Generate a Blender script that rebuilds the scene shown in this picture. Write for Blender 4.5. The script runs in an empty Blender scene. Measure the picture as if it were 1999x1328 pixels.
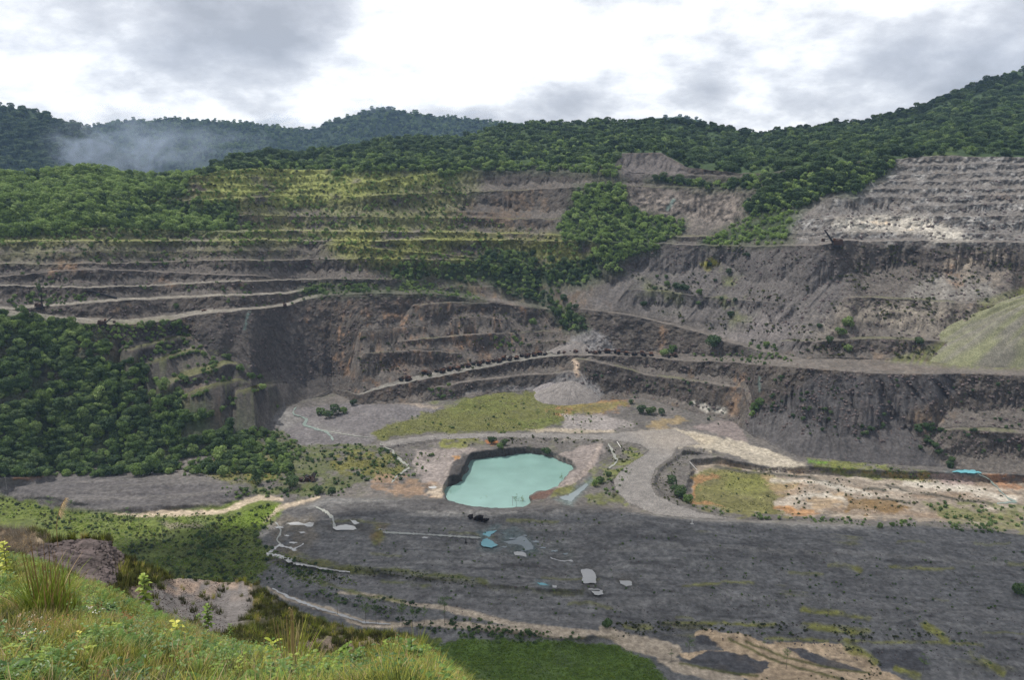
import bpy, math, random
import numpy as np
from mathutils import Vector, Matrix

C = bpy.context.scene.collection
R = math.radians
rng = np.random.default_rng(7)
random.seed(7)

# ------------------------------------------------------------------ camera, sky, sun, exposure
W0, H0 = 1999.0, 1328.0
F = 1539.0                      # focal length in pixels of the photograph
CX, CY, HOR = W0/2, H0/2, 330.0
CAMZ = 240.0                    # metres above the pit floor
P = math.atan((CY-HOR)/F)
cP, sP = math.cos(P), math.sin(P)
cam_d = bpy.data.cameras.new('camera'); cam = bpy.data.objects.new('camera', cam_d); C.objects.link(cam)
cam_d.sensor_width = 36; cam_d.lens = 36*F/W0
cam_d.clip_start = 0.5; cam_d.clip_end = 20000
cam.location = (0, 0, CAMZ); cam.rotation_euler = (math.pi/2-P, 0, 0)
sc = bpy.context.scene
sc.camera = cam
sc.view_settings.view_transform = 'Standard'; sc.view_settings.look = 'None'
sc.view_settings.exposure = 0.12; sc.view_settings.gamma = 1.0
sc.cycles.use_denoising = True; sc.cycles.denoiser = 'OPENIMAGEDENOISE'; sc.cycles.denoising_input_passes = 'RGB_ALBEDO_NORMAL'; sc.cycles.denoising_prefilter = 'NONE'
sc.cycles.max_bounces = 6; sc.cycles.diffuse_bounces = 2; sc.cycles.glossy_bounces = 2
sc.cycles.transmission_bounces = 3; sc.cycles.transparent_max_bounces = 6; sc.cycles.volume_bounces = 0
sc.cycles.use_adaptive_sampling = True; sc.cycles.adaptive_threshold = 0.008
sc.cycles.volume_step_rate = 2.0

SUN_EL, SUN_AZ = R(62), R(-62)          # azimuth measured from +Y towards +X: ahead and to the left
sun_dir = Vector((math.sin(SUN_AZ)*math.cos(SUN_EL), math.cos(SUN_AZ)*math.cos(SUN_EL), math.sin(SUN_EL)))
sd = bpy.data.lights.new('sun', 'SUN'); sd.energy = 4.6; sd.angle = R(1.0); sd.color = (1, 0.95, 0.87)
so = bpy.data.objects.new('sun', sd); C.objects.link(so)
so.rotation_euler = (-sun_dir).to_track_quat('-Z', 'Y').to_euler(); so.location = (0, 0, 900)

world = bpy.data.worlds.new("World"); sc.world = world; world.use_nodes = True
nt = world.node_tree; N = nt.nodes; L = nt.links; N.clear()
def nd(tree, typ, **kw):
    n = tree.nodes.new(typ)
    for k, v in kw.items(): setattr(n, k, v)
    return n
def mth(tree, op, a, b=None, clamp=False):
    n = tree.nodes.new('ShaderNodeMath'); n.operation = op; n.use_clamp = clamp
    for i, v in enumerate((a, b)):
        if v is None: continue
        if isinstance(v, (int, float)): n.inputs[i].default_value = v
        else: tree.links.new(v, n.inputs[i])
    return n.outputs[0]
def ramp(tree, fac, stops):
    n = tree.nodes.new('ShaderNodeValToRGB'); cr = n.color_ramp
    while len(cr.elements) < len(stops): cr.elements.new(0.5)
    for e, (p, c) in zip(cr.elements, stops):
        e.position = p; e.color = (c[0], c[1], c[2], 1) if not isinstance(c, (int, float)) else (c, c, c, 1)
    tree.links.new(fac, n.inputs[0]); return n.outputs[0]
tc = nd(nt, 'ShaderNodeTexCoord'); sep = nd(nt, 'ShaderNodeSeparateXYZ'); L.new(tc.outputs['Generated'], sep.inputs[0])
sx, sy, sz = sep.outputs
zc = mth(nt, 'ADD', mth(nt, 'MULTIPLY', mth(nt, 'MAXIMUM', sz, 0.0), 0.62), 0.26)
# the cloud deck: directions projected on a high plane, so clouds shrink towards the horizon
com = nd(nt, 'ShaderNodeCombineXYZ'); L.new(mth(nt, 'DIVIDE', sx, zc), com.inputs[0]); L.new(mth(nt, 'DIVIDE', sy, zc), com.inputs[1])
n1 = nd(nt, 'ShaderNodeTexNoise'); n1.inputs['Scale'].default_value = 1.35; n1.inputs['Detail'].default_value = 9
n1.inputs['Roughness'].default_value = 0.55; n1.inputs['Distortion'].default_value = 0.15
mp = nd(nt, 'ShaderNodeMapping'); mp.inputs['Location'].default_value = (3.1, 1.4, 0.0); L.new(com.outputs[0], mp.inputs[0]); L.new(mp.outputs[0], n1.inputs['Vector'])
n2 = nd(nt, 'ShaderNodeTexNoise'); n2.inputs['Scale'].default_value = 5.0; n2.inputs['Detail'].default_value = 6; n2.inputs['Roughness'].default_value = 0.6
L.new(mp.outputs[0], n2.inputs['Vector'])
# thin, bright places in the deck (direction, tightness, weight)
def spot(px, py, tight, wgt, sxk=1.0):
    k = (CY-py)/F; v = Vector(((px-CX)/F, cP+k*sP, k*cP-sP)).normalized()
    dx = mth(nt, 'MULTIPLY', mth(nt, 'SUBTRACT', sx, v.x), sxk); dz = mth(nt, 'MULTIPLY', mth(nt, 'SUBTRACT', sz, v.z), 2.0)
    r2 = mth(nt, 'ADD', mth(nt, 'MULTIPLY', dx, dx), mth(nt, 'MULTIPLY', dz, dz))
    e = mth(nt, 'DIVIDE', 1.0, mth(nt, 'ADD', 1.0, mth(nt, 'MULTIPLY', r2, tight)))
    return mth(nt, 'MULTIPLY', e, wgt)
val = mth(nt, 'ADD', mth(nt, 'MULTIPLY', n1.outputs[0], 1.15), mth(nt, 'MULTIPLY', n2.outputs[0], 0.38))
val = mth(nt, 'ADD', val, spot(870, 90, 50, 0.32))
val = mth(nt, 'ADD', val, spot(90, 195, 130, 0.12))
val = mth(nt, 'ADD', val, spot(480, 40, 60, -0.17))
val = mth(nt, 'ADD', val, spot(1550, 60, 22, -0.10))
val = mth(nt, 'ADD', val, spot(1420, 225, 150, 0.12))
ccol = ramp(nt, val, [(0.56, (0.38, 0.39, 0.42)), (0.68, (0.50, 0.51, 0.545)), (0.78, (0.66, 0.67, 0.70)), (0.87, (0.93, 0.935, 0.945)), (0.96, (1.15, 1.15, 1.14))])
sky = nd(nt, 'ShaderNodeTexSky'); sky.sky_type = 'NISHITA'; sky.sun_disc = False
sky.sun_elevation = SUN_EL; sky.sun_rotation = SUN_AZ
b1 = nd(nt, 'ShaderNodeBackground'); b1.inputs[1].default_value = 0.10; L.new(sky.outputs[0], b1.inputs[0])
b2 = nd(nt, 'ShaderNodeBackground'); b2.inputs[1].default_value = 1.22; L.new(ccol, b2.inputs[0])
mx = nd(nt, 'ShaderNodeMixShader'); mx.inputs[0].default_value = 0.93; L.new(b1.outputs[0], mx.inputs[1]); L.new(b2.outputs[0], mx.inputs[2])
wo = nd(nt, 'ShaderNodeOutputWorld'); L.new(mx.outputs[0], wo.inputs[0])

# ------------------------------------------------------------------ numpy noise
_tab = rng.random(65536).astype(np.float32)
def vnoise(x, y, z=None, seed=0):
    x = np.asarray(x, np.float32); y = np.asarray(y, np.float32)
    xi = np.floor(x).astype(np.int64); yi = np.floor(y).astype(np.int64)
    fx = x-xi; fy = y-yi; fx = fx*fx*(3-2*fx); fy = fy*fy*(3-2*fy)
    def h(a, b, c=0): return _tab[((a*7919) ^ (b*104729) ^ (c*15485863) ^ (seed*1299721)) & 65535]
    if z is None:
        a = h(xi, yi)*(1-fx)+h(xi+1, yi)*fx; b = h(xi, yi+1)*(1-fx)+h(xi+1, yi+1)*fx
        return (a*(1-fy)+b*fy)*2-1
    z = np.asarray(z, np.float32); zi = np.floor(z).astype(np.int64); fz = z-zi; fz = fz*fz*(3-2*fz)
    o = []
    for dz in (0, 1):
        a = h(xi, yi, zi+dz)*(1-fx)+h(xi+1, yi, zi+dz)*fx; b = h(xi, yi+1, zi+dz)*(1-fx)+h(xi+1, yi+1, zi+dz)*fx
        o.append(a*(1-fy)+b*fy)
    return (o[0]*(1-fz)+o[1]*fz)*2-1
def fbm(x, y, z=None, oct=4, seed=0, gain=0.5):
    s = 0; a = 1; tot = 0
    for i in range(oct):
        k = 2.03**i
        s = s + a*vnoise(x*k+i*17.3, y*k-i*9.1, None if z is None else z*k, seed+i); tot += a; a *= gain
    return s/tot
def sstep(a, b, x): t = np.clip((x-a)/(b-a), 0, 1); return t*t*(3-2*t)

# ------------------------------------------------------------------ photograph pixel <-> direction
def t_of(py): k = (CY-np.asarray(py, float))/F; return (k*cP-sP)/(cP+k*sP)
def u_of(px, t): return (np.asarray(px, float)-CX)/F*(cP-t*sP)
def proj(u, t): d = cP-t*sP; return CX+F*u/d, CY-F*(sP+t*cP)/d

# regions of the survey sheets used for reading coordinates off the photograph
def Z(x0, y0, s, pts): return [(x0+a*s, y0+b*s) for a, b in pts]
def Z1(p): return Z(0, 180, .35, p)
def Z2(p): return Z(650, 180, .35, p)
def Z3(p): return Z(1300, 100, .35, p)
def Z4(p): return Z(0, 560, .35, p)
def Z5(p): return Z(500, 540, .35, p)
def Z6(p): return Z(1100, 520, .45, p)
def Z7(p): return Z(0, 900, .35, p)
def Z8(p): return Z(500, 900, .375, p)
def ZR(p): return Z(1200, 950, .4, p)
def ZL(p): return Z(850, 820, .2, p)

def poly_mask(px, py, poly, feather=4, warp=0, wscale=12, seed=3):
    out = np.zeros(px.shape, np.float32)
    pl = np.array(poly, float); m = feather+warp*1.5+2
    sel = (px > pl[:, 0].min()-m) & (px < pl[:, 0].max()+m) & (py > pl[:, 1].min()-m) & (py < pl[:, 1].max()+m)
    if not sel.any(): return out
    x = px[sel].astype(float); y = py[sel].astype(float)
    if warp:
        x, y = x+warp*fbm(x/wscale, y/wscale*2, oct=3, seed=seed), y+0.6*warp*fbm(x/wscale+31, y/wscale*2, oct=3, seed=seed+9)
    d = np.full(x.shape, 1e9); ins = np.zeros(x.shape, bool)
    n = len(pl)
    for i in range(n):
        ax, ay = pl[i]; bx, by = pl[(i+1) % n]
        ex, ey = bx-ax, by-ay; ll = ex*ex+ey*ey+1e-9
        tt = np.clip(((x-ax)*ex+(y-ay)*ey)/ll, 0, 1)
        d = np.minimum(d, (x-ax-tt*ex)**2+(y-ay-tt*ey)**2)
        c = ((ay > y) != (by > y)) & (x < (bx-ax)*(y-ay)/(by-ay+1e-12)+ax)
        ins ^= c
    d = np.sqrt(d); s = np.where(ins, d, -d)
    out[sel] = np.clip(0.5+s/(2*feather+1e-6), 0, 1)
    return out
def path_mask(px, py, pts, width, feather=2, warp=0, wscale=10, seed=5, ysq=1.0):
    """pts: list of (x,y) or (x,y,w)"""
    out = np.zeros(px.shape, np.float32)
    pl = [(p[0], p[1], p[2] if len(p) > 2 else width) for p in pts]
    wm = max(p[2] for p in pl); m = wm+feather+warp*1.5+2
    xs = [p[0] for p in pl]; ys = [p[1] for p in pl]
    sel = (px > min(xs)-m) & (px < max(xs)+m) & (py > min(ys)-m) & (py < max(ys)+m)
    if not sel.any(): return out
    x = px[sel].astype(float); y = py[sel].astype(float)
    if warp:
        x, y = x+warp*fbm(x/wscale, y/wscale, oct=3, seed=seed), y+0.5*warp*fbm(x/wscale+31, y/wscale, oct=3, seed=seed+9)
    best = np.full(x.shape, -1e9)
    for (ax, ay, aw), (bx, by, bw) in zip(pl[:-1], pl[1:]):
        ex, ey = bx-ax, by-ay; ll = ex*ex+ey*ey+1e-9
        tt = np.clip(((x-ax)*ex+(y-ay)*ey)/ll, 0, 1)
        d = np.sqrt((x-ax-tt*ex)**2+((y-ay-tt*ey)*ysq)**2)
        best = np.maximum(best, (aw+(bw-aw)*tt)/2-d)
    out[sel] = np.clip(0.5+best/(2*feather+1e-6), 0, 1)
    return out

# ------------------------------------------------------------------ object helpers
def tag(o, label=None, cat=None, group=None, kind=None):
    if label: o['label'] = label
    if cat: o['category'] = cat
    if group: o['group'] = group
    if kind: o['kind'] = kind
    return o
def link(name, me, mat=None, parent=None, loc=None):
    o = bpy.data.objects.new(name, me); C.objects.link(o)
    if mat is not None and me is not None and len(me.materials) == 0: me.materials.append(mat)
    if parent: o.parent = parent
    if loc is not None: o.location = loc
    return o
def mesh_np(name, co, quads, smooth=True, attrs=None, tris=False):
    me = bpy.data.meshes.new(name); k = 3 if tris else 4
    co = np.ascontiguousarray(co, np.float32).reshape(-1, 3); quads = np.ascontiguousarray(quads, np.int32).reshape(-1, k)
    me.vertices.add(len(co)); me.vertices.foreach_set('co', co.ravel())
    me.loops.add(quads.size); me.loops.foreach_set('vertex_index', quads.ravel())
    me.polygons.add(len(quads)); me.polygons.foreach_set('loop_start', np.arange(0, quads.size, k, dtype=np.int32))
    me.polygons.foreach_set('use_smooth', np.full(len(quads), smooth, bool))
    for nm, (dom, typ, arr) in (attrs or {}).items():
        a = me.attributes.new(nm, typ, dom)
        if typ == 'FLOAT_COLOR': a.data.foreach_set('color', np.ascontiguousarray(arr, np.float32).ravel())
        else: a.data.foreach_set('value', np.ascontiguousarray(arr, np.float32).ravel())
    me.update(calc_edges=True); me.validate(); return me
def grid_quads(nr, nc):
    i = np.arange(nr*nc, dtype=np.int32).reshape(nr, nc)
    return np.stack([i[:-1, :-1], i[:-1, 1:], i[1:, 1:], i[1:, :-1]], -1).reshape(-1, 4)

def new_mat(name):
    m = bpy.data.materials.new(name); m.use_nodes = True
    t = m.node_tree; b = t.nodes['Principled BSDF']; return m, t, b
def plain_mat(name, col, rough=0.85, spec=0.2, var=0.35, scale=1.0, metal=0.0, bump=0.0):
    m, t, b = new_mat(name)
    tx = nd(t, 'ShaderNodeNewGeometry'); nz = nd(t, 'ShaderNodeTexNoise'); nz.inputs['Scale'].default_value = scale; nz.inputs['Detail'].default_value = 5
    t.links.new(tx.outputs['Position'], nz.inputs['Vector'])
    lo = [c*(1-var) for c in col]; hi = [min(1, c*(1+var)) for c in col]
    t.links.new(ramp(t, nz.outputs[0], [(0.3, lo), (0.7, hi)]), b.inputs['Base Color'])
    b.inputs['Roughness'].default_value = rough; b.inputs['Specular IOR Level'].default_value = spec; b.inputs['Metallic'].default_value = metal
    if bump:
        bp = nd(t, 'ShaderNodeBump'); bp.inputs['Strength'].default_value = 0.6; bp.inputs['Distance'].default_value = bump
        t.links.new(nz.outputs[0], bp.inputs['Height']); t.links.new(bp.outputs[0], b.inputs['Normal'])
    return m
def terrain_mat(name, nscale=0.35, bumpd=1.2, bscale=0.6):
    m, t, b = new_mat(name)
    g = nd(t, 'ShaderNodeNewGeometry'); at = nd(t, 'ShaderNodeAttribute'); at.attribute_name = 'tint'
    nz = nd(t, 'ShaderNodeTexNoise'); nz.inputs['Scale'].default_value = nscale; nz.inputs['Detail'].default_value = 8; nz.inputs['Roughness'].default_value = 0.65
    t.links.new(g.outputs['Position'], nz.inputs['Vector'])
    nzb = nd(t, 'ShaderNodeTexNoise'); nzb.inputs['Scale'].default_value = nscale*.22; nzb.inputs['Detail'].default_value = 9; nzb.inputs['Roughness'].default_value = 0.72
    t.links.new(g.outputs['Position'], nzb.inputs['Vector'])
    v = ramp(t, mth(t, 'ADD', mth(t, 'MULTIPLY', nz.outputs[0], .6), mth(t, 'MULTIPLY', nzb.outputs[0], .4)), [(0.33, 0.42), (0.5, 1.0), (0.66, 1.75)])
    mm = nd(t, 'ShaderNodeMix', data_type='RGBA', blend_type='MULTIPLY'); mm.inputs[0].default_value = 1.0
    t.links.new(at.outputs['Color'], mm.inputs[6]); t.links.new(v, mm.inputs[7])
    t.links.new(mm.outputs[2], b.inputs['Base Color'])
    b.inputs['Roughness'].default_value = 0.93; b.inputs['Specular IOR Level'].default_value = 0.12
    n3 = nd(t, 'ShaderNodeTexNoise'); n3.inputs['Scale'].default_value = bscale; n3.inputs['Detail'].default_value = 7; n3.inputs['Roughness'].default_value = 0.6
    t.links.new(g.outputs['Position'], n3.inputs['Vector'])
    bp = nd(t, 'ShaderNodeBump'); bp.inputs['Strength'].default_value = 0.8; bp.inputs['Distance'].default_value = bumpd
    t.links.new(n3.outputs[0], bp.inputs['Height']); t.links.new(bp.outputs[0], b.inputs['Normal'])
    return m

#@@TERRAIN
# ------------------------------------------------------------------ TERRAIN: pit floor, benches, hills (one height field in columns fanning out from the lookout)
# toe of the pit walls on the floor
TOE = [(-600, 930), (0, 925), (150, 918), (300, 902), (420, 885), (500, 856), (545, 806), (600, 778), (650, 768), (700, 790), (850, 784), (1000, 765),
       (1060, 760), (1120, 776), (1180, 782), (1260, 778), (1340, 800), (1430, 822), (1470, 852), (1560, 892), (1700, 905), (1850, 915), (2000, 925), (2500, 940)]
# bench crests: (points, tread width m, talus slope, cliff slope, talus share, mean slope when the bench has run out, open ends)
BL = []
def bench(pts, w=10, sl=0.75, su=2.2, tau=0.4, sm=0.95, fade=30, ends='', major=False, rough=1.0, kind='r'):
    BL.append(dict(pts=pts, w=w, sl=sl, su=su, tau=tau, sm=sm, fade=fade, ends=ends, major=major, rough=rough, kind=kind))
# left terraces in the forested slope
bench([(480, 772), (510, 762), (545, 752)], 20, su=2.6, tau=.15, fade=12, sm=.8)
bench([(370, 778), (415, 762), (462, 746)], 18, su=2.5, tau=.2, fade=15, sm=.8)
bench([(325, 754), (380, 732), (445, 712)], 22, su=2.5, tau=.2, fade=15, sm=.8)
bench([(305, 712), (340, 700), (376, 688)], 17, tau=.2, fade=12, sm=.8)
bench([(255, 686), (305, 674), (352, 662)], 17, tau=.2, fade=14, sm=.8)
# below the ramp
bench([(870, 757), (900, 748), (1000, 737), (1060, 731), (1110, 727)], 9, tau=.35, fade=14, sm=1.2)
bench([(1140, 702), (1200, 717), (1260, 731), (1340, 745), (1430, 757)], 9, su=3, tau=.2, fade=16, sm=1.1)
bench([(1860, 838), (2000, 846), (2500, 850)], 9, tau=.3, fade=20, ends='r', sm=.95)
# ramp and plateau edge
bench([(-600, 622), (250, 640), (400, 642), (500, 660), (560, 700), (640, 752), (700, 772), (730, 762), (800, 746), (860, 735), (900, 727), (1000, 708), (1050, 699), (1090, 694), (1130, 694), (1250, 698), (1330, 704), (1500, 713),
       (1600, 722), (1700, 729), (2000, 733), (2500, 738)], [(690, 3), (760, 14), (900, 24), (1090, 24), (1140, 16), (1300, 18), (1450, 26), (1600, 36), (1700, 44), (2500, 46)],
      su=2.4, tau=.3, sm=.85, fade=45, ends='r', rough=.8, kind='road')
BL[-1]['x0'] = 700
# centre cliff
bench([(1018, 676), (1060, 672), (1098, 670)], 8, tau=.4, fade=12)
bench([(727, 690), (800, 684), (880, 690)], 4, tau=.4, fade=20)
bench([(800, 665), (880, 658), (965, 652)], 6, tau=.45, fade=20)
bench([(1015, 650), (1060, 648), (1100, 652)], 8, tau=.45, fade=12)
bench([(725, 646), (760, 643), (810, 640)], 6, tau=.4, fade=15)
bench([(905, 622), (940, 620), (975, 625)], 6, tau=.5, fade=15)
bench([(825, 596), (900, 591), (1035, 590)], 7, tau=.3, fade=20)
# great crest and, right of it, the haul road running down to the plateau
bench([(-600, 596), (0, 616), (130, 630), (250, 636), (330, 627), (380, 615), (480, 605), (560, 598), (600, 584), (640, 577), (720, 574), (850, 574), (930, 584),
       (1010, 597), (1080, 606), (1130, 604), (1230, 616), (1300, 633), (1380, 655), (1450, 676), (1540, 700), (1600, 712), (2500, 725)],
      [(-600, 26), (130, 28), (330, 26), (480, 14), (620, 22), (1000, 26), (1130, 7), (1230, 10), (1400, 14), (1540, 12), (1570, 0), (2500, 0)], tau=.12, su=1.25, sl=.8, sm=.8, fade=40, ends='lr', major=True, rough=.8, kind='road')
# right lower benches
bench([(1545, 666), (1600, 667), (1640, 664), (1700, 660), (1835, 668)], 9, tau=.45, fade=20, sm=.72)
bench([(1365, 622), (1410, 624), (1465, 631)], 6, tau=.5, fade=20, sm=.72)
bench([(1700, 612), (1760, 609), (1800, 612)], 5, tau=.4, fade=20, sm=.8)
bench([(1240, 566), (1300, 570), (1370, 578), (1440, 586), (1530, 593)], 6, tau=.55, fade=25, sm=.72)
bench([(1670, 581), (1720, 582), (1800, 586), (1900, 592), (1950, 596)], 10, tau=.3, fade=20, sm=.75)
# left benches between the great crest and the 475 line
bench([(-600, 612), (0, 606), (105, 599), (250, 588), (400, 581), (500, 577), (560, 573), (600, 566)], 16, tau=.15, su=2.0, fade=16, ends='l', kind='road')
bench([(860, 564), (900, 562), (970, 563)], 8, tau=.5, fade=20)
bench([(-600, 560), (224, 561), (330, 557), (480, 550), (600, 546), (700, 544), (760, 546)], 9, tau=.5, fade=30, ends='l', kind='road')
bench([(-600, 545), (0, 541), (105, 530), (190, 526), (350, 535), (500, 538)], 7, tau=.5, fade=30, ends='l')
bench([(-600, 520), (203, 515), (350, 511), (500, 508), (700, 505), (780, 506), (900, 508), (960, 515)], 9, tau=.45, fade=30, ends='l')
bench([(650, 478), (720, 484), (800, 491), (900, 500), (982, 509), (1060, 522)], 8, tau=.6, fade=20, kind='g')
bench([(-600, 490), (0, 494), (180, 492), (400, 490), (560, 489)], 3, tau=.4, fade=40, ends='l')
# the 475 line
bench([(-600, 474), (0, 473), (200, 471), (400, 470), (650, 471), (750, 470), (900, 469), (1150, 471), (1230, 474), (1290, 476), (1450, 482), (1590, 481), (1640, 470), (1800, 471), (2000, 475), (2500, 478)],
      [(-600, 14), (650, 22), (900, 26), (1150, 12), (1400, 14), (1600, 14), (2500, 8)], tau=.5, su=2.0, sm=.8, ends='lr', major=True, kind='g')
bench([(1530, 464), (1560, 464), (1620, 466)], 5, tau=.2, fade=15)
bench([(430, 453), (560, 452), (650, 453), (900, 455), (1100, 458), (1315, 461), (1400, 462)], 22, tau=.3, fade=30, kind='g')
bench([(1530, 455), (1600, 453), (1825, 452), (1950, 456)], 7, tau=.2, fade=25, kind='w')
bench([(-600, 450), (0, 448), (200, 447), (420, 450)], 9, tau=.3, fade=25, ends='l', kind='g')
bench([(160, 427), (250, 429), (385, 437), (440, 440)], 8, tau=.3, fade=25, kind='g')
bench([(460, 421), (560, 421), (700, 423), (900, 425), (1095, 428), (1150, 430)], 8, tau=.4, fade=30, kind='g')
bench([(1560, 428), (1700, 424), (2000, 420), (2500, 420)], 8, tau=.3, fade=25, ends='r', kind='w')
bench([(835, 411), (880, 411), (944, 415)], 6, tau=.4, fade=15, kind='g')
bench([(-600, 412), (0, 410), (160, 408), (300, 412)], 6, tau=.3, fade=25, ends='l', kind='g')
bench([(1800, 402), (1900, 398), (2000, 394), (2500, 392)], 5, tau=.5, fade=40, ends='r', kind='w')
bench([(240, 393), (400, 388), (560, 383), (700, 381), (800, 378), (909, 375), (1000, 371), (1130, 366), (1217, 363), (1350, 363), (1480, 371), (1540, 375)], 9, tau=.35, fade=30, kind='g')
bench([(1640, 386), (1750, 385), (2000, 382), (2500, 382)], 4, tau=.5, fade=40, ends='r', kind='w')
bench([(360, 372), (450, 374), (560, 372), (640, 368)], 8, tau=.4, fade=20, kind='g')
bench([(1680, 371), (1750, 369), (2000, 368), (2500, 368)], 6, tau=.5, fade=30, ends='r', kind='w')
bench([(690, 358), (760, 350), (820, 341), (865, 335)], 8, tau=.4, fade=15, kind='g')
bench([(364, 359), (450, 361), (535, 364), (620, 360)], 8, tau=.4, fade=20, kind='g')
bench([(1700, 354), (1800, 353), (2000, 351), (2500, 352)], 5, tau=.5, fade=30, ends='r', kind='w')
bench([(850, 334), (1000, 333), (1150, 337), (1350, 343), (1450, 346)], 8, tau=.3, fade=25, kind='g')
bench([(1690, 342), (1760, 340), (1850, 340), (2000, 335), (2500, 335)], 6, tau=.5, fade=25, ends='r', kind='w')
bench([(370, 344), (450, 345), (560, 346), (650, 345)], 7, tau=.4, fade=25, kind='g')
bench([(1500, 343), (1560, 336), (1640, 326)], 7, tau=.3, fade=20, kind='g')
bench([(1700, 324), (1850, 321), (2000, 321), (2500, 322)], 4, tau=.5, fade=30, ends='r', kind='w')
# rim of the pit
bench([(-600, 395), (0, 392), (120, 390), (220, 385), (300, 372), (350, 350), (430, 332), (520, 330), (640, 330), (760, 328), (860, 322), (1000, 322), (1200, 324), (1215, 300), (1290, 298),
       (1340, 325), (1440, 340), (1500, 338), (1560, 328), (1640, 318), (1740, 312), (1800, 307), (2000, 306), (2500, 306)],
      6, tau=.4, sm=.7, ends='lr', major=True, kind='g')
SKY = [(-600, 330), (0, 348), (60, 345), (100, 336), (150, 328), (200, 334), (260, 342), (320, 346), (350, 344), (400, 336), (450, 318), (520, 306), (600, 302), (660, 296), (700, 288), (760, 276), (830, 271), (900, 272),
       (940, 258), (980, 249), (1060, 243), (1120, 242), (1180, 239), (1250, 240), (1320, 240), (1370, 246), (1440, 258), (1480, 264), (1520, 256), (1580, 252), (1640, 248), (1700, 245),
       (1760, 224), (1800, 213), (1850, 190), (1920, 160), (2000, 140), (2200, 90), (2500, 60)]

# plan columns
uc = np.concatenate([np.linspace(-1.15, -.77, 40, endpoint=False), np.linspace(-.77, .77, 1180), np.linspace(.77, 1.15, 41)[1:]])
M = len(uc)
def line_t(pts):
    p = np.array(pts, float); t = t_of(p[:, 1]); u = u_of(p[:, 0], t); return np.interp(uc, u, t), u[0], u[-1]
toe_t, _, _ = line_t(TOE)
toe_t = toe_t + 2/F*fbm(uc*40, uc*0, oct=3, seed=1)

# ---- floor heights, drawn over the photograph's floor
PLAIN_EDGE = [(-600, 1010), (0, 1010), (300, 1006), (520, 1000), (600, 985), (640, 968), (800, 972), (870, 979), (930, 988), (1000, 991), (1060, 986), (1190, 992), (1290, 1003), (1380, 1013), (1560, 1020), (1800, 1024), (2000, 1042), (2600, 1060)]
LAKE = ZL([(80, 700), (110, 660), (200, 640), (250, 620), (270, 590), (255, 560), (320, 510), (325, 480), (310, 450), (340, 420), (420, 395), (520, 380), (700, 370), (790, 350), (860, 335), (960, 345),
           (1060, 365), (1150, 385), (1260, 440), (1360, 470), (1300, 510), (1260, 570), (1200, 640), (1100, 680), (1000, 690), (920, 740), (900, 770), (930, 800), (860, 850), (760, 858), (600, 856), (480, 846), (300, 826), (200, 805), (120, 770)])
BASIN = Z6([(560, 850), (660, 845), (880, 880), (1300, 900), (2100, 930), (2100, 1160), (1700, 1110), (1000, 1085), (700, 1058), (560, 1035), (540, 960), (560, 900)])
ROAD = Z6([(-800, 760), (-560, 728), (-300, 722), (-40, 722), (150, 730), (330, 712), (480, 705), (560, 745), (600, 775), (500, 790), (470, 830), (400, 880), (378, 940), (400, 990), (480, 1030), (600, 1072),
           (760, 1098), (600, 1097), (400, 1082), (280, 1030), (225, 980), (215, 930), (250, 880), (330, 830), (370, 800), (330, 775), (200, 755), (0, 750), (-300, 745), (-560, 755), (-780, 790)])
MOUND = Z7([(-300, 40), (0, 60), (300, 85), (500, 75), (800, 85), (1050, 100), (1380, 130), (1400, 170), (1250, 230), (1000, 275), (700, 295), (400, 270), (150, 200), (-300, 180)])
HEAP = Z7([(-300, -10), (0, 0), (100, 10), (200, 30), (290, 90), (200, 110), (0, 130), (-300, 130)])
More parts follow.
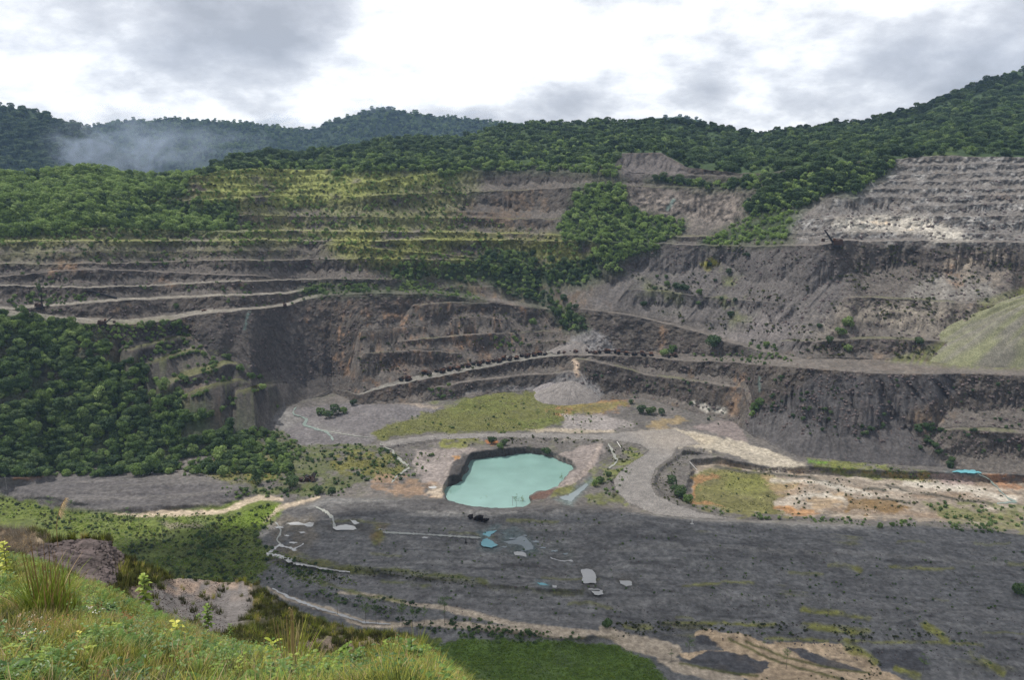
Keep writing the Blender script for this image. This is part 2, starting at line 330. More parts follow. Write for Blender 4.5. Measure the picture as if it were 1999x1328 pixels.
def floor_z(px, py):
    edge = np.interp(px, [p[0] for p in PLAIN_EDGE], [p[1] for p in PLAIN_EDGE]) + 2.5*fbm(px/40, px*0, oct=3, seed=2)
    z = np.full(px.shape, 6.0)
    z += 1.2*fbm(px/90, py/30, oct=3, seed=8)
    pl = sstep(-3, 5, py-edge)
    z += pl*9.0
    z += pl*sstep(0, 60, py-edge)*(2.0*fbm(px/220, py/40, oct=3, seed=21))
    # the plain sinks towards the camera, left side lower
    z -= sstep(1040, 1160, py)*sstep(620, 420, px)*6
    z -= sstep(1210, 1290, py)*4
    # windrow along the lower plain
    wr = path_mask(px, py, [(520, 1086), (640, 1106), (800, 1124), (960, 1140), (1080, 1150), (1170, 1152)], 9, 5)
    z += wr*2.6
    wr2 = path_mask(px, py, [(540, 1150), (640, 1168), (800, 1198), (960, 1225), (1100, 1246), (1200, 1240)], 5, 5); z += wr2*1.2
    mo = poly_mask(px, py, MOUND, 14); z += mo*(6+2.5*fbm(px/120, py/18, oct=3, seed=31))*sstep(400, 1000, 1400-px)
    z += poly_mask(px, py, HEAP, 8)*6
    # berm round the lake, road banks
    z += path_mask(px, py, ZL([(150, 640), (180, 500), (300, 400), (420, 340), (600, 300), (760, 290), (900, 300), (1040, 330)]), 12, 12, 2)*3.5
    z += path_mask(px, py, ZL([(1180, 700), (1340, 580), (1440, 480), (1560, 330), (1640, 230), (1500, 215), (1200, 215)]), 10, 10)*2.0
    z += path_mask(px, py, Z6([(300, 770), (370, 800), (330, 830), (240, 890), (200, 940), (215, 985)]), 7, 5)*3.0
    z += path_mask(px, py, Z6([(640, 800), (520, 795), (480, 830), (410, 880), (385, 945), (420, 1000), (520, 1045), (700, 1085), (1000, 1098)]), 7, 5)*3.2
    z += path_mask(px, py, Z6([(520, 795), (640, 815), (740, 850), (860, 875)]), 7, 6)*2.5
    rd = poly_mask(px, py, ROAD, 5); z = z*(1-rd)+rd*(8.0)
    ba = poly_mask(px, py, BASIN, 6, 2); z = z*(1-ba)+ba*(1.2+.5*fbm(px/40, py/14, oct=3, seed=5))
    lk = poly_mask(px, py, LAKE, 3.5, 3.5, 12); z = z*(1-lk)+lk*(-3.0)
    # mouths of the pit side valleys
    z += 3*sstep(40, 0, py-np.interp(px, [p[0] for p in TOE], [p[1] for p in TOE]))
    return z
PUDDLES = [('g', Z8([(1695, 565), (1750, 568), (1768, 600), (1768, 640), (1705, 638), (1700, 600)]), 'long pale grey puddle lying alone on the dark plain'),
           ('g', Z8([(1728, 668), (1780, 667), (1806, 675), (1808, 696), (1762, 698)]), 'small grey puddle tucked behind the dark windrow end'),
           ('g', Z8([(1340, 475), (1375, 474), (1404, 482), (1408, 500), (1358, 502)]), 'small white puddle just below the turquoise seep'),
           ('g', Z8([(398, 350), (440, 335), (520, 342), (592, 352), (618, 382), (575, 368), (420, 362)]), 'bright white water standing in the straight ditch'),
           ('g', Z8([(150, 325), (200, 316), (390, 330), (398, 348), (200, 335)]), 'dull grey water in the ditch left of the white water'),
           ('g', Z8([(490, 305), (520, 312), (548, 332), (520, 336)]), 'tiny white puddle above the straight ditch'),
           ('g', Z8([(1530, 500), (1640, 515), (1652, 526), (1540, 512)]), 'narrow white puddle right of the turquoise seep'),
           ('b', Z8([(1168, 385), (1215, 366), (1255, 362), (1222, 385), (1205, 408), (1260, 440), (1230, 452), (1172, 440), (1180, 410)]), 'bright turquoise mineral seep on the dark plain'),
           ('t', Z8([(1292, 385), (1350, 375), (1400, 395), (1430, 430), (1445, 462), (1400, 472), (1340, 462), (1320, 440), (1290, 425)]), 'milky blue-grey pool right of the turquoise seep'),
           ('b', Z8([(1462, 636), (1500, 638), (1530, 648), (1528, 660), (1495, 655)]), 'small turquoise puddle above the dark windrow'),
           ('g', Z8([(1540, 648), (1565, 648), (1562, 664), (1542, 664)]), 'tiny white puddle touching the small turquoise puddle'),
           ('g', Z8([(1890, 612), (1940, 605), (1975, 640), (1930, 655), (1895, 640)]), 'faint grey damp puddle right of the long puddle'),
           ('b', Z6([(1682, 892), (1740, 882), (1765, 886), (1772, 856), (1794, 862), (1790, 890), (1815, 900), (1780, 900), (1730, 897)]), 'vivid turquoise spring at the foot of the right wall'),
           ('t', ZL([(1210, 755), (1300, 740), (1480, 620), (1490, 640), (1400, 730), (1330, 800), (1270, 785)]), 'pale grey wash fan between the lake and the haul road'),
           ('g', ZL([(-70, 655), (-10, 645), (40, 650), (10, 664), (-60, 668)]), 'white shallow water at the inlet left of the lake')]
NF = 430
t_front = t_of(1620.0)
s = np.linspace(0, 1, NF)[:, None]
# rows evenly spaced down the picture of the floor
pyf0 = 1620.0; pytoe = proj(uc, toe_t)[1][None, :]
pyrow = pyf0 + (pytoe-pyf0)*s
# denser where the photograph sees it
tF = t_of(pyrow); UF = np.broadcast_to(uc[None, :], tF.shape)
pxF, pyF = proj(UF, tF)
zF = floor_z(pxF, pyF)
YF = (zF-CAMZ)/tF
YF = np.maximum.accumulate(YF+np.arange(NF)[:, None]*1e-3, axis=0)
# ---- walls
Yc = YF[-1].copy(); zr = Yc*tF[-1]
tl = [toe_t]
for b in BL:
    t, u0, u1 = line_t(b['pts'])
    pxl = proj(uc, t)[0]; b['px'] = pxl
    t = t + b['rough']*(2.2*fbm(uc*22, uc*0+len(tl), oct=2, seed=4)+1.6*fbm(uc*120, uc*0+len(tl), oct=3, seed=5))/F
    x0, x1 = b.get('x0', b['pts'][0][0]), b['pts'][-1][0]; fd = max(b['fade']*2.6, 70)
    a = np.ones(M)
    if 'l' not in b['ends']: a *= sstep(x0-fd*.9, x0+fd*.3, pxl)
    if 'r' not in b['ends']: a *= sstep(x1+fd*.9, x1-fd*.3, pxl)
    b['t'] = t; b['a'] = a; tl.append(t)
eps = .8/F
majors = [i for i, b in enumerate(BL) if b['major']]
lo = toe_t
for i, b in enumerate(BL):
    nxt = [j for j in majors if j > i]
    if b['major']: b['t'] = np.maximum(b['t'], lo+eps); lo = b['t']
for i, b in enumerate(BL):
    if b['major']: continue
    pv = [BL[j]['t'] for j in majors if j < i]; nx = [BL[j]['t'] for j in majors if j > i]
    l = pv[-1] if pv else toe_t; h = nx[0] if nx else None
    n_in = 1
    b['t'] = np.maximum(b['t'], l+eps*.5)
    if h is not None: b['t'] = np.minimum(b['t'], h-eps*.5)
# within a group, sort by height per column is not needed where strengths do not overlap; keep them monotonic
prev = toe_t
for i, b in enumerate(BL):
    if b['major']: b['t'] = np.maximum(b['t'], prev+1e-5); prev = b['t']; continue
    g_ = sstep(0, .6, b['a'])
    t = prev+1e-5+(np.maximum(b['t'], prev+eps*.3)-prev)*g_
    b['a'] = b['a']*g_
    # blend so that a vanishing bench slides down on the one before
    b['t'] = np.maximum(t, prev+1e-5)
    # smooth the hand-over
    prev = b['t']
pxcol = proj(uc, toe_t*0-.25)[0]
GK = np.exp(-.5*(np.arange(-60, 61)/17.0)**2); GK /= GK.sum(); YT_ = np.convolve(np.pad(Yc, 60, 'edge'), GK, 'valid')
kY = [Yc]; kz = [zr]; kt = [tF[-1]]; seg = []      # seg: (type, line index)
def push(Y, z, typ, li):
    kY.append(Y); kz.append(z); kt.append(z/Y); seg.append((typ, li))
# mean slope of the wall below each through-going line, across the picture
SM = [([-600, 400, 640, 760, 1100, 1400, 1500, 1900, 2500], [.72, .75, .9, .85, .95, 1.0, .85, .95, .95]),
      ([-600, 400, 560, 700, 1080, 1200, 1500, 2500], [.72, .75, .85, 1.05, 1.05, .95, .8, .8]),
      ([-600, 600, 1000, 1200, 1500, 1900, 2500], [.95, .95, .8, .72, .72, .9, .9]),
      ([-600, 300, 900, 1500, 1800, 2500], [.8, .85, .95, .9, .9, .9])]
for i, b in enumerate(BL):
    a = b['a']; tL = b['t']; tc_ = kz[-1]/kY[-1]
    tL = np.maximum(tL, tc_+1e-6)
    tri = np.abs(((b['px']/17.0+i*.37+1.3*fbm(uc*60, uc*0+i, oct=2, seed=77)) % 1)-.5)*2
    hk_ = np.clip(28/np.maximum((tL-tc_)*F, 1), .10, 1)      # on tall faces the scree heaps are broad, not narrow
    hk_ = np.convolve(np.pad(hk_, 10, 'edge'), np.ones(21)/21, 'valid')
    tau = np.clip(b['tau']*(1.0+.5*fbm(uc*(30*hk_.mean()+4), uc*0+i, oct=2, seed=70))*(1+hk_*(0.8*tri-.55)), .04, .88)
    mj = min([j for j in majors if j >= i])
    base_s = np.interp(pxcol, *SM[majors.index(mj)])
    face_s = base_s+(np.maximum(base_s*1.35, .95)-base_s)*a
    Y0, z0 = kY[-1], kz[-1]
    Y1 = (face_s*Y0-z0)/(face_s-tL)
    if b['major']:      # even out what the partial benches below have left, so walls above are not creased
        Yr_ = (.9*YT_-YT_*toe_t)/(.9-tL); Q = np.convolve(np.pad(Y1-Yr_, 60, 'edge'), GK, 'valid')
        Y1 = np.maximum(Yr_+Q, Y0+np.maximum(.15*(Y1-Y0), .05))
    D = Y1-Y0; dz = Y1*tL-z0
    dm = np.clip(tau*dz/b['sl'], .02*D, .93*D)          # talus heap at the foot, steep rock above it
    dm = tau*D+(dm-tau*D)*a
    Ym = Y0+dm; push(Ym, z0+tau*dz, 1, i)
    push(Y1, Y1*tL, 2, i)
    w = b['w']
    if isinstance(w, list): w = np.interp(b['px'], [q[0] for q in w], [q[1] for q in w])
    w = w*a*(1+.25*fbm(uc*9, uc*0+i, oct=2, seed=90))+.02
    push(Y1+w, Y1*tL+.02*w, 3, i)
# hill above the rim
ts, _, _ = line_t(SKY)
tc_ = kz[-1]/kY[-1]
pxs = proj(uc, ts)[0]
ts = np.maximum(ts, tc_+2e-3)
dY = np.interp(pxs, [-600, 0, 330, 450, 700, 1000, 1400, 1700, 2000, 2500], [90, 90, 60, 160, 330, 420, 480, 560, 750, 800])
Yr, zr_ = kY[-1].copy(), kz[-1].copy()
for f_ in (.33, .66, 1.0):
    Yk = Yr+dY*f_; tk = tc_+(ts-tc_)*(f_**.85); push(Yk, Yk*tk, 4, -1)
Yk = kY[-1]
push(Yk+40, kz[-1]+2, 5, -1)
push(Yk+260, kz[-1]-90, 5, -1)
push(Yk+700, kz[-1]-60, 5, -1)
# resample: a fixed number of rows per segment so every crest keeps its own edge
rowsY = [YF]; rowsZ = [tF*YF]; rowsType = [np.zeros(NF)]; rowsA = [np.ones((NF, M))]; rowsH = [np.zeros((NF, M))]; rowsK = [np.zeros(NF)]
for k, (typ, li) in enumerate(seg):
    ta, tb = kt[k], kt[k+1]
    cost = np.abs(tb-ta)*F*.512 + (np.abs(kY[k+1]-kY[k])/kY[k])*F*.10
    n = int(np.clip(np.ceil(np.percentile(cost, 93)/1.0), 1, 150))
    fr = (np.arange(1, n+1)/n)[:, None]
    Ys = kY[k]+(kY[k+1]-kY[k])*fr; Zs = kz[k]+(kz[k+1]-kz[k])*fr
    rowsY.append(Ys); rowsZ.append(Zs); rowsType.append(np.full(n, typ))
    rowsA.append(np.broadcast_to(BL[li]['a'][None, :] if li >= 0 else np.ones((1, M)), (n, M)))
    nh = sum(1 for q in seg[:k] if q[0] == 4)
    rowsH.append(np.broadcast_to((nh+fr)/3 if typ == 4 else fr, (n, M))); rowsK.append(np.full(n, li))
TY = np.concatenate(rowsY); TZr = np.concatenate(rowsZ); TT = np.concatenate(rowsType); TA = np.concatenate(rowsA); TH = np.concatenate(rowsH); TK = np.concatenate(rowsK).astype(int)
NR = TY.shape[0]
print('terrain rows', NR, 'cols', M)
TU = np.broadcast_to(uc[None, :], TY.shape)
TX = TU*TY
PXm, PYm = proj(TU, TZr/TY)
ttype = np.broadcast_to(TT[:, None], TY.shape)
isfloor = ttype == 0; istalus = (ttype == 1); iscliff = (ttype == 2); istread = (ttype == 3); ishill = (ttype >= 4)

# ---- relief
wall = ((ttype >= 1) & (ttype <= 3)).astype(np.float32)
cl = (iscliff*TA+(iscliff|istalus)*(1-TA)*.35).astype(np.float32)
X, Y, Zz = TX.astype(np.float32), TY.astype(np.float32), (TZr+CAMZ).astype(np.float32)
FAN = Z6([(1090, 470), (1700, 470), (1700, 560), (1480, 640), (1560, 780), (1660, 880), (1300, 870), (1000, 830), (780, 720), (800, 640), (960, 560), (1060, 500)])
fan = poly_mask(PXm, PYm, FAN, 8, 4)*wall
FAN2 = [(1130, 602), (1290, 480), (1600, 482), (1660, 530), (1640, 600), (1560, 700), (1480, 690), (1380, 640), (1230, 610)]
fan2 = poly_mask(PXm, PYm, FAN2, 14, 8)*wall
LEFTT = Z4([(1040, 170), (1640, 120), (1800, 330), (1990, 540), (1800, 620), (1620, 690), (1400, 560), (1250, 430), (1150, 260)])
fan3 = poly_mask(PXm, PYm, LEFTT, 14, 8)*wall
FANR = Z6([(1800, 150), (2100, 60), (2100, 450), (1700, 440), (1400, 410), (1640, 330), (1800, 240)])
fan4 = poly_mask(PXm, PYm, FANR, 5, 2)*wall
smoothz = np.clip(fan2*.7+fan3*.75+fan4+fan, 0, 1)
big = fbm(X/38, Y/38, Zz/30, oct=2, seed=11)
mid = fbm(X/11, Y/11, Zz/11, oct=3, seed=12)
gul = np.abs(fbm(X/9, Y/16, Zz/26, oct=3, seed=13))
rk = fbm(X/3.4, Y/3.4, Zz/5, oct=3, seed=14, gain=.6)
endf = np.minimum(sstep(0, .12, TH), 1)
trd = istread*TA
amp = wall*(1-.65*smoothz)*(1-.82*trd)
dY_ = amp*(-2.6*big-(1.0+2.4*cl)*mid+(1.2+1.7*cl)*(gul-.25)-(.5+1.5*cl)*rk)
dZ_ = amp*(.5*mid+.35*rk)
# erosion gullies of the big fan run down and splay outward
gx = PXm-(PYm-735)*.42*(PXm-1560)/260
nfan = fbm(PXm/60, PYm/40, oct=2, seed=48)
gx = gx+9*nfan
gn = np.abs(fbm(gx/19, PYm/190, oct=3, seed=41))
dd = sstep(728, 760, PYm)*sstep(915, 860, PYm)
dY_ += fan*dd*(9.5*(gn-.2)*(1+.5*nfan)+1.0*fbm(gx/5, PYm/30, oct=3, seed=43))
gx2 = PXm+(PYm-480)*.85
dY_ += fan2*(5.0*(np.abs(fbm(gx2/26, PYm/120, oct=3, seed=44))-.2))
gx3 = PXm-(PYm-600)*.6
dY_ += fan3*(3.5*(np.abs(fbm(gx3/20, PYm/120, oct=3, seed=45))-.2))
gx4 = PXm+(PYm-560)*(.9+(PXm-1850)*.003)
dY_ += fan4*(1.2*(np.abs(fbm(gx4/22, PYm/150, oct=3, seed=46))-.2))
# hills: spurs and canopy roll
hl = ishill.astype(np.float32)*np.minimum(1, sstep(0, 1, TH)+ (ttype > 4)*1+.25)
dZ_ += hl*(9*fbm(X/150, Y/150, oct=3, seed=51)+3*fbm(X/30, Y/30, oct=2, seed=52))*(ttype != 5)
dZ_ += hl*(ttype == 4)*(3.0*fbm(X/14, Y/14, oct=2, seed=53))
# floor: windrows, tyre-worn strips, hummocks
edgeF = np.interp(PXm, [p[0] for p in PLAIN_EDGE], [p[1] for p in PLAIN_EDGE])
plain = isfloor*sstep(0, 10, PYm-edgeF)*sstep(500, 640, PXm)
moundm = poly_mask(PXm, PYm, MOUND, 8)*isfloor
yy = Y+.00055*(X-40)**2*sstep(0, 200, X)+.05*X
str1 = fbm(X/90, yy/4.2, oct=3, seed=61)
dZ_ += plain*(.65*str1+.45*fbm(X/5, Y/5, oct=4, seed=62, gain=.6)+.5*fbm(X/30, Y/18, oct=3, seed=67))
dZ_ += moundm*(1.0*fbm((X+Y*.3)/70, (Y-.25*X)/5, oct=3, seed=63))
dZ_ += isfloor*(1-plain)*(.35*fbm(X/6, Y/6, oct=3, seed=64)+.5*fbm(X/25, Y/25, oct=2, seed=65))*(1-poly_mask(PXm, PYm, ROAD, 4))
pm = np.zeros(PXm.shape, np.float32)
for _, pl_, _ in PUDDLES: pm = np.maximum(pm, poly_mask(PXm, PYm, pl_, 5))
pm = np.clip(pm*2, 0, 1)*isfloor; dZ_ *= 1-pm; dZ_ -= .35*pm
lk = poly_mask(PXm, PYm, LAKE, 3, 3.5, 12)*isfloor
dZ_ -= lk*1.0
damp = np.where(TH > .9, 1, 1)
X2 = X; Y2 = Y+dY_.astype(np.float32); Z2_ = Zz+dZ_.astype(np.float32)
X2 = X*(Y2/Y)

# ---- colour of the ground itself
def C3(r, g, b): return np.array([r, g, b], np.float32)
rockd = C3(.076, .064, .058); rockm = C3(.125, .106, .095); talus = C3(.135, .116, .106); rockl = C3(.30, .272, .262)
brown = C3(.165, .115, .082); orange = C3(.30, .155, .075); cream = C3(.46, .36, .28); pinkg = C3(.255, .212, .20)
meadow = C3(.118, .118, .040); grassg = C3(.085, .115, .026); dgreen = C3(.032, .050, .020); yel = C3(.30, .27, .05)
plaind = C3(.142, .134, .134); roadc = C3(.215, .195, .180)
nA = fbm(X/30, Y/30, Zz/20, oct=4, seed=101); nB = fbm(X/7, Y/7, Zz/5, oct=4, seed=102, gain=.6); nC = fbm(X/90, Y/90, Zz/60, oct=3, seed=103)
nV = fbm(X/4, Y/6, Zz/40, oct=3, seed=104); nD = fbm(X/3, Y/3, Zz/3, oct=3, seed=105, gain=.65)
nE = fbm(X/12, Y/12, oct=4, seed=107)*.5+.5
col = np.zeros(TY.shape+(3,), np.float32)
def mixc(m, c):
    global col
    m = np.clip(m, 0, 1)[..., None].astype(np.float32); col = col*(1-m)+m*c
cf = np.clip(cl+.35*nB, 0, 1)
base = rockd*(.95+.0*cf[..., None])
col = talus*(1-cf[..., None])+rockd*cf[..., None]
mixc(sstep(.05, .6, nA)*wall*.6, rockm*1.15)
# seams of rusty and pale rock down the walls
mixc(wall*sstep(.25, .6, nV*.6+nC*.9)*.65, brown)
WARM = poly_mask(PXm, PYm, [(540, 600), (760, 590), (1000, 600), (1090, 640), (1080, 690), (900, 720), (700, 760), (640, 700)], 40, 20)
mixc(wall*WARM*sstep(-.1, .4, nV*.5+nC*.6+.35*nB)*.55, C3(.20, .125, .085))
mixc(wall*WARM*sstep(.25, .55, nV*.8+nB*.4)*.6, C3(.33, .19, .11))
mixc(wall*cl*sstep(.35, .7, nB+.4*nV)*.35, rockl*.8)
# pale upper right wall, with a sunlit patch painted into the white ledge rock
PALE = poly_mask(PXm, PYm, [(1560, 400), (1640, 380), (1720, 330), (1780, 300), (2600, 290), (2600, 480), (1900, 478), (1560, 475), (1530, 440)], 14, 10)
mixc(wall*PALE*(.45+.5*nB), C3(.155, .146, .146))
mixc(wall*PALE*cl*sstep(-.1, .5, nB+.5*nD), C3(.24, .224, .22))
LIT_WHITE = poly_mask(PXm, PYm, Z3([(950, 940), (1100, 925), (1450, 925), (1500, 960), (1650, 1010), (1700, 1060), (1500, 1060), (1440, 1010), (1000, 1000), (940, 980)]), 8, 8)
mixc(wall*LIT_WHITE*(.75+.4*nB), C3(.50, .45, .40))
mixc(wall*poly_mask(PXm, PYm, Z3([(1100, 950), (1300, 940), (1460, 950), (1440, 1000), (1200, 995)]), 8, 8)*sstep(0, .5, nB), C3(.55, .40, .27))
mixc(wall*poly_mask(PXm, PYm, [(1200, 370), (1480, 378), (1470, 440), (1300, 440), (1215, 400)], 12, 8)*sstep(-.3, .3, nB+nD*.4)*.7, C3(.30, .25, .225))
mixc(wall*poly_mask(PXm, PYm, Z6([(1300, 150), (1870, 170), (1850, 260), (1650, 320), (1330, 240), (1060, 320), (1000, 280), (1100, 180)]), 12, 8)*sstep(-.5, .2, nB)*.75, C3(.30, .255, .215))
mixc(wall*poly_mask(PXm, PYm, Z6([(1600, 30), (1850, 60), (1900, 150), (1500, 150), (1480, 120)]), 8, 6)*.6, C3(.28, .255, .235))
mixc(wall*poly_mask(PXm, PYm, Z3([(1580, 1140), (1900, 1100), (1930, 1240), (1850, 1320), (1500, 1250)]), 14, 8)*sstep(-.2, .2, nB)*.7, C3(.30, .245, .20))
mixc(fan*.8, C3(.083, .077, .082)*1.0); mixc(fan2*.65, C3(.125, .113, .115)); mixc(fan3*.6, C3(.085, .075, .074))
mixc(wall*poly_mask(PXm, PYm, Z6([(640, 300), (960, 170), (1010, 260), (960, 330), (760, 320)]), 12, 6)*.7, C3(.20, .175, .175))
# talus cones in the middle
GREYT = C3(.215, .200, .205)
for pl in (Z5([(1590, 610), (1700, 540), (1800, 535), (1900, 600), (1940, 650), (1900, 690), (1720, 680), (1560, 640)]), Z5([(1670, 410), (1800, 320), (1870, 290), (1960, 340), (1999, 400), (2060, 425), (1900, 435), (1700, 425)]),
           Z5([(1560, 640), (1300, 630), (1150, 660), (1200, 640), (1400, 610), (1580, 610)])):
    mixc(poly_mask(PXm, PYm, pl, 4, 3)*.9, GREYT)
# rust streaks
for pl, wd in ((Z5([(1360, 220), (1370, 260), (1340, 330), (1310, 400)]), 5), (Z5([(1030, 330), (1090, 430), (1130, 500)]), 4), (Z5([(640, 320), (680, 400), (700, 520)]), 12), (Z5([(450, 450), (540, 560), (660, 600)]), 12), (Z5([(1180, 330), (1230, 400), (1300, 440)]), 14),
               (Z6([(760, 480), (745, 560), (740, 630)]), 22), (Z6([(440, 260), (420, 340), (400, 380)]), 14), (Z1([(300, 1000), (330, 950), (430, 980)]), 26), (Z1([(860, 1060), (900, 1040), (950, 1075)]), 16), (Z1([(1290, 1090), (1320, 1070)]), 14),
               (Z2([(150, 880), (170, 940), (190, 1010)]), 9), (Z3([(1580, 1200), (1620, 1300)]), 20)):
    mixc(wall*path_mask(PXm, PYm, pl, wd*.8, 6, 12)*.75*sstep(-.3, .35, nB+.6*nV), C3(.26, .165, .11))
# copper-green streaks
for pl, wd in ((Z4([(715, 375), (725, 405), (738, 445)]), 2.5), (Z4([(1390, 140), (1375, 180), (1365, 235)]), 4), (Z3([(45, 830), (10, 880)]), 7), (Z6([(850, 480), (850, 540)]), 3)):
    mixc(wall*path_mask(PXm, PYm, pl, wd, 2, 2)*.5, C3(.20, .30, .28))
mixc(wall*path_mask(PXm, PYm, Z5([(1775, 470), (1790, 500), (1780, 520), (1795, 550)]), 9, 2, 2), C3(.5, .38, .30))
mixc(wall*path_mask(PXm, PYm, Z6([(555, 590), (620, 620), (700, 625)]), 14, 3, 4)*sstep(-.2, .4, nV), C3(.38, .35, .32))
# treads
TERR = [(150, 640), (330, 628), (400, 650), (470, 700), (530, 750), (550, 800), (470, 815), (400, 790), (300, 730), (220, 680)]
kinds = np.array([b['kind'] for b in BL]); lk_kind = np.where(TK >= 0, kinds[np.maximum(TK, 0)], 'x')
tr_road = (lk_kind == 'road')[:, None]; tr_g = (lk_kind == 'g')[:, None]
mixc(istread*TA*.7, talus*1.15)
mixc(istread*TA*tr_road*(PXm < 620)*.9, C3(.23, .205, .18))
mixc(istread*TA*tr_road*((PXm > 620) & (PXm < 1100) & (PYm > 640))*.9, C3(.20, .185, .17))
GZ = poly_mask(PXm, PYm, [(-600, 480), (-600, 380), (300, 370), (400, 330), (860, 320), (1500, 330), (1500, 470), (1100, 520), (1000, 530), (760, 520), (640, 480)], 18, 10)
mixc(istread*TA*GZ*.8*sstep(-.3, .35, nA+.5*nB), C3(.155, .155, .05))
mixc(wall*poly_mask(PXm, PYm, TERR, 14, 4)*iscliff*TA*.8, C3(.05, .045, .045)); mixc(wall*poly_mask(PXm, PYm, TERR, 14, 4)*istread*TA, C3(.125, .120, .062))
mixc(istread*TA*(~tr_road)*(PYm > 560)*sstep(-.1, .3, nA)*.4, C3(.12, .13, .04))
# grassy soil over the upper left benches
GR = np.maximum(poly_mask(PXm, PYm, [(230, 400), (350, 345), (520, 300), (700, 320), (900, 325), (900, 350), (800, 380), (700, 395), (480, 420)], 16, 14), .55*poly_mask(PXm, PYm, [(-100, 500), (-100, 400), (300, 390), (860, 330), (960, 330), (900, 400), (860, 480), (700, 480)], 30, 20))
mixc(wall*GR*sstep(-.5, .1, nA+.4*nB)*.85, C3(.20, .215, .060))
GR2 = poly_mask(PXm, PYm, [(630, 455), (900, 450), (1080, 460), (1180, 480), (1120, 530), (960, 520), (820, 530), (700, 520), (660, 500)], 16, 12)
mixc(wall*GR2*sstep(-.45, .2, nA+.4*nB)*.8, C3(.20, .205, .058))
mixc(wall*poly_mask(PXm, PYm, [(1240, 560), (1380, 500), (1480, 560), (1540, 590), (1480, 640), (1380, 630), (1260, 590)], 20, 16)*sstep(0, .45, nA)*.6, C3(.13, .145, .045))
mixc(fan4*(.55+.5*fbm(gx4/9, PYm/80, oct=2, seed=47)), C3(.165, .175, .062))
mixc(wall*poly_mask(PXm, PYm, Z3([(200, 1190), (250, 1150), (290, 1180), (240, 1220)]), 5, 5)*.8, C3(.36, .33, .04))
# scrub-covered ground
def veg(poly, strength=1., c=None, f=14, w=12):
    m = poly_mask(PXm, PYm, poly, f, w)*strength
    return m
VEGP = {}
VEGP['slope'] = [(-600, 600), (0, 612), (110, 626), (196, 657), (230, 690), (282, 724), (335, 754), (388, 795), (458, 832), (560, 862), (570, 925), (380, 925), (200, 930), (-600, 935)]
VEGP['hump'] = [(-600, 380), (-600, 330), (0, 330), (150, 318), (340, 335), (365, 350), (360, 385), (250, 395), (350, 420), (480, 450), (300, 450), (190, 440), (100, 460), (-600, 465)]
VEGP['mid'] = Z2([(1360, 540), (1500, 500), (1620, 520), (1640, 640), (1800, 700), (1960, 720), (1950, 790), (1800, 850), (1820, 880), (1700, 900), (1580, 960), (1620, 1010), (1540, 1010), (1440, 920), (1470, 850), (1300, 830), (1250, 760), (1330, 640)])
VEGP['row'] = Z2([(300, 1020), (400, 960), (700, 960), (900, 880), (1130, 900), (1150, 960), (1450, 930), (1500, 1040), (1400, 1080), (1150, 1090), (1250, 1180), (1400, 1260), (1420, 1328), (1300, 1328), (1200, 1200), (960, 1130), (860, 1060), (740, 1070), (560, 1040), (400, 1050)])
VEGP['row2'] = Z2([(340, 1100), (420, 1040), (620, 1080), (800, 1130), (820, 1160), (600, 1130), (370, 1120)])
VEGP['row3'] = [(580, 575), (600, 556), (720, 556), (770, 566), (760, 574)]
VEGP['shelf'] = Z3([(200, 1060), (450, 930), (620, 880), (740, 900), (720, 960), (690, 1010), (700, 1060), (500, 1080), (180, 1078)])
VEGP['rim'] = Z3([(-100, 700), (300, 740), (620, 690), (900, 640), (1280, 600), (1260, 660), (1120, 760), (1060, 800), (900, 790), (760, 880), (620, 880), (480, 920), (430, 860), (560, 760), (480, 770), (200, 770), (-100, 720)])
VEGP['belt'] = Z1([(0, 600), (400, 600), (900, 610), (1300, 620), (1330, 740), (1180, 770), (700, 720), (560, 690), (400, 760), (0, 760)])
VEGP['belt2'] = Z2([(0, 360), (300, 330), (600, 350), (900, 390), (1600, 420), (1620, 480), (1300, 440), (700, 440), (640, 500), (560, 440), (200, 440), (0, 470)])
for k_ in VEGP:
    if k_ == 'hump': mixc(veg(VEGP[k_])*.85, C3(.105, .13, .042)); continue
    mixc(veg(VEGP[k_])*(1-isfloor*.3)*(.85 if k_ != 'slope' else .35+.5*sstep(-.3, .3, nA)), dgreen*1.3)
mixc(ishill*1.0, dgreen*1.1)
mixc(((ttype == 4) & (TH < .5))*1.0*sstep(.1, .5, nA)*.5, grassg*.7)
mixc(wall*poly_mask(PXm, PYm, [(1210, 345), (1215, 300), (1300, 297), (1340, 330), (1350, 345)], 8, 6)*.9, C3(.15, .13, .128))
mixc(wall*poly_mask(PXm, PYm, TERR, 16, 10)*sstep(.1, .5, nB)*.45, C3(.10, .115, .04))
# ---- floor colours
fl = isfloor.astype(np.float32)
#@@DAMP
mixc(fl, C3(.118, .105, .100)*1.0)
mixc(fl*sstep(-.1, .5, nA)*.6, C3(.17, .148, .138)); mixc(fl*sstep(.1, .6, nB)*.4, C3(.10, .105, .045))
mixc(fl*sstep(0, 8, PYm-edgeF), plaind)
str2 = fbm(X/40, yy/2.6, oct=3, seed=68)
mixc(plain*sstep(.1, .6, str2+.6*nC+.5*nB)*.6, C3(.20, .187, .18)); mixc(plain*sstep(.1, .5, -str2+.7*nB+.4*nA)*.5, C3(.080, .074, .074))
mixc(plain*sstep(.05, .4, fbm(X/26, Y/16, oct=4, seed=66))*.55, C3(.095, .088, .088)); mixc(plain*sstep(.1, .5, fbm(X/9, Y/7, oct=4, seed=69, gain=.65))*.4, C3(.19, .178, .17))
mixc(plain*sstep(.38, .6, nA+.3*str1)*sstep(1100, 1400, PXm)*.5, C3(.15, .14, .04))
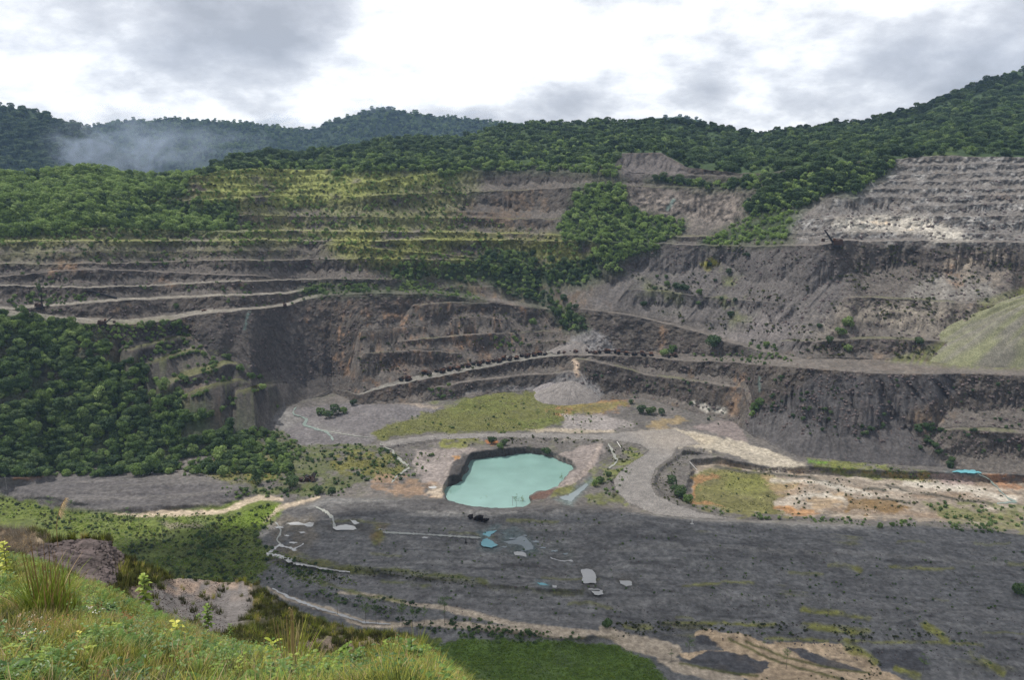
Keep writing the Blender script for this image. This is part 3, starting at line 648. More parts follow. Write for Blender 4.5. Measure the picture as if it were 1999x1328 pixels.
def paint(poly, c, s=1., f=3, w=5, ws=12, nz=None):
    m = poly_mask(PXm, PYm, poly, f*2.4, w*1.7, ws*1.6)
    m = sstep(.34, .66, m+.42*nB*(m > 0))*fl*s*(.72+.5*nE)
    if nz is not None: m = m*nz
    mixc(m, np.array(c, np.float32))
brk = sstep(-.45, .15, nB+.5*nA)
# left valley floor and grey wash
paint(Z5([(60, 760), (200, 740), (350, 720), (560, 700), (1090, 740), (900, 790), (660, 860), (640, 940), (420, 960), (230, 960), (160, 870)]), (.145, .13, .135))
paint(Z5([(60, 760), (200, 740), (260, 800), (200, 830), (150, 860)]), (.20, .185, .18), .7)
paint(Z5([(560, 660), (700, 690), (1090, 725), (1080, 740), (700, 705)]), (.30, .24, .20), .7)
# scrub round the left floor
paint(Z5([(-200, 930), (150, 860), (230, 940), (440, 940), (640, 940), (800, 1000), (860, 1080), (700, 1120), (560, 1140), (500, 1190), (300, 1220), (-200, 1220)]), (.085, .095, .035), .85, nz=brk)
paint(Z5([(430, 1000), (560, 970), (760, 985), (820, 1080), (700, 1110), (480, 1105), (400, 1060)]), (.135, .125, .040), .9, nz=brk)
paint(Z4([(1200, 930), (1450, 900), (1600, 990), (1560, 1080), (1300, 1100), (1150, 1060)]), (.16, .145, .04), .8, nz=brk)
# meadows
paint(Z5([(650, 880), (760, 810), (900, 790), (930, 760), (1100, 730), (1170, 680), (1350, 640), (1620, 645), (1870, 700), (1720, 800), (1560, 860), (1300, 868), (1000, 870), (800, 890), (700, 915)]), meadow, 1, 3, 6)
paint(Z5([(1000, 690), (1200, 660), (1500, 700), (1400, 760), (1200, 780), (1050, 760)]), (.12, .135, .04), .6, 8, 8, nz=brk)
paint(Z5([(1400, 800), (1700, 790), (1690, 840), (1500, 860)]), (.11, .13, .035), .7, 6, 8, nz=brk)
paint(Z5([(1620, 740), (1760, 700), (1860, 690), (1999, 680), (2100, 700), (1999, 760), (1780, 780), (1680, 780)]), (.25, .13, .07), .8, 4, 6, nz=brk)
paint(Z6([(0, 570), (120, 570), (260, 590), (280, 615), (100, 640), (0, 620)]), (.16, .145, .05), .75, 5, 12)
paint(Z6([(100, 575), (260, 580), (270, 595), (110, 590)]), (.26, .15, .08), .7, 4, 8)
paint(Z6([(0, 640), (150, 640), (330, 690), (200, 715), (0, 700)]), (.25, .22, .215), .95)
paint(Z6([(360, 670), (520, 650), (540, 680), (440, 700), (380, 700)]), (.26, .19, .10), .7, 4, 10)
paint(Z6([(590, 680), (740, 670), (800, 760), (760, 770), (640, 720), (560, 700)]), (.19, .155, .15), 1, 3, 4)
paint(Z5([(1500, 850), (1700, 850), (1999, 860), (1999, 872), (1560, 868)]), (.36, .30, .24), .8, 2, 3)
# pale junction and clay flat
paint(Z6([(330, 712), (500, 700), (620, 728), (800, 770), (960, 820), (1070, 870), (1050, 897), (860, 862), (700, 810), (560, 785), (470, 790), (380, 770)]), (.36, .31, .255), .95, 3, 4)
paint(Z6([(480, 720), (600, 740), (700, 780), (600, 785), (480, 760)]), (.40, .33, .25), .6, 8, 4)
# around the lake
paint(ZL([(-200, 300), (100, 280), (340, 260), (400, 300), (250, 350), (150, 420), (130, 640), (-50, 640), (-200, 520)]), (.25, .21, .20), .95, 3, 5)
paint(ZL([(50, 170), (400, 150), (480, 240), (300, 270), (60, 260)]), (.155, .155, .04), .85, 4, 6, nz=brk)
paint(ZL([(150, 640), (130, 480), (180, 400), (340, 320), (520, 290), (760, 260), (900, 290), (920, 330), (780, 350), (500, 390), (330, 420), (300, 500), (260, 560), (240, 640)]), (.060, .054, .054), .95, 2, 4)
paint(ZL([(480, 200), (620, 200), (640, 225), (500, 240)]), (.40, .15, .05), .8, 2, 4)
paint(ZL([(160, 360), (230, 350), (230, 380), (170, 385)]), (.40, .2, .06), .8, 2, 4)
paint(ZL([(1130, 350), (1300, 290), (1580, 230), (1650, 300), (1560, 450), (1450, 560), (1250, 650), (1180, 660), (1280, 560), (1380, 470), (1260, 420)]), (.235, .195, .185), .95, 2, 4)
paint(ZL([(1600, 230), (1640, 230), (1570, 400), (1480, 540), (1340, 640), (1200, 670), (1380, 590), (1500, 440)]), (.30, .24, .22), .8, 2, 3)
paint(ZL([(920, 740), (1080, 680), (1200, 690), (1100, 760), (1000, 780), (920, 780)]), (.12, .065, .05), .9, 2, 4)
paint(ZL([(1150, 700), (1380, 640), (1340, 720), (1200, 740), (1120, 770)]), (.13, .13, .035), .8, 3, 4)
paint(ZL([(-600, 500), (-200, 600), (60, 640), (110, 660), (60, 760), (-100, 740), (-600, 700)]), (.26, .17, .115), .8, 4, 8, nz=brk)
paint(ZL([(-30, 640), (110, 640), (60, 760), (-120, 720)]), (.42, .34, .27), .8, 3, 4)
paint(ZL([(1600, 420), (1900, 280), (2100, 330), (1900, 450), (1750, 580), (1500, 660), (1480, 590)]), (.13, .14, .035), .8, 4, 6, nz=brk)
paint(ZL([(1500, 740), (1750, 700), (1800, 760), (1900, 860), (1500, 800)]), (.11, .115, .04), .8, 4, 6, nz=brk)
paint(ZL([(-1600, 880), (200, 760), (300, 820), (700, 860), (1400, 830), (1900, 870), (1900, 900), (0, 900), (-1600, 1000)]), (.065, .06, .062), .8, 4, 4)
# orange basin
paint(BASIN, (.24, .195, .16), 1, 4, 9)
mixc(fl*poly_mask(PXm, PYm, BASIN, 4)*sstep(.0, .5, fbm(X/30, Y/12, oct=4, seed=71))*.7, C3(.20, .14, .10)); mixc(fl*poly_mask(PXm, PYm, BASIN, 4)*sstep(.1, .45, fbm(X/40, Y/9, oct=4, seed=72))*.7, C3(.40, .34, .29))
paint(Z6([(545, 920), (600, 880), (760, 880), (900, 900), (1000, 960), (900, 1010), (960, 1080), (760, 1080), (600, 1050), (560, 1030)]), (.135, .125, .050), 1, 5, 12)
paint(Z6([(545, 925), (640, 895), (660, 910), (590, 950), (575, 1010), (700, 1050), (560, 1030)]), (.30, .155, .08), .75, 4, 12)
paint(Z6([(700, 920), (880, 900), (960, 960), (820, 1000), (700, 980)]), (.15, .15, .045), .7, 8, 8)
paint(Z6([(860, 880), (1060, 900), (1100, 960), (960, 1020), (880, 960)]), (.31, .21, .14), .6, 6, 8, nz=brk)
paint(Z6([(1060, 1000), (1240, 970), (1200, 1040), (1080, 1060)]), (.30, .21, .13), .7, 5, 12)
paint(Z6([(1230, 1010), (1400, 1000), (1500, 1050), (1400, 1075), (1240, 1060)]), (.17, .105, .045), .8, 4, 12)
paint(Z6([(900, 1040), (1000, 1050), (1120, 1075), (1000, 1085)]), (.30, .15, .06), .8, 3, 6)
paint(Z6([(1040, 830), (1300, 850), (1600, 900), (1600, 940), (1300, 920), (1100, 890)]), (.14, .15, .035), .9, 3, 6, nz=brk)
paint(Z6([(1050, 840), (1140, 845), (1140, 860), (1060, 860)]), (.12, .22, .03), .8, 3, 4)
paint(Z6([(1290, 880), (1600, 900), (1610, 930), (1400, 920)]), (.28, .17, .07), .6, 3, 7, nz=brk)
paint(Z6([(1600, 900), (1760, 900), (1800, 940), (1660, 950)]), (.27, .20, .19), .8, 3, 7)
paint(Z6([(1800, 900), (2100, 910), (2100, 980), (1900, 960)]), (.30, .15, .08), .7, 3, 7, nz=brk)
paint(Z6([(1560, 1030), (1900, 1030), (2100, 1040), (2100, 1160), (1700, 1120)]), (.12, .125, .045), .8, 4, 8, nz=brk)
for pl in (Z6([(660, 870), (760, 890), (900, 900), (1060, 915), (1200, 960)]), Z6([(1300, 965), (1390, 970)]), Z6([(1560, 985), (1700, 1010), (1860, 1030)]), Z6([(1390, 1010), (1500, 1025)]), Z6([(1400, 950), (1490, 975)])):
    mixc(fl*path_mask(PXm, PYm, pl, 5, 2, 4)*.9, C3(.065, .06, .05))
for pl, wd in ((Z6([(1480, 940), (1700, 960), (1860, 990), (1960, 1020)]), 12), (Z6([(900, 930), (1080, 935), (1200, 960), (1340, 990)]), 8), (Z6([(960, 1010), (1100, 990), (1220, 1010)]), 8)):
    mixc(fl*path_mask(PXm, PYm, pl, wd, 3, 8)*.7, C3(.47, .42, .37))
# lower left: green flats, pale stream bed, dark mound
paint(Z7([(-400, 200), (0, 180), (300, 260), (700, 290), (1300, 240), (1500, 200), (1600, 260), (1540, 330), (1430, 430), (1530, 500), (1500, 560), (1400, 700), (1300, 900), (-400, 900)]), (.12, .145, .038), 1, 4, 8)
paint(Z7([(0, 250), (300, 270), (600, 330), (1100, 420), (1000, 520), (600, 480), (200, 400), (0, 340)]), (.11, .13, .03), .8, 10, 14, nz=brk)
paint(Z7([(1250, 330), (1450, 260), (1590, 250), (1530, 330), (1400, 400), (1200, 380)]), (.125, .17, .027), .9, 3, 6)
paint(Z7([(560, 430), (900, 420), (1300, 500), (1500, 560), (1300, 680), (900, 600), (700, 520)]), (.07, .085, .028), .7, 10, 14, nz=brk)
paint(Z7([(880, 340), (1100, 350), (1140, 370), (950, 385)]), (.20, .165, .13), .8, 3, 5)
mixc(moundm*(PYm < 1003), C3(.100, .090, .092)); mixc(moundm*sstep(-.1, .4, fbm((X+Y*.3)/70, (Y-.25*X)/5, oct=3, seed=63))*.6, C3(.15, .135, .13))
paint(Z7([(60, 95), (100, 50), (190, 30), (280, 85), (200, 105), (80, 110)]), (.16, .09, .055), .95, 2, 5)
def P3(fn, pts): q = fn([(a, b) for a, b, w in pts]); return [(x, y, w) for (x, y), (_, _, w) in zip(q, pts)]
PALEP = [P3(Z7, [(640, 300, 3), (780, 305, 7), (900, 292, 12), (1120, 292, 11), (1240, 285, 7), (1310, 260, 12), (1380, 225, 12), (1450, 205, 10), (1570, 215, 8)]),
         P3(Z7, [(1440, 415, 10), (1500, 380, 14), (1560, 350, 8)]), P3(Z7, [(1480, 340, 4), (1560, 260, 8), (1660, 240, 7), (1780, 205, 5)]),
         P3(Z8, [(60, 660, 4), (140, 710, 9), (300, 760, 9), (430, 800, 11), (560, 850, 13), (700, 860, 12), (860, 850, 10), (960, 850, 14), (1100, 860, 14), (1300, 880, 14), (1500, 900, 15), (1700, 910, 15)]),
         P3(Z8, [(430, 690, 4), (600, 700, 5), (800, 745, 8), (1000, 775, 11), (1200, 815, 12), (1330, 850, 12), (1600, 890, 12), (1760, 900, 10), (1999, 950, 14)]),
         P3(ZR, [(-60, 700, 16), (60, 760, 30), (200, 790, 34), (300, 800, 22), (240, 830, 30), (300, 880, 24), (400, 910, 18), (600, 950, 24)])]
for i, pl in enumerate(PALEP):
    mixc(fl*path_mask(PXm, PYm, pl, 8, 1.5, 5, 9, seed=5+i)*.95, C3(.44, .35, .27) if i != 1 else C3(.36, .32, .29))
# near right clay channels
paint(ZR([(430, 700), (640, 720), (700, 760), (1100, 770), (1240, 830), (1300, 900), (1450, 960), (700, 960), (400, 870), (300, 820), (540, 790), (380, 740)]), (.50, .36, .24), 1, 2, 5)
for pl in ([(390, 735), (440, 735), (510, 775), (460, 785), (400, 760)], [(340, 860), (460, 800), (560, 800), (760, 860), (720, 920), (600, 930)], [(840, 790), (900, 785), (1060, 850), (1220, 905), (1100, 900), (940, 850)], [(1250, 790), (1500, 800), (1540, 900), (1300, 890)]):
    paint(ZR(pl), (.085, .08, .085), 1, 2, 4)
for pl in ([(560, 750), (760, 840), (1000, 920), (1100, 946)], [(640, 760), (860, 840), (1100, 900), (1240, 910)], [(320, 870), (520, 910), (700, 930)]):
    mixc(fl*path_mask(PXm, PYm, ZR(pl), 5, 2, 3)*.9, C3(.10, .10, .03))
for pl, wd in (([(240, 672), (480, 668), (700, 678), (780, 672)], 7), ([(920, 680), (1000, 690), (1240, 715)], 12), ([(340, 490), (440, 482), (540, 468), (670, 470)], 4), ([(1050, 382), (1130, 384), (1200, 412)], 8),
               ([(1340, 395), (1500, 402), (1650, 405)], 4), ([(1740, 820), (1820, 860), (1900, 915)], 12), ([(1520, 680), (1620, 750)], 16), ([(1380, 890), (1480, 930)], 16), ([(740, 745), (1140, 755), (1500, 765), (1790, 775)], 5), ([(60, 690), (170, 690)], 9), ([(1130, 780), (1240, 830), (1270, 860)], 16),
               ([(920, 600), (1100, 620), (1240, 640)], 9)):
    mixc(fl*path_mask(PXm, PYm, ZR(pl), wd, 3, 7, 14)*.75*sstep(-.6, .1, nB), C3(.22, .21, .035))
for pl, wd in (([(500, 570), (700, 575), (900, 590), (1080, 615), (1190, 640)], 14), ([(180, 490), (350, 540), (480, 560)], 14), ([(200, 590), (420, 660), (560, 700), (760, 730)], 6), ([(1220, 660), (1500, 690), (1700, 690)], 8), ([(620, 350), (650, 400), (620, 420)], 16), ([(660, 630), (900, 650)], 5)):
    mixc(fl*path_mask(PXm, PYm, Z8(pl), wd, 3, 8, 14)*.8*sstep(-.6, .1, nB), C3(.13, .135, .03))
for pl in ([(520, 560), (760, 590), (1000, 640), (1200, 668), (1700, 690)], [(1290, 545), (1460, 550)], [(1130, 380), (1180, 340), (1260, 350)]):
    mixc(fl*path_mask(PXm, PYm, Z8(pl), 7, 3, 3)*.6, C3(.035, .032, .033))
# worn vehicle tracks over plain and floor
for pl, wd, c_ in ((Z8([(620, 330), (900, 345), (1150, 360), (1400, 350), (1999, 330)]), 9, (.19, .175, .165)), (Z8([(700, 600), (1000, 640), (1300, 680), (1700, 730), (1999, 760)]), 16, (.18, .168, .165)), (Z8([(300, 600), (560, 640), (800, 690), (1200, 770), (1500, 830), (1800, 840)]), 22, (.165, .152, .150)),
                   (Z8([(560, 420), (640, 470), (700, 540)]), 4, (.07, .065, .065)), (Z8([(600, 400), (690, 470), (740, 550)]), 4, (.07, .065, .065)), (Z8([(1700, 560), (1900, 600), (1999, 680), (1900, 760)]), 12, (.17, .16, .155)), (Z8([(1750, 420), (1900, 480), (1980, 560), (1999, 640)]), 6, (.075, .07, .07)),
                   (ZR([(0, 160), (200, 180), (500, 175), (900, 190), (1300, 215), (1999, 290)]), 9, (.18, .168, .165)), (ZR([(0, 300), (300, 290), (700, 310), (1200, 330), (1999, 380)]), 8, (.19, .175, .165)), (ZR([(0, 600), (200, 560), (600, 540), (1100, 560), (1999, 640)]), 12, (.175, .162, .158)),
                   (ZR([(0, 230), (200, 245), (400, 290)]), 9, (.065, .06, .062)), (ZR([(150, 180), (260, 230), (370, 300)]), 6, (.07, .065, .065)), (ZR([(900, 330), (960, 400), (1100, 420)]), 12, (.07, .065, .068)), (ZR([(1300, 700), (1450, 650), (1600, 620)]), 4, (.07, .065, .068)),
                   (Z5([(100, 770), (260, 800), (420, 850), (640, 900)]), 12, (.18, .165, .16)), (Z5([(1060, 990), (1080, 1080), (1040, 1160)]), 10, (.24, .20, .185)), (ZL([(1590, 225), (1560, 360), (1460, 500), (1300, 620)]), 5, (.30, .25, .22)), (ZL([(1640, 260), (1620, 400), (1520, 520), (1340, 650)]), 5, (.16, .14, .135)),
                   (Z6([(0, 745), (300, 738), (420, 745), (700, 790), (1000, 860)]), 5, (.30, .26, .22)), (Z6([(300, 880), (250, 940), (290, 1010), (420, 1070)]), 5, (.26, .24, .22)), (Z6([(350, 870), (300, 940), (340, 1000), (470, 1060)]), 5, (.15, .14, .13))):
    mixc(fl*path_mask(PXm, PYm, pl, wd, 3, 9, 22)*.65*(.5+.6*nE), C3(*c_))
for i in range(46):
    r__ = np.random.default_rng(900+i); x0_ = r__.uniform(640, 1980); y0_ = r__.uniform(1040, 1300) if x0_ > 1100 else r__.uniform(1010, 1180); l_ = r__.uniform(25, 120)
    mixc(plain*path_mask(PXm, PYm, [(x0_, y0_), (x0_+l_*.5, y0_+r__.uniform(-3, 6)), (x0_+l_, y0_+r__.uniform(0, 10))], r__.uniform(2, 6), 2, 6, 14)*.6, C3(.055, .05, .05) if i % 3 else C3(.16, .155, .05))
for k_, pl_, _ in PUDDLES:
    pl_ = [(np.mean(pl_, axis=0)[0]+(x-np.mean(pl_, axis=0)[0])*1.25, np.mean(pl_, axis=0)[1]+(y-np.mean(pl_, axis=0)[1])*1.5) for x, y in pl_]
    mixc(fl*poly_mask(PXm, PYm, pl_, 7, 6, 10)*.8*(.6+.6*nE), C3(.062, .054, .046) if k_ == 'g' else C3(.10, .14, .145))
for pl_, c_ in ((Z8([(60, 300), (300, 290), (330, 400), (250, 470), (200, 540), (60, 520), (80, 400)]), (.15, .125, .10)), (Z8([(1160, 350), (1480, 360), (1660, 480), (1640, 540), (1300, 500), (1160, 460)]), (.105, .105, .10)), (Z8([(600, 330), (680, 340), (640, 420), (600, 400)]), (.19, .13, .05)), (Z8([(160, 470), (330, 520), (480, 560), (420, 590), (200, 520)]), (.14, .12, .05))):
    mixc(fl*poly_mask(PXm, PYm, pl_, 8, 12, 14)*.7*sstep(-.4, .2, nB+.4*nA), C3(*c_))
paint([(830, 1262), (900, 1250), (1000, 1252), (1110, 1250), (1200, 1262), (1270, 1290), (1310, 1340), (1300, 1700), (700, 1700), (780, 1300)], (.082, .125, .024), 1, 4, 8)
paint([(400, 1180), (560, 1190), (720, 1235), (860, 1250), (800, 1340), (300, 1700), (200, 1300)], (.10, .12, .03), 1, 4, 8)
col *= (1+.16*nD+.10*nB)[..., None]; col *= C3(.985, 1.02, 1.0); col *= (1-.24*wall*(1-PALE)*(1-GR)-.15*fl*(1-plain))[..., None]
col = np.clip(col, .012, .8)

# vegetation density used further down is read on the same grid
co = np.stack([X2, Y2, Z2_], -1)
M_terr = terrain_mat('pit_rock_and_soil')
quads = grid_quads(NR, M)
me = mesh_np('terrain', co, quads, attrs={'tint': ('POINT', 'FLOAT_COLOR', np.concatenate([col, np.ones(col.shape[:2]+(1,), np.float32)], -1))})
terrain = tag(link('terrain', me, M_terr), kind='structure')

# lookup: photograph pixel -> point of the finished ground (front-most)
tx_, tz_ = co[..., 0]/co[..., 1], (co[..., 2]-CAMZ)/co[..., 1]
QX, QY = proj(tx_, tz_)
GW, GH = 1100, 740; OX = -100
gi = ((QX-OX)/2).astype(int); gj = (QY/2).astype(int)
ok = (gi >= 0) & (gi < GW) & (gj >= 0) & (gj < GH) & (ttype < 5)
look = np.full((GH, GW), -1, np.int64)
order = np.argsort(-co[..., 1][ok])
fl_idx = np.flatnonzero(ok.ravel())[order]
look[gj.ravel()[fl_idx], gi.ravel()[fl_idx]] = fl_idx
cof = co.reshape(-1, 3)
def at(px, py):
    i, j = int((px-OX)/2), int(py/2)
    for r in range(0, 12):
        best = None
        for dj in range(-r, r+1):
            for di in ((-r, r) if abs(dj) != r else range(-r, r+1)):
                a, b = j+dj, i+di
                if 0 <= a < GH and 0 <= b < GW and look[a, b] >= 0: best = look[a, b]
        if best is not None: return Vector(cof[best])
    return None
def drape(name, mask, lift, mat, thr=.5):
    m = (mask > thr)
    q = m[:-1, :-1] & m[1:, :-1] & m[:-1, 1:] & m[1:, 1:]
    qi = quads.reshape(NR-1, M-1, 4)[q]
    if len(qi) == 0: return None
    idx, inv = np.unique(qi, return_inverse=True)
    c = cof[idx].copy(); c[:, 2] += lift
    me = mesh_np(name, c, inv.reshape(-1, 4), attrs={'tint': ('POINT', 'FLOAT_COLOR', np.concatenate([colf[idx], np.ones((len(idx), 1), np.float32)], -1))})
    return link(name, me, mat)
colf = col.reshape(-1, 3)

def ray(px, py, z):
    """point at height z seen at that place of the photograph"""
    t = float(t_of(py)); u = float(u_of(px, t)); Y = (z-CAMZ)/t
    return Vector((u*Y, Y, z))

# ------------------------------------------------------------------ water
def water_mat(name, col, rough=0.08, bump=0.02, scale=1.5):
    m, t, b = new_mat(name)
    g = nd(t, 'ShaderNodeNewGeometry'); nz = nd(t, 'ShaderNodeTexNoise'); nz.inputs['Scale'].default_value = 0.05; nz.inputs['Detail'].default_value = 4
    t.links.new(g.outputs['Position'], nz.inputs['Vector'])
    t.links.new(ramp(t, nz.outputs[0], [(0.3, [c*.88 for c in col]), (0.7, [c*1.1 for c in col])]), b.inputs['Base Color'])
    b.inputs['Roughness'].default_value = rough; b.inputs['Specular IOR Level'].default_value = 0.5
    n2 = nd(t, 'ShaderNodeTexNoise'); n2.inputs['Scale'].default_value = scale; n2.inputs['Detail'].default_value = 3
    t.links.new(g.outputs['Position'], n2.inputs['Vector'])
    bp = nd(t, 'ShaderNodeBump'); bp.inputs['Distance'].default_value = bump; bp.inputs['Strength'].default_value = 0.6
    t.links.new(n2.outputs[0], bp.inputs['Height']); t.links.new(bp.outputs[0], b.inputs['Normal'])
    return m
M_lake = water_mat('lake_water', (.165, .275, .25), .15, .08, .5)
M_wg = water_mat('sky_pale_water', (.34, .335, .325), .05, .004, 2)  # turbid water; the reflected sky is put into its pale base colour
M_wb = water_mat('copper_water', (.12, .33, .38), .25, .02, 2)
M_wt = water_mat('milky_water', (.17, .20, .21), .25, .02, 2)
M_stream = water_mat('stream_water', (.24, .245, .22), .3, .02, 2)
M_streamb = water_mat('copper_stream_water', (.18, .225, .205), .3, .02, 2)
def flat_poly(name, pts3, mat):
    me = bpy.data.meshes.new(name); me.from_pydata([tuple(p) for p in pts3], [], [tuple(range(len(pts3)))]); me.update()
    return link(name, me, mat)
def grow(poly, d):
    c = np.mean(poly, axis=0); return [tuple(np.array(p)+(np.array(p)-c)/(np.linalg.norm(np.array(p)-c)+1e-6)*d) for p in poly]
lake = flat_poly('lake', [ray(x, y, 0.0) for x, y in grow(LAKE, 7)], M_lake); tag(lake, kind='structure')
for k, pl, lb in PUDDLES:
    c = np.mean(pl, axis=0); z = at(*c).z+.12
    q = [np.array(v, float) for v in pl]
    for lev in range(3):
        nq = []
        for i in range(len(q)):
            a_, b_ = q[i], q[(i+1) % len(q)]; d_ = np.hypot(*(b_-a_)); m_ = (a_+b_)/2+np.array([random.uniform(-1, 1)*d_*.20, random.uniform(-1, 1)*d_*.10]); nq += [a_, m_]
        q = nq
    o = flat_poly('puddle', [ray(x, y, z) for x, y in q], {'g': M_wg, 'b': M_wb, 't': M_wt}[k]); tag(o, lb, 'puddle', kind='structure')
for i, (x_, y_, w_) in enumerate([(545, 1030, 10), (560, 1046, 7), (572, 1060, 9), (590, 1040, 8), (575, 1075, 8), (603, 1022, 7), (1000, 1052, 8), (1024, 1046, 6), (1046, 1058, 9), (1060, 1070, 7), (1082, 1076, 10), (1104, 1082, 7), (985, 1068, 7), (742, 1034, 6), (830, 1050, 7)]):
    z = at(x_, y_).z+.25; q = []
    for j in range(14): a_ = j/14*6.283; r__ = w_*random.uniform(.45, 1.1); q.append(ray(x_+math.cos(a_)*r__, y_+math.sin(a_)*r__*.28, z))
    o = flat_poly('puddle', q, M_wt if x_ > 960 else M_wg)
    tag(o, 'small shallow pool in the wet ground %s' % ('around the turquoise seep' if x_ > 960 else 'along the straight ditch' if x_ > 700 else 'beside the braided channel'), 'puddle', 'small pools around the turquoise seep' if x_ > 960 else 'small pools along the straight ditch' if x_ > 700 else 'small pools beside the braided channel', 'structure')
def ribbon(name, pts, mat, lift=.3, wob=1.2):
    """pts: (px, py, width px)"""
    P_ = []
    for (ax, ay, aw), (bx, by, bw) in zip(pts[:-1], pts[1:]):
        n = max(2, int(math.hypot(bx-ax, by-ay)/3))
        for i in range(n):
            f_ = i/n; P_.append((ax+(bx-ax)*f_, ay+(by-ay)*f_, aw+(bw-aw)*f_))
    P_.append(pts[-1])
    P_ = [(x+wob*math.sin(i*.9)+random.uniform(-.5, .5)*wob, y+random.uniform(-.3, .3)*wob, w*random.uniform(.35, 1.2)) for i, (x, y, w) in enumerate(P_)]
    zs = np.array([at(x, y).z for x, y, _ in P_]); k = np.ones(5)/5
    zs = np.convolve(np.pad(zs, 2, 'edge'), k, 'valid')+lift
    V = []; Fq = []
    for i, (x, y, w) in enumerate(P_):
        a = P_[max(i-1, 0)]; b = P_[min(i+1, len(P_)-1)]
        dx, dy = b[0]-a[0], b[1]-a[1]; l = math.hypot(dx, dy)+1e-6; nx, ny = -dy/l, dx/l
        V += [ray(x+nx*w/2, y+ny*w/2*.75, zs[i]), ray(x-nx*w/2, y-ny*w/2*.75, zs[i])]
        if i: Fq.append((2*i-2, 2*i-1, 2*i+1, 2*i))
    me = bpy.data.meshes.new(name); me.from_pydata([tuple(v) for v in V], [], Fq); me.update()
    return link(name, me, mat)
def st(fn, pts, mat, label, nm='stream', **k): tag(ribbon(nm, P3(fn, pts), mat, **k), label, 'stream', kind='structure')
st(Z5, [(225, 728, 2), (200, 750, 4), (215, 770, 3), (285, 795, 5), (265, 825, 7), (330, 850, 5), (400, 870, 5), (430, 915, 4)], M_streamb, 'milky green stream leaving the foot of the dark cliff')
st(Z5, [(265, 825, 2), (400, 865, 3), (560, 890, 2), (640, 900, 1.5)], M_stream, 'thin side branch of the milky green stream')
st(Z5, [(690, 935, 3), (760, 970, 4), (770, 1000, 6), (840, 1050, 6), (850, 1070, 6), (790, 1110, 4), (760, 1140, 5), (755, 1150, 3)], M_stream, 'pale winding stream left of the lake')
st(ZL, [(1680, 235, 5), (1730, 300, 6), (1745, 360, 5), (1780, 400, 7), (1700, 470, 5)], M_stream, 'short pale stream between the lake and the haul road')
st(Z6, [(1785, 893, 5), (1850, 925, 5), (1880, 960, 4), (1920, 1000, 4), (1960, 1022, 6), (1880, 1030, 3)], M_streamb, 'turquoise stream below the vivid spring at the right')
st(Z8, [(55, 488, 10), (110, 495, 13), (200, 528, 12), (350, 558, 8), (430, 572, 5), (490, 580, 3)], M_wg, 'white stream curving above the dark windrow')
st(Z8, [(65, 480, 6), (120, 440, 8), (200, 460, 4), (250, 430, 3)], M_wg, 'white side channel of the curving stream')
st(Z8, [(100, 320, 4), (130, 360, 5), (110, 410, 4), (130, 450, 5)], M_stream, 'grey braided channel beside the pale clay')
st(Z8, [(310, 240, 4), (360, 262, 9), (400, 300, 8), (408, 350, 6)], M_stream, 'grey ditch curving down to the white water', wob=.3)
st(Z8, [(660, 372, 7), (900, 385, 6), (1060, 395, 6), (1170, 402, 5)], M_stream, 'straight grey ditch leading to the turquoise seep', wob=.3)
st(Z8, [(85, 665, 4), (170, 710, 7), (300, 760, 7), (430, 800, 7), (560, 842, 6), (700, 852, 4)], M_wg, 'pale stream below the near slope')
st(Z7, [(1700, 885, 2), (1720, 905, 3), (1728, 925, 3), (1700, 965, 2)], M_stream, 'tiny stream loop in the valley scrub', lift=.3) if 0 else None

# haul road as its own worn sheet
M_road = terrain_mat('gravel_road', .9, .15, 1.6)
rm = poly_mask(PXm, PYm, ROAD, 3.5, 1.5)*fl
_sv = colf.copy()
rc = C3(.158, .148, .140)*(1+.25*nB+.12*nD)[..., None]
colf[:] = rc.reshape(-1, 3)
jn = poly_mask(PXm, PYm, Z6([(300, 712), (500, 700), (620, 728), (640, 790), (470, 800), (380, 780)]), 16, 6)
colf[:] = (rc*(1-.45*jn[..., None])+C3(.27, .235, .195)*.45*jn[..., None]).reshape(-1, 3)
tag(drape('haul_road', rm, .12, M_road), kind='structure')
colf[:] = _sv

# ------------------------------------------------------------------ NEAR HILLSIDE under the lookout
S1 = [(-900, 1120), (-300, 1095), (0, 1088), (60, 1104), (130, 1122), (200, 1152), (300, 1203), (370, 1228), (440, 1245), (520, 1262), (600, 1286), (680, 1296), (760, 1262), (820, 1275), (880, 1330), (1000, 1450), (1500, 1800), (2500, 2300)]
S1 = [(x, y+(28 if x > 400 else 12 if x > 100 else 4)) for x, y in S1]
S2 = [(-900, 1010), (-300, 1022), (0, 1030), (40, 1030), (78, 1042), (96, 1064), (120, 1064), (165, 1060), (205, 1063), (236, 1084), (262, 1096), (310, 1110), (340, 1134), (400, 1138), (470, 1136), (505, 1146), (525, 1166), (560, 1188), (620, 1219), (700, 1236), (760, 1242),
      (810, 1262), (850, 1290), (890, 1340), (1000, 1470), (1500, 1830), (2500, 2350)]
un = np.linspace(-1.7, 1.7, 760)
def lt(pts, ucol):
    p = np.array(pts, float); t = t_of(np.minimum(p[:, 1], 2200)); u = u_of(p[:, 0], t); o_ = np.argsort(u); return np.interp(ucol, u[o_], t[o_])
t1 = lt(S1, un)+9/F*fbm(un*16, un*0, oct=4, seed=201); t2 = np.maximum(lt(S2, un)+1.5/F*fbm(un*40, un*0, oct=3, seed=202), t1+.01)
pn = proj(un, t1)[0]
Y1n = np.interp(pn, [-300, 0, 200, 400, 650, 760, 880, 1300], [34, 31, 27, 24, 17, 15, 13, 11])
Y2n = np.interp(pn, [-300, 0, 100, 200, 300, 450, 600, 800, 900, 1300], [52, 46, 40, 42, 60, 78, 62, 40, 30, 24])
Y2n = np.maximum(Y2n, Y1n*1.25)
segs = []
def nz_(v): return np.full(un.shape, float(v))
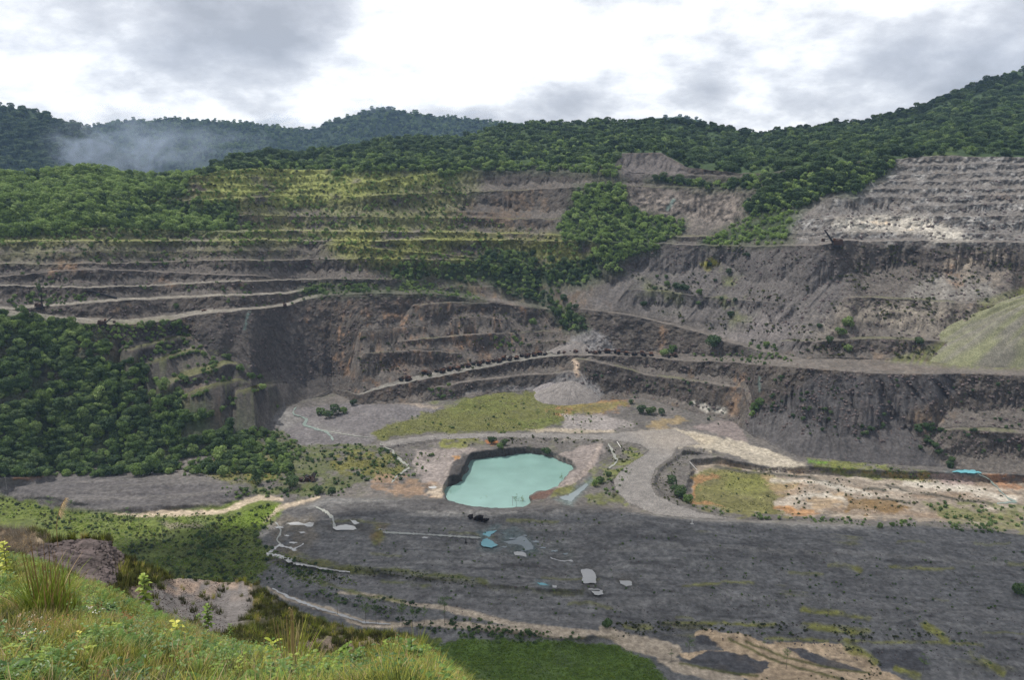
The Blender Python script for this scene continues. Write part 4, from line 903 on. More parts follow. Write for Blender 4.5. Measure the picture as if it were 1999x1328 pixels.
kn = [(nz_(-30), nz_(10)), (nz_(-2), nz_(-1.75)), (nz_(3), nz_(-2.6)), (nz_(8), np.minimum(nz_(-5.9), t1*8*1.04-.0)), (Y1n, Y1n*t1), (Y1n+2.5, Y1n*t1-1.9+(t1+.3)*0), (Y2n, Y2n*t2), (Y2n+6, Y2n*t2-5.5), (Y2n+60, Y2n*t2-74), (Y2n+190, np.minimum(Y2n*t2-214, -236)), (Y2n+260, nz_(-242))]
cnt = [8, 30, 26, 40, 130, 14, 190, 14, 30, 20, 6]
YN = [kn[0][0][None]]; ZN = [kn[0][1][None]]
for (a, b), n in zip(zip(kn[:-1], kn[1:]), cnt):
    fr = (np.arange(1, n+1)/n)[:, None]
    YN.append(a[0]+(b[0]-a[0])*fr)
    if a[0] is kn[5][0] or (n == 190): # straight in direction space so it is seen evenly
        ta_, tb_ = a[1]/a[0], b[1]/b[0]
        yy_ = a[0]+(b[0]-a[0])*fr; ZN.append(yy_*(ta_+(tb_-ta_)*fr))
    elif n == 130:
        ta_, tb_ = a[1]/a[0], b[1]/b[0]; yy_ = a[0]+(b[0]-a[0])*fr**1.3; YN[-1] = yy_; ZN.append(yy_*(ta_+(tb_-ta_)*fr))
    else: ZN.append(a[1]+(b[1]-a[1])*fr)
YN = np.concatenate(YN); ZN = np.concatenate(ZN); UN = np.broadcast_to(un, YN.shape); XN = UN*np.maximum(YN, 8)
pnx, pny = proj(XN/np.maximum(YN, 1), ZN/np.maximum(YN, 1))
front = YN > 7
ZNw = ZN+CAMZ+.28*fbm(XN/3.2, YN/3.2, oct=4, seed=210)*sstep(0, 8, YN)+.06*fbm(XN/.5, YN/.5, oct=3, seed=211)+(.9*fbm(XN/14, YN/14, oct=2, seed=212)*sstep(40, 90, YN))
RUB = [(45, 1100), (70, 1070), (120, 1060), (170, 1056), (212, 1060), (240, 1085), (232, 1120), (215, 1150), (190, 1156), (130, 1125), (80, 1112)]
BRUSH = [(-300, 1010), (0, 1028), (45, 1032), (84, 1050), (100, 1075), (60, 1088), (20, 1092), (-300, 1100)]
SOIL = [(300, 1140), (360, 1128), (480, 1140), (500, 1175), (470, 1215), (430, 1250), (340, 1232), (260, 1190), (240, 1150)]
SOIL2 = [(590, 1246), (700, 1240), (780, 1258), (790, 1285), (740, 1300), (640, 1290), (570, 1270)]
rub = poly_mask(pnx, pny, RUB, 4, 3)*front; bru = poly_mask(pnx, pny, BRUSH, 4, 3)*front
soil = poly_mask(pnx, pny, SOIL, 8, 8)*front; soil2 = poly_mask(pnx, pny, SOIL2, 8, 6)*front
ZNw += rub*.35*fbm(XN/.45, YN/.45, oct=3, seed=213)
cn = np.zeros(YN.shape+(3,), np.float32); cn[:] = C3(.040, .038, .022)
def mixn(m, c):
    global cn
    m = np.clip(m, 0, 1)[..., None]; cn = cn*(1-m)+m*c
na = fbm(XN/2.5, YN/2.5, oct=4, seed=220); nb = fbm(XN/.7, YN/.7, oct=3, seed=221)
mixn(sstep(.0, .4, na), C3(.085, .078, .05)); mixn(sstep(.2, .5, nb)*.6, C3(.10, .12, .03))
mixn(((YN > Y1n+2) & (YN < Y2n+10))*sstep(-.3, .3, na)*.8, C3(.065, .06, .042))
mixn(soil, C3(.125, .115, .112)); mixn(soil*sstep(1178, 1150, pny)*sstep(-.2, .2, na), C3(.24, .18, .14)); mixn(soil2, C3(.12, .095, .075))
mixn(rub, C3(.045, .036, .036)); mixn(bru, C3(.115, .085, .055))
mixn(poly_mask(pnx, pny, Z7([(200, 440), (230, 430), (280, 490), (280, 505), (210, 505)]), 2)*front, C3(.36, .29, .20))
mixn(poly_mask(pnx, pny, Z7([(500, 545), (540, 540), (570, 575), (540, 590)]), 3, 3)*front, C3(.30, .21, .15))
cn *= (1+.25*nb)[..., None]; cn = np.clip(cn, .01, .8)
M_near = terrain_mat('near_soil', 2.5, .12, 9.0)
qn = grid_quads(*YN.shape)
con = np.stack([XN, YN, ZNw], -1)
hs = tag(link('hillside', mesh_np('hillside', con, qn, attrs={'tint': ('POINT', 'FLOAT_COLOR', np.concatenate([cn, np.ones(cn.shape[:2]+(1,), np.float32)], -1))}), M_near), kind='structure')
hx, hy = proj(con[..., 0]/np.maximum(con[..., 1], 1), (con[..., 2]-CAMZ)/np.maximum(con[..., 1], 1))
visn = (YN > 7) & (YN < Y2n[None, :]+1)
nearV = con[visn]; nearP = np.stack([hx[visn], hy[visn]], -1)
def near_at(px, py):
    d = (nearP[:, 0]-px)**2+(nearP[:, 1]-py)**2; i = int(np.argmin(d)); return Vector(nearV[i]), d[i]**.5

# ------------------------------------------------------------------ FAR MOUNTAINS
def mountain(name, pts, Yc_, Yb, Yf, seed, amp=1.0, col_=(.030, .050, .020)):
    cols = 420; p = np.array(pts, float); t = t_of(p[:, 1]); u = u_of(p[:, 0], t)
    uu = np.linspace(u[0], u[-1], cols); tt = np.interp(uu, u, t)
    rows = []
    zc_ = tt*Yc_
    rr = np.linspace(0, 1, 90)
    Ys = np.where(rr[:, None] < .8, Yf+(Yc_-Yf)*(rr[:, None]/.8), Yc_+(Yb-Yc_)*((rr[:, None]-.8)/.2))+0*uu
    h = np.where(rr[:, None] < .8, (rr[:, None]/.8)**1.15, 1-((rr[:, None]-.8)/.2)**1.3)
    zb = -260.0
    Zm = zb+(zc_[None]-zb)*h
    Xm = uu*Ys
    rid = 1-np.abs(fbm(Xm/420, Ys/700, oct=4, seed=seed))*2.2
    Zm = Zm+amp*(70*(rid-.6)*h*(1-h)*4*.8+22*fbm(Xm/110, Ys/110, oct=4, seed=seed+5)*np.minimum(1, 4*h)*(1-.75*h))
    Zm += 5*fbm(Xm/22, Ys/22, oct=2, seed=seed+7)
    c = np.zeros(Zm.shape+(3,), np.float32); c[:] = col_
    k_ = sstep(.1, .5, fbm(Xm/200, Ys/200, oct=4, seed=seed+8))[..., None]; c = c*(1-k_*.5)+C3(.035, .055, .02)*k_*.5
    co_ = np.stack([Xm, Ys, Zm+CAMZ], -1)
    me_ = mesh_np(name, co_, grid_quads(90, cols), attrs={'tint': ('POINT', 'FLOAT_COLOR', np.concatenate([c, np.ones(c.shape[:2]+(1,), np.float32)], -1))})
    tag(link(name, me_, M_terr), kind='structure')
    return co_
RIDGE_L = [(-900, 260), (-300, 190), (0, 209), (60, 214), (100, 227), (150, 240), (180, 262), (230, 300), (300, 340), (420, 420)]
RIDGE_M = [(-700, 300), (0, 262), (120, 256), (170, 247), (230, 240), (300, 234), (350, 232), (400, 236), (450, 238), (500, 243), (570, 250), (605, 252), (640, 241), (700, 224), (740, 210), (760, 209), (800, 219), (850, 226), (900, 231), (960, 238), (1030, 244), (1200, 262), (1600, 300)]
RIDGE_R = [(1180, 262), (1240, 240), (1290, 228), (1330, 226), (1365, 233), (1420, 262), (1700, 330), (2600, 330)]
mtL = mountain('hills', RIDGE_L, 2300, 3000, 1650, 301)
mtM = mountain('mountains', RIDGE_M, 3700, 4600, 2400, 311, 1.7, (.018, .032, .014))
mtR = mountain('mountain_peak', RIDGE_R, 3500, 4300, 2600, 321)
# the land around and behind, out to the horizon
me = bpy.data.meshes.new('ground'); g = 16000
me.from_pydata([(-g, -g, -30), (g, -g, -30), (g, g, -30), (-g, g, -30)], [], [(0, 1, 2, 3)]); me.update()
tag(link('ground', me, plain_mat('far_ground', (.04, .06, .025), scale=.01)), kind='structure')

# ------------------------------------------------------------------ SHADOW-CASTING CLOUDS high over the pit (out of the picture, added to shade the plain and the hills)
M_cloud = plain_mat('shade_cloud_white', (.8, .8, .8), var=.05, scale=.01)
def shade_cloud(gx, gy, rx, ry, seed, h=1350):
    k = h/sun_dir.z; c = Vector((gx, gy, 20))+sun_dir*k
    n1_, n2_ = 48, 96
    th = np.linspace(0, math.pi, n1_)[:, None]; ph = np.linspace(0, 2*math.pi, n2_)[None]
    dx, dy, dz = np.sin(th)*np.cos(ph), np.sin(th)*np.sin(ph), np.cos(th)+0*ph
    r = 1+.45*fbm(dx*2.2+seed, dy*2.2, dz*2.2, oct=4, seed=seed)
    co_ = np.stack([c.x+rx*r*dx, c.y+ry*r*dy, c.z+90*r*dz], -1)
    tag(link('shade_cloud', mesh_np('shade_cloud', co_, grid_quads(n1_, n2_)), M_cloud), kind='stuff')
shade_cloud(60, 400, 330, 85, 3, 700); shade_cloud(760, 1560, 420, 200, 5)
#@@VEG2
# ------------------------------------------------------------------ VEGETATION
def leaf_mat(name, stops, trans=.25, vscale=.8, rough=.7):
    m, t, b = new_mat(name)
    oi = nd(t, 'ShaderNodeObjectInfo'); g = nd(t, 'ShaderNodeNewGeometry')
    nz = nd(t, 'ShaderNodeTexNoise'); nz.inputs['Scale'].default_value = vscale; nz.inputs['Detail'].default_value = 2
    t.links.new(g.outputs['Position'], nz.inputs['Vector'])
    f = mth(t, 'ADD', mth(t, 'MULTIPLY', oi.outputs['Random'], .75), mth(t, 'MULTIPLY', mth(t, 'SUBTRACT', nz.outputs[0], .5), .9), clamp=False)
    f = mth(t, 'ADD', f, mth(t, 'MULTIPLY', mth(t, 'SUBTRACT', g.outputs['Random Per Island'], .5), .45), clamp=True)
    c = ramp(t, mth(t, 'ADD', f, .12, clamp=True), stops)
    t.links.new(c, b.inputs['Base Color']); b.inputs['Roughness'].default_value = rough; b.inputs['Specular IOR Level'].default_value = .25
    tr = nd(t, 'ShaderNodeBsdfTranslucent'); t.links.new(c, tr.inputs[0]); mxx = nd(t, 'ShaderNodeMixShader'); mxx.inputs[0].default_value = trans
    t.links.new(b.outputs[0], mxx.inputs[1]); t.links.new(tr.outputs[0], mxx.inputs[2]); t.links.new(mxx.outputs[0], t.nodes['Material Output'].inputs[0])
    return m
M_tree = leaf_mat('tree_leaves', [(0, (.045, .08, .025)), (.35, (.085, .145, .04)), (.7, (.14, .21, .06)), (1, (.20, .26, .10))])
M_dark = leaf_mat('dark_leaves', [(0, (.025, .050, .020)), (.4, (.045, .085, .030)), (.8, (.078, .125, .045)), (1, (.12, .165, .07))])
M_light = leaf_mat('light_leaves', [(0, (.11, .17, .05)), (.4, (.18, .27, .07)), (.8, (.25, .35, .10)), (1, (.33, .40, .17))])
M_olive = leaf_mat('olive_leaves', [(0, (.035, .040, .018)), (.4, (.06, .075, .026)), (.8, (.10, .115, .032)), (1, (.15, .15, .05))])
M_bark = plain_mat('bark', (.12, .10, .08), scale=3)
M_grass = leaf_mat('grass_blades', [(0, (.035, .05, .018)), (.3, (.09, .12, .026)), (.55, (.19, .225, .038)), (.80, (.36, .36, .06)), (.9, (.36, .28, .10)), (1, (.42, .33, .18))], .35, 1.2)
M_heath = leaf_mat('heath_leaves', [(0, (.03, .032, .018)), (.4, (.06, .068, .026)), (.75, (.11, .125, .03)), (1, (.17, .16, .055))], .2, 1.2)
M_meadow = leaf_mat('meadow_blades', [(0, (.055, .07, .022)), (.4, (.105, .125, .035)), (.8, (.165, .17, .05)), (1, (.22, .20, .075))], .25, .3)
M_lush = leaf_mat('lush_blades', [(0, (.10, .17, .025)), (.4, (.18, .28, .035)), (.8, (.26, .36, .05)), (1, (.34, .38, .08))], .25, .3)

def crown_mesh(name, seed, n, lobes, leaf=.085, hz=1.0, shape='round', mat=None):
    r = np.random.default_rng(seed)
    c = r.normal(size=(lobes, 3)); c /= np.linalg.norm(c, axis=1)[:, None]; c *= (r.random((lobes, 1))**.5)*.62
    c[:, 2] = c[:, 2]*.75*hz+.95*hz; rad = r.uniform(.26, .46, lobes)
    if shape == 'cone':
        hh = r.random(lobes); c[:, 2] = .3+hh*1.9*hz; k = (1-hh)*.55+.03; a = r.random(lobes)*6.28; c[:, 0] = np.cos(a)*k; c[:, 1] = np.sin(a)*k; rad = .14+.26*(1-hh)
    if shape == 'flat':
        c[:, 2] = .95*hz+.25*r.random(lobes); rad = r.uniform(.2, .38, lobes)
    li = r.integers(0, lobes, n*2); d = r.normal(size=(n*2, 3)); d /= np.linalg.norm(d, axis=1)[:, None]
    d[:, 2] = np.where((d[:, 2] < -.35) & (r.random(n*2) < .6), -d[:, 2], d[:, 2])
    p = c[li]+d*(rad[li]*r.uniform(.72, 1.08, n*2))[:, None]*np.array([1, 1, .85])
    dist = np.linalg.norm(p[:, None]-c[None], axis=2)/rad[None]; dist[np.arange(len(p)), li] = 9
    keep = np.flatnonzero(dist.min(1) > .72)[:n]; p = p[keep]; d = d[keep]; m_ = len(p)
    nn = d+r.normal(size=(m_, 3))*.55; nn /= np.linalg.norm(nn, axis=1)[:, None]
    t1_ = np.cross(nn, r.normal(size=(m_, 3))); t1_ /= np.linalg.norm(t1_, axis=1)[:, None]+1e-9; t2_ = np.cross(nn, t1_)
    s_ = leaf*r.uniform(.6, 1.35, m_)[:, None]
    co_ = np.stack([p-t1_*s_, p-t2_*s_*.6, p+t1_*s_, p+t2_*s_*.6], 1)
    me_ = mesh_np(name, co_, np.arange(m_*4).reshape(-1, 4), smooth=False); me_.materials.append(mat or M_tree); return me_
def tube(V, Fc, p0, p1, r0, r1, n=6):
    p0, p1 = Vector(p0), Vector(p1); d = (p1-p0).normalized(); a = d.orthogonal().normalized(); b = d.cross(a); k = len(V)
    for p_, r_ in ((p0, r0), (p1, r1)):
        for i in range(n):
            an = 2*math.pi*i/n; V.append(tuple(p_+(a*math.cos(an)+b*math.sin(an))*r_))
    for i in range(n): Fc.append((k+i, k+(i+1) % n, k+n+(i+1) % n, k+n+i))
    Fc.append(tuple(k+i for i in range(n))[::-1]); Fc.append(tuple(k+n+i for i in range(n)))
def pymesh(name, V, Fc, mat, smooth=False):
    me_ = bpy.data.meshes.new(name); me_.from_pydata([tuple(v) for v in V], [], Fc); me_.update(); me_.materials.append(mat)
    if smooth: me_.polygons.foreach_set('use_smooth', [True]*len(me_.polygons))
    return me_
def trunk_mesh(name, seed, top=.9, r0=.05, limbs=4):
    rr = random.Random(seed); V = []; Fc = []
    tube(V, Fc, (0, 0, -.12), (rr.uniform(-.04, .04), 0, top*.5), r0, r0*.7); tube(V, Fc, (0, 0, top*.5), (0, rr.uniform(-.05, .05), top), r0*.7, r0*.35)
    for i in range(limbs):
        a = rr.random()*6.28; h = top*rr.uniform(.45, .75); l = rr.uniform(.3, .5); tube(V, Fc, (0, 0, h), (math.cos(a)*l, math.sin(a)*l, h+l*.8), r0*.45, r0*.15, 5)
    return pymesh(name, V, Fc, M_bark)
CR = [crown_mesh('crown', 11, 1300, 13), crown_mesh('crown', 12, 1300, 9, hz=1.15), crown_mesh('crown', 13, 1300, 16, hz=.9), crown_mesh('crown', 14, 1200, 12, hz=1.3)]
CRD = [crown_mesh('crown', 21, 1300, 12, mat=M_dark), crown_mesh('crown', 22, 1300, 15, hz=1.2, mat=M_dark)]
CRL = [crown_mesh('crown', 31, 1100, 11, mat=M_light), crown_mesh('crown', 32, 1100, 14, hz=.85, mat=M_light)]
CRC = [crown_mesh('crown', 41, 1200, 26, shape='cone', mat=M_dark)]
TRK = [trunk_mesh('trunk', i) for i in range(3)]
def make_tree(loc, r, crown, name='tree', label=None, group=None, cat='tree', hk=1.0, trunk=True):
    e = bpy.data.objects.new(name, None); C.objects.link(e); e.location = loc; e.rotation_euler = (0, 0, random.random()*6.28); e.empty_display_size = .5
    tag(e, label, cat, group)
    a = bpy.data.objects.new('crown', crown); C.objects.link(a); a.parent = e; a.scale = (r*random.uniform(.9, 1.15), r*random.uniform(.9, 1.15), r*hk); a.location = (0, 0, -.28*r if trunk else 0)
    if trunk:
        b = bpy.data.objects.new('trunk', random.choice(TRK)); C.objects.link(b); b.parent = e; b.scale = (r, r, r*hk*.8)
    return e
# nearest filled lookup for many points
_lf = look.copy()
for _ in range(6):
    for sh in ((0, 1), (0, -1), (1, 0), (-1, 0)):
        q_ = np.roll(_lf, sh, (0, 1)); _lf = np.where(_lf < 0, q_, _lf)
def at_many(px, py):
    i = np.clip(((px-OX)/2).astype(int), 0, GW-1); j = np.clip((py/2).astype(int), 0, GH-1); k = _lf[j, i]
    return cof[np.maximum(k, 0)], k >= 0
def in_poly(px, py, poly): return poly_mask(np.asarray(px, float), np.asarray(py, float), poly, .3) > .5
def samp(poly, n, mind=0, nz_thr=None, nsc=40, seed=0):
    pl = np.array(poly); x0, y0 = pl.min(0); x1, y1 = pl.max(0); x0 = max(x0, -95); x1 = min(x1, 2090); y1 = min(y1, 1400)
    out = []; tries = 0
    while len(out) < n and tries < 40:
        tries += 1
        x = rng.uniform(x0, x1, n*2); y = rng.uniform(y0, y1, n*2); k = in_poly(x, y, poly)
        if nz_thr is not None: k &= fbm(x/nsc, y/(nsc*.5), oct=3, seed=seed) > nz_thr
        for a, b in zip(x[k], y[k]):
            if mind and any((a-c)**2+((b-d)*1.4)**2 < mind*mind for c, d in out): continue
            out.append((a, b))
            if len(out) >= n: break
    return np.array(out).reshape(-1, 2)
ntree = 0
def stand(poly, n, mind, r0, r1, crowns, label, group, cat='tree', hk=(1.0, 1.3), thr=None):
    global ntree
    pts = samp(poly, n, mind, thr)
    for a, b in pts:
        p = at(a, b)
        if p is None: continue
        make_tree(p-Vector((0, 0, .3)), random.uniform(r0, r1), random.choice(crowns), 'tree' if cat == 'tree' else 'bush', label, group, cat, random.uniform(*hk)); ntree += 1
SLOPE_T = [(-60, 640), (0, 636), (60, 640), (126, 650), (190, 676), (226, 706), (276, 742), (330, 770), (380, 812), (450, 850), (545, 880), (560, 912), (420, 930), (200, 932), (-60, 932)]
stand(SLOPE_T, 150, 19, 3.2, 7.8, CR+CR+CRD+CRL[:1], 'leafy tree crowded among others on the shaded left slope', 'trees of the dense wood on the left slope')
stand([(0, 614), (110, 632), (180, 655), (150, 670), (60, 650), (0, 640)], 14, 18, 4, 6, CR+CRL, 'lighter tree along the top edge of the left wooded slope', 'trees along the top edge of the wooded slope')
stand(Z2([(1370, 560), (1500, 510), (1610, 530), (1640, 640), (1780, 710), (1700, 780), (1300, 770), (1290, 720), (1340, 640)]), 34, 12, 4.5, 7, CRL+CR[:1], 'pale green tree in the stand hanging on the middle of the far wall', 'trees of the stand on the middle of the far wall')
stand(Z2([(830, 900), (920, 890), (1130, 910), (1150, 950), (1440, 940), (1490, 1040), (1250, 1060), (920, 1040), (860, 960)]), 30, 12, 4.0, 6.5, CRD+CR[:2], 'dark tree in the band crossing the centre of the pit wall', 'trees of the dark band across the centre')
stand(Z2([(1180, 1140), (1300, 1170), (1400, 1240), (1410, 1328), (1300, 1320), (1200, 1200)]), 10, 12, 4, 6, CRD, 'dark tree in the clump above the grey scree cone', 'trees of the clump above the grey scree cone')
for px_, py_, r_, cr_, lb in [
    (1392, 676, 10.5, CRD[0], 'large round dark tree beside the haul road above the plateau'), (1310, 690, 7, CR[1], 'left tree of the tall green pair behind the parked wrecks'), (1297, 694, 6.5, CR[0], 'shorter partner in the tall green pair behind the parked wrecks'),
    (1067, 886, 4.6, CRD[0], 'round dark tree on the far bank of the turquoise lake'), (1038, 634, 6.5, CR[0], 'single bright tree on the ledges above the wreck row'), (1497, 676, 4.5, CR[2], 'small tree on the uphill side of the haul road bend'),
    (1232, 788, 3.2, CRD[1], 'small dark round bush at the end of the yellow meadow'), (1268, 808, 6, CRD[0], 'broad dark bush below the cliff beside the meadow end'), (1252, 806, 5, CRD[1], 'dark bush touching the broad bush beside the meadow end'), (1290, 810, 4.5, CRD[1], 'right end bush of the dark group below the cliff'),
    (1655, 640, 8, CR[0], 'tallest tree of the cluster on the right lower benches'), (1640, 656, 6, CR[1], 'middle tree of the cluster on the right lower benches'), (1618, 668, 5.5, CRD[0], 'low left tree of the cluster on the right lower benches'), (1655, 684, 5, CR[2], 'lowest tree of the cluster on the right lower benches'), (1598, 640, 4, CRD[0], 'outlying tree left of the cluster on the right lower benches'),
    (1792, 672, 4.5, CRD[1], 'lone dark tree on the pale bench at the right'), (1335, 566, 6.5, CRD[0], 'widest bush of the dark row on the grey right slope'), (1318, 562, 5, CRD[1], 'bush left of the widest one on the grey right slope'), (1300, 556, 4.5, CR[0], 'small bush beginning the dark row on the grey right slope'),
    (1277, 564, 3.5, CRD[0], 'outermost small bush left of the dark row on the grey slope'), (1283, 540, 3.2, CRD[0], 'tiny bush highest on the grey slope left side'), (1300, 542, 3.0, CRD[1], 'tiny bush beside the highest one on the grey slope'), (1365, 576, 5.0, CR[1], 'tall narrow bush below the dark row on the grey slope'), (1362, 594, 4.0, CR[0], 'bush directly under the tall narrow one on the grey slope'),
    (1406, 584, 3.0, CRD[0], 'small bush on the thin bench of the grey slope'), (1434, 588, 3.0, CRD[1], 'small bush further right on the thin bench of the grey slope'), (1425, 616, 4.5, CRD[0], 'dark bush low on the grey slope above the haul road'), (1422, 534, 4.0, CRD[1], 'round bush high in the middle of the grey slope'), (1394, 548, 3.0, CRD[0], 'small bush left of the round one in the grey slope middle'),
    (1257, 596, 4.5, CRD[0], 'bush near the left foot of the grey slope'), (1458, 500, 4.0, CRD[0], 'round bush just under the long bench on the right wall'), (1385, 520, 3.5, CRD[1], 'small bush beside the yellow patch under the long bench'),
    (620, 962, 5.0, CRD[0], 'dark round tree left of the pale gully by the scrap heap'), (648, 968, 4.2, CRD[1], 'dark round tree right of the pale gully by the scrap heap'), (570, 950, 7.5, CRD[0], 'big dark tree touching the scrap heap'),
    (438, 928, 6, CR[0], 'round tree standing alone in front of the wooded slope'), (960, 866, 5, CRD[0], 'dark tree by the road above the orange patch'), (985, 868, 4, CRD[1], 'dark tree right of the one by the road above the orange patch'), (975, 876, 4, CR[0], 'lower dark tree beside the orange patch by the lake'),
    (1170, 942, 4.5, CR[0], 'bright bush between the lake shore track and the haul road'), (1160, 950, 3.8, CRL[0], 'pale bush beside the bright one by the haul road'), (1186, 930, 3.2, CRD[0], 'dark bush at the top of the bright roadside bushes'),
    (1325, 968, 7, CRD[0], 'dark tree on the inside bank of the haul road curve'), (1310, 948, 5.0, CRD[1], 'upper dark tree on the inside bank of the haul road curve'), (1343, 980, 5, CR[2], 'lower tree on the inside bank of the haul road curve'),
    (1473, 800, 6, CR[0], 'green tree in the cleft left of the great grey fan'), (1482, 790, 5, CR[2], 'tree higher in the cleft left of the great grey fan'), (1466, 812, 4, CRL[0], 'light shrub at the bottom of the cleft left of the fan'),
    (640, 815, 6, CRD[0], 'dark tree in the clump beside the upper stream'), (655, 808, 6, CRD[1], 'tall tree of the clump beside the upper stream'), (668, 806, 5, CR[0], 'tree on the right of the clump beside the upper stream'), (625, 808, 5, CR[2], 'tree on the left of the clump beside the upper stream'), (688, 790, 4.5, CRD[0], 'tree above the clump beside the upper stream'),
    (1990, 1165, 5.6, CR[0], 'leafy tree cut by the right edge of the plain'), (468, 724, 6, CR[0], 'large tree on the left terraces'), (490, 742, 5.5, CR[1], 'bright tree hanging on the left terraces'), (508, 756, 4.5, CRL[0], 'light tree at the end of the left terraces'), (445, 700, 4.5, CR[2], 'small tree atop the left terraces'),
    (295, 640, 5, CRD[1], 'pointed dark tree on the grassy shelf'), (318, 634, 5, CR[0], 'round tree at the right end of the grassy shelf'), (347, 640, 6, CR[1], 'tree over the edge past the grassy shelf'), (345, 600, 3.5, CR[2], 'small tree beside the lower left track'),
    (412, 1068, 4.6, CRD[0], 'dark bushy tree in the green flat left of the ditches'), (1187, 1224, 3.4, CR[0], 'round bush at the edge of the plain above the green bank'), (500, 1048, 2.6, CR[1], 'small bush on the green flat by the stream'),
    (1717, 1030, 3.0, CRL[1], 'bright low bush on the far edge of the plain at right'), (1740, 1026, 2.2, CR[0], 'small bush next to the bright low bush at right')]:
    p = at(px_, py_); make_tree(p-Vector((0, 0, .4)), r_, cr_, 'tree' if r_ > 4.2 else 'bush', lb, None, 'tree' if r_ > 4.2 else 'bush', random.uniform(1.0, 1.2)); ntree += r_ > 4.2
p = at(498, 945); e = make_tree(p, 6.0, CRC[0], 'pine_tree', 'narrow dark conifer standing on the yellow scrub flat', None, 'conifer', 1.15)
print('trees', ntree)

# thin saplings
def sapling_mesh(seed, flat=True):
    rr = random.Random(seed); V = []; Fc = []
    tube(V, Fc, (0, 0, -.03), (.01, 0, .55), .011, .008, 5); tube(V, Fc, (.01, 0, .55), (0, .01, 1.0), .008, .003, 5)
    tk = pymesh('trunk', V, Fc, M_bark)
    r = np.random.default_rng(seed); pts_ = []
    V2 = []; F2 = []
    for k in range(12):
        h = r.uniform(.5, 1.0); a = r.random()*6.28; l = r.uniform(.10, .24)*(1.25-h)*1.8; tip = (math.cos(a)*l, math.sin(a)*l, h+l*.35)
        tube(V2, F2, (0, 0, h), tip, .004, .002, 4)
        for q in range(46):
            f = r.uniform(.35, 1.1); c_ = np.array([tip[0]*f, tip[1]*f, h+l*.35*f])+r.normal(size=3)*np.array([.035, .035, .02])
            n_ = r.normal(size=3)+np.array([0, 0, 1.2]); n_ /= np.linalg.norm(n_); t_ = np.cross(n_, r.normal(size=3)); t_ /= np.linalg.norm(t_); b_ = np.cross(n_, t_); s_ = r.uniform(.009, .018); k0 = len(V2)
            V2 += [tuple(c_-t_*s_), tuple(c_-b_*s_*.6), tuple(c_+t_*s_), tuple(c_+b_*s_*.6)]; F2.append((k0, k0+1, k0+2, k0+3))
    return tk, pymesh('crown', V2, F2, M_tree)
SAP = [sapling_mesh(i) for i in (1, 2, 3, 4)]
def sapling(px, py, hpx, label, group=None, near=None):
    p = near or at(px, py); h = hpx*p.y*1.06/F; tk, cr = random.choice(SAP)
    e = bpy.data.objects.new('sapling', None); C.objects.link(e); e.location = p; e.rotation_euler = (0, 0, random.random()*6.28); e.scale = (h, h, h); tag(e, label, 'sapling', group)
    for n_, m_ in (('trunk', tk), ('crown', cr)): o = bpy.data.objects.new(n_, m_); C.objects.link(o); o.parent = e
for px_, py_, h_, lb in [(715, 1216, 52, 'thin sapling, left one of the twin pair below the windrow'), (734, 1218, 44, 'thin sapling, right one of the twin pair below the windrow'), (785, 1222, 55, 'spindly sapling standing in the pale stream bed, first right of the twin pair'),
    (804, 1226, 48, 'spindly sapling close behind the first one in the pale stream bed'), (868, 1222, 66, 'tallest sapling with a feathery crown in the pale stream bed'), (828, 1218, 40, 'short sapling left of the tallest feathery one'), (658, 1200, 45, 'bare thin sapling by the near end of the stream'), (632, 1175, 36, 'tiny sapling where the pale stream begins'),
    (250, 1030, 42, 'thin tree on the green flat beside the dark mound'), (272, 1034, 34, 'bushy little tree on the green flat'), (318, 1050, 46, 'slender tree in the middle of the green flat'), (405, 1062, 50, 'tall slender tree rising from the dark bush on the flat'), (100, 1000, 34, 'small tree at the left foot of the dark mound'), (140, 1000, 26, 'smaller tree next to the one at the foot of the mound'),
    (1006, 990, 26, 'bare spindly sapling at the near shore of the lake'), (1019, 988, 22, 'leafy sapling at the near shore of the lake'), (938, 984, 14, 'tiny sapling at the left near shore of the lake'), (948, 983, 15, 'tiny sapling beside another at the left near shore'), (1096, 944, 20, 'small sapling on the right shore of the lake'), (880, 972, 14, 'tiny sapling by the inlet shore of the lake'),
    (1534, 1306, 46, 'leafy young tree on the clay channels'), (1345, 1280, 44, 'bare sapling at the left end of the clay channels'), (1800, 1316, 46, 'young tree at the lower right on the grey slab'), (1896, 1122, 22, 'pair sapling leaning on the right of the plain'), (1938, 1110, 26, 'round topped sapling on the right of the plain'), (1962, 1112, 22, 'rightmost round topped sapling on the plain'),
    (1310, 1290, 26, 'small bare sapling in the clay near the green bank'), (1490, 1265, 20, 'small green sapling at the top of the clay channels'), (1118, 826, 30, 'dark sapling at the right end of the meadow'), (1050, 822, 26, 'thin sapling in the right half of the meadow'), (1070, 820, 24, 'bushy sapling beside the thin one in the meadow')]:
    sapling(px_, py_, h_, lb)

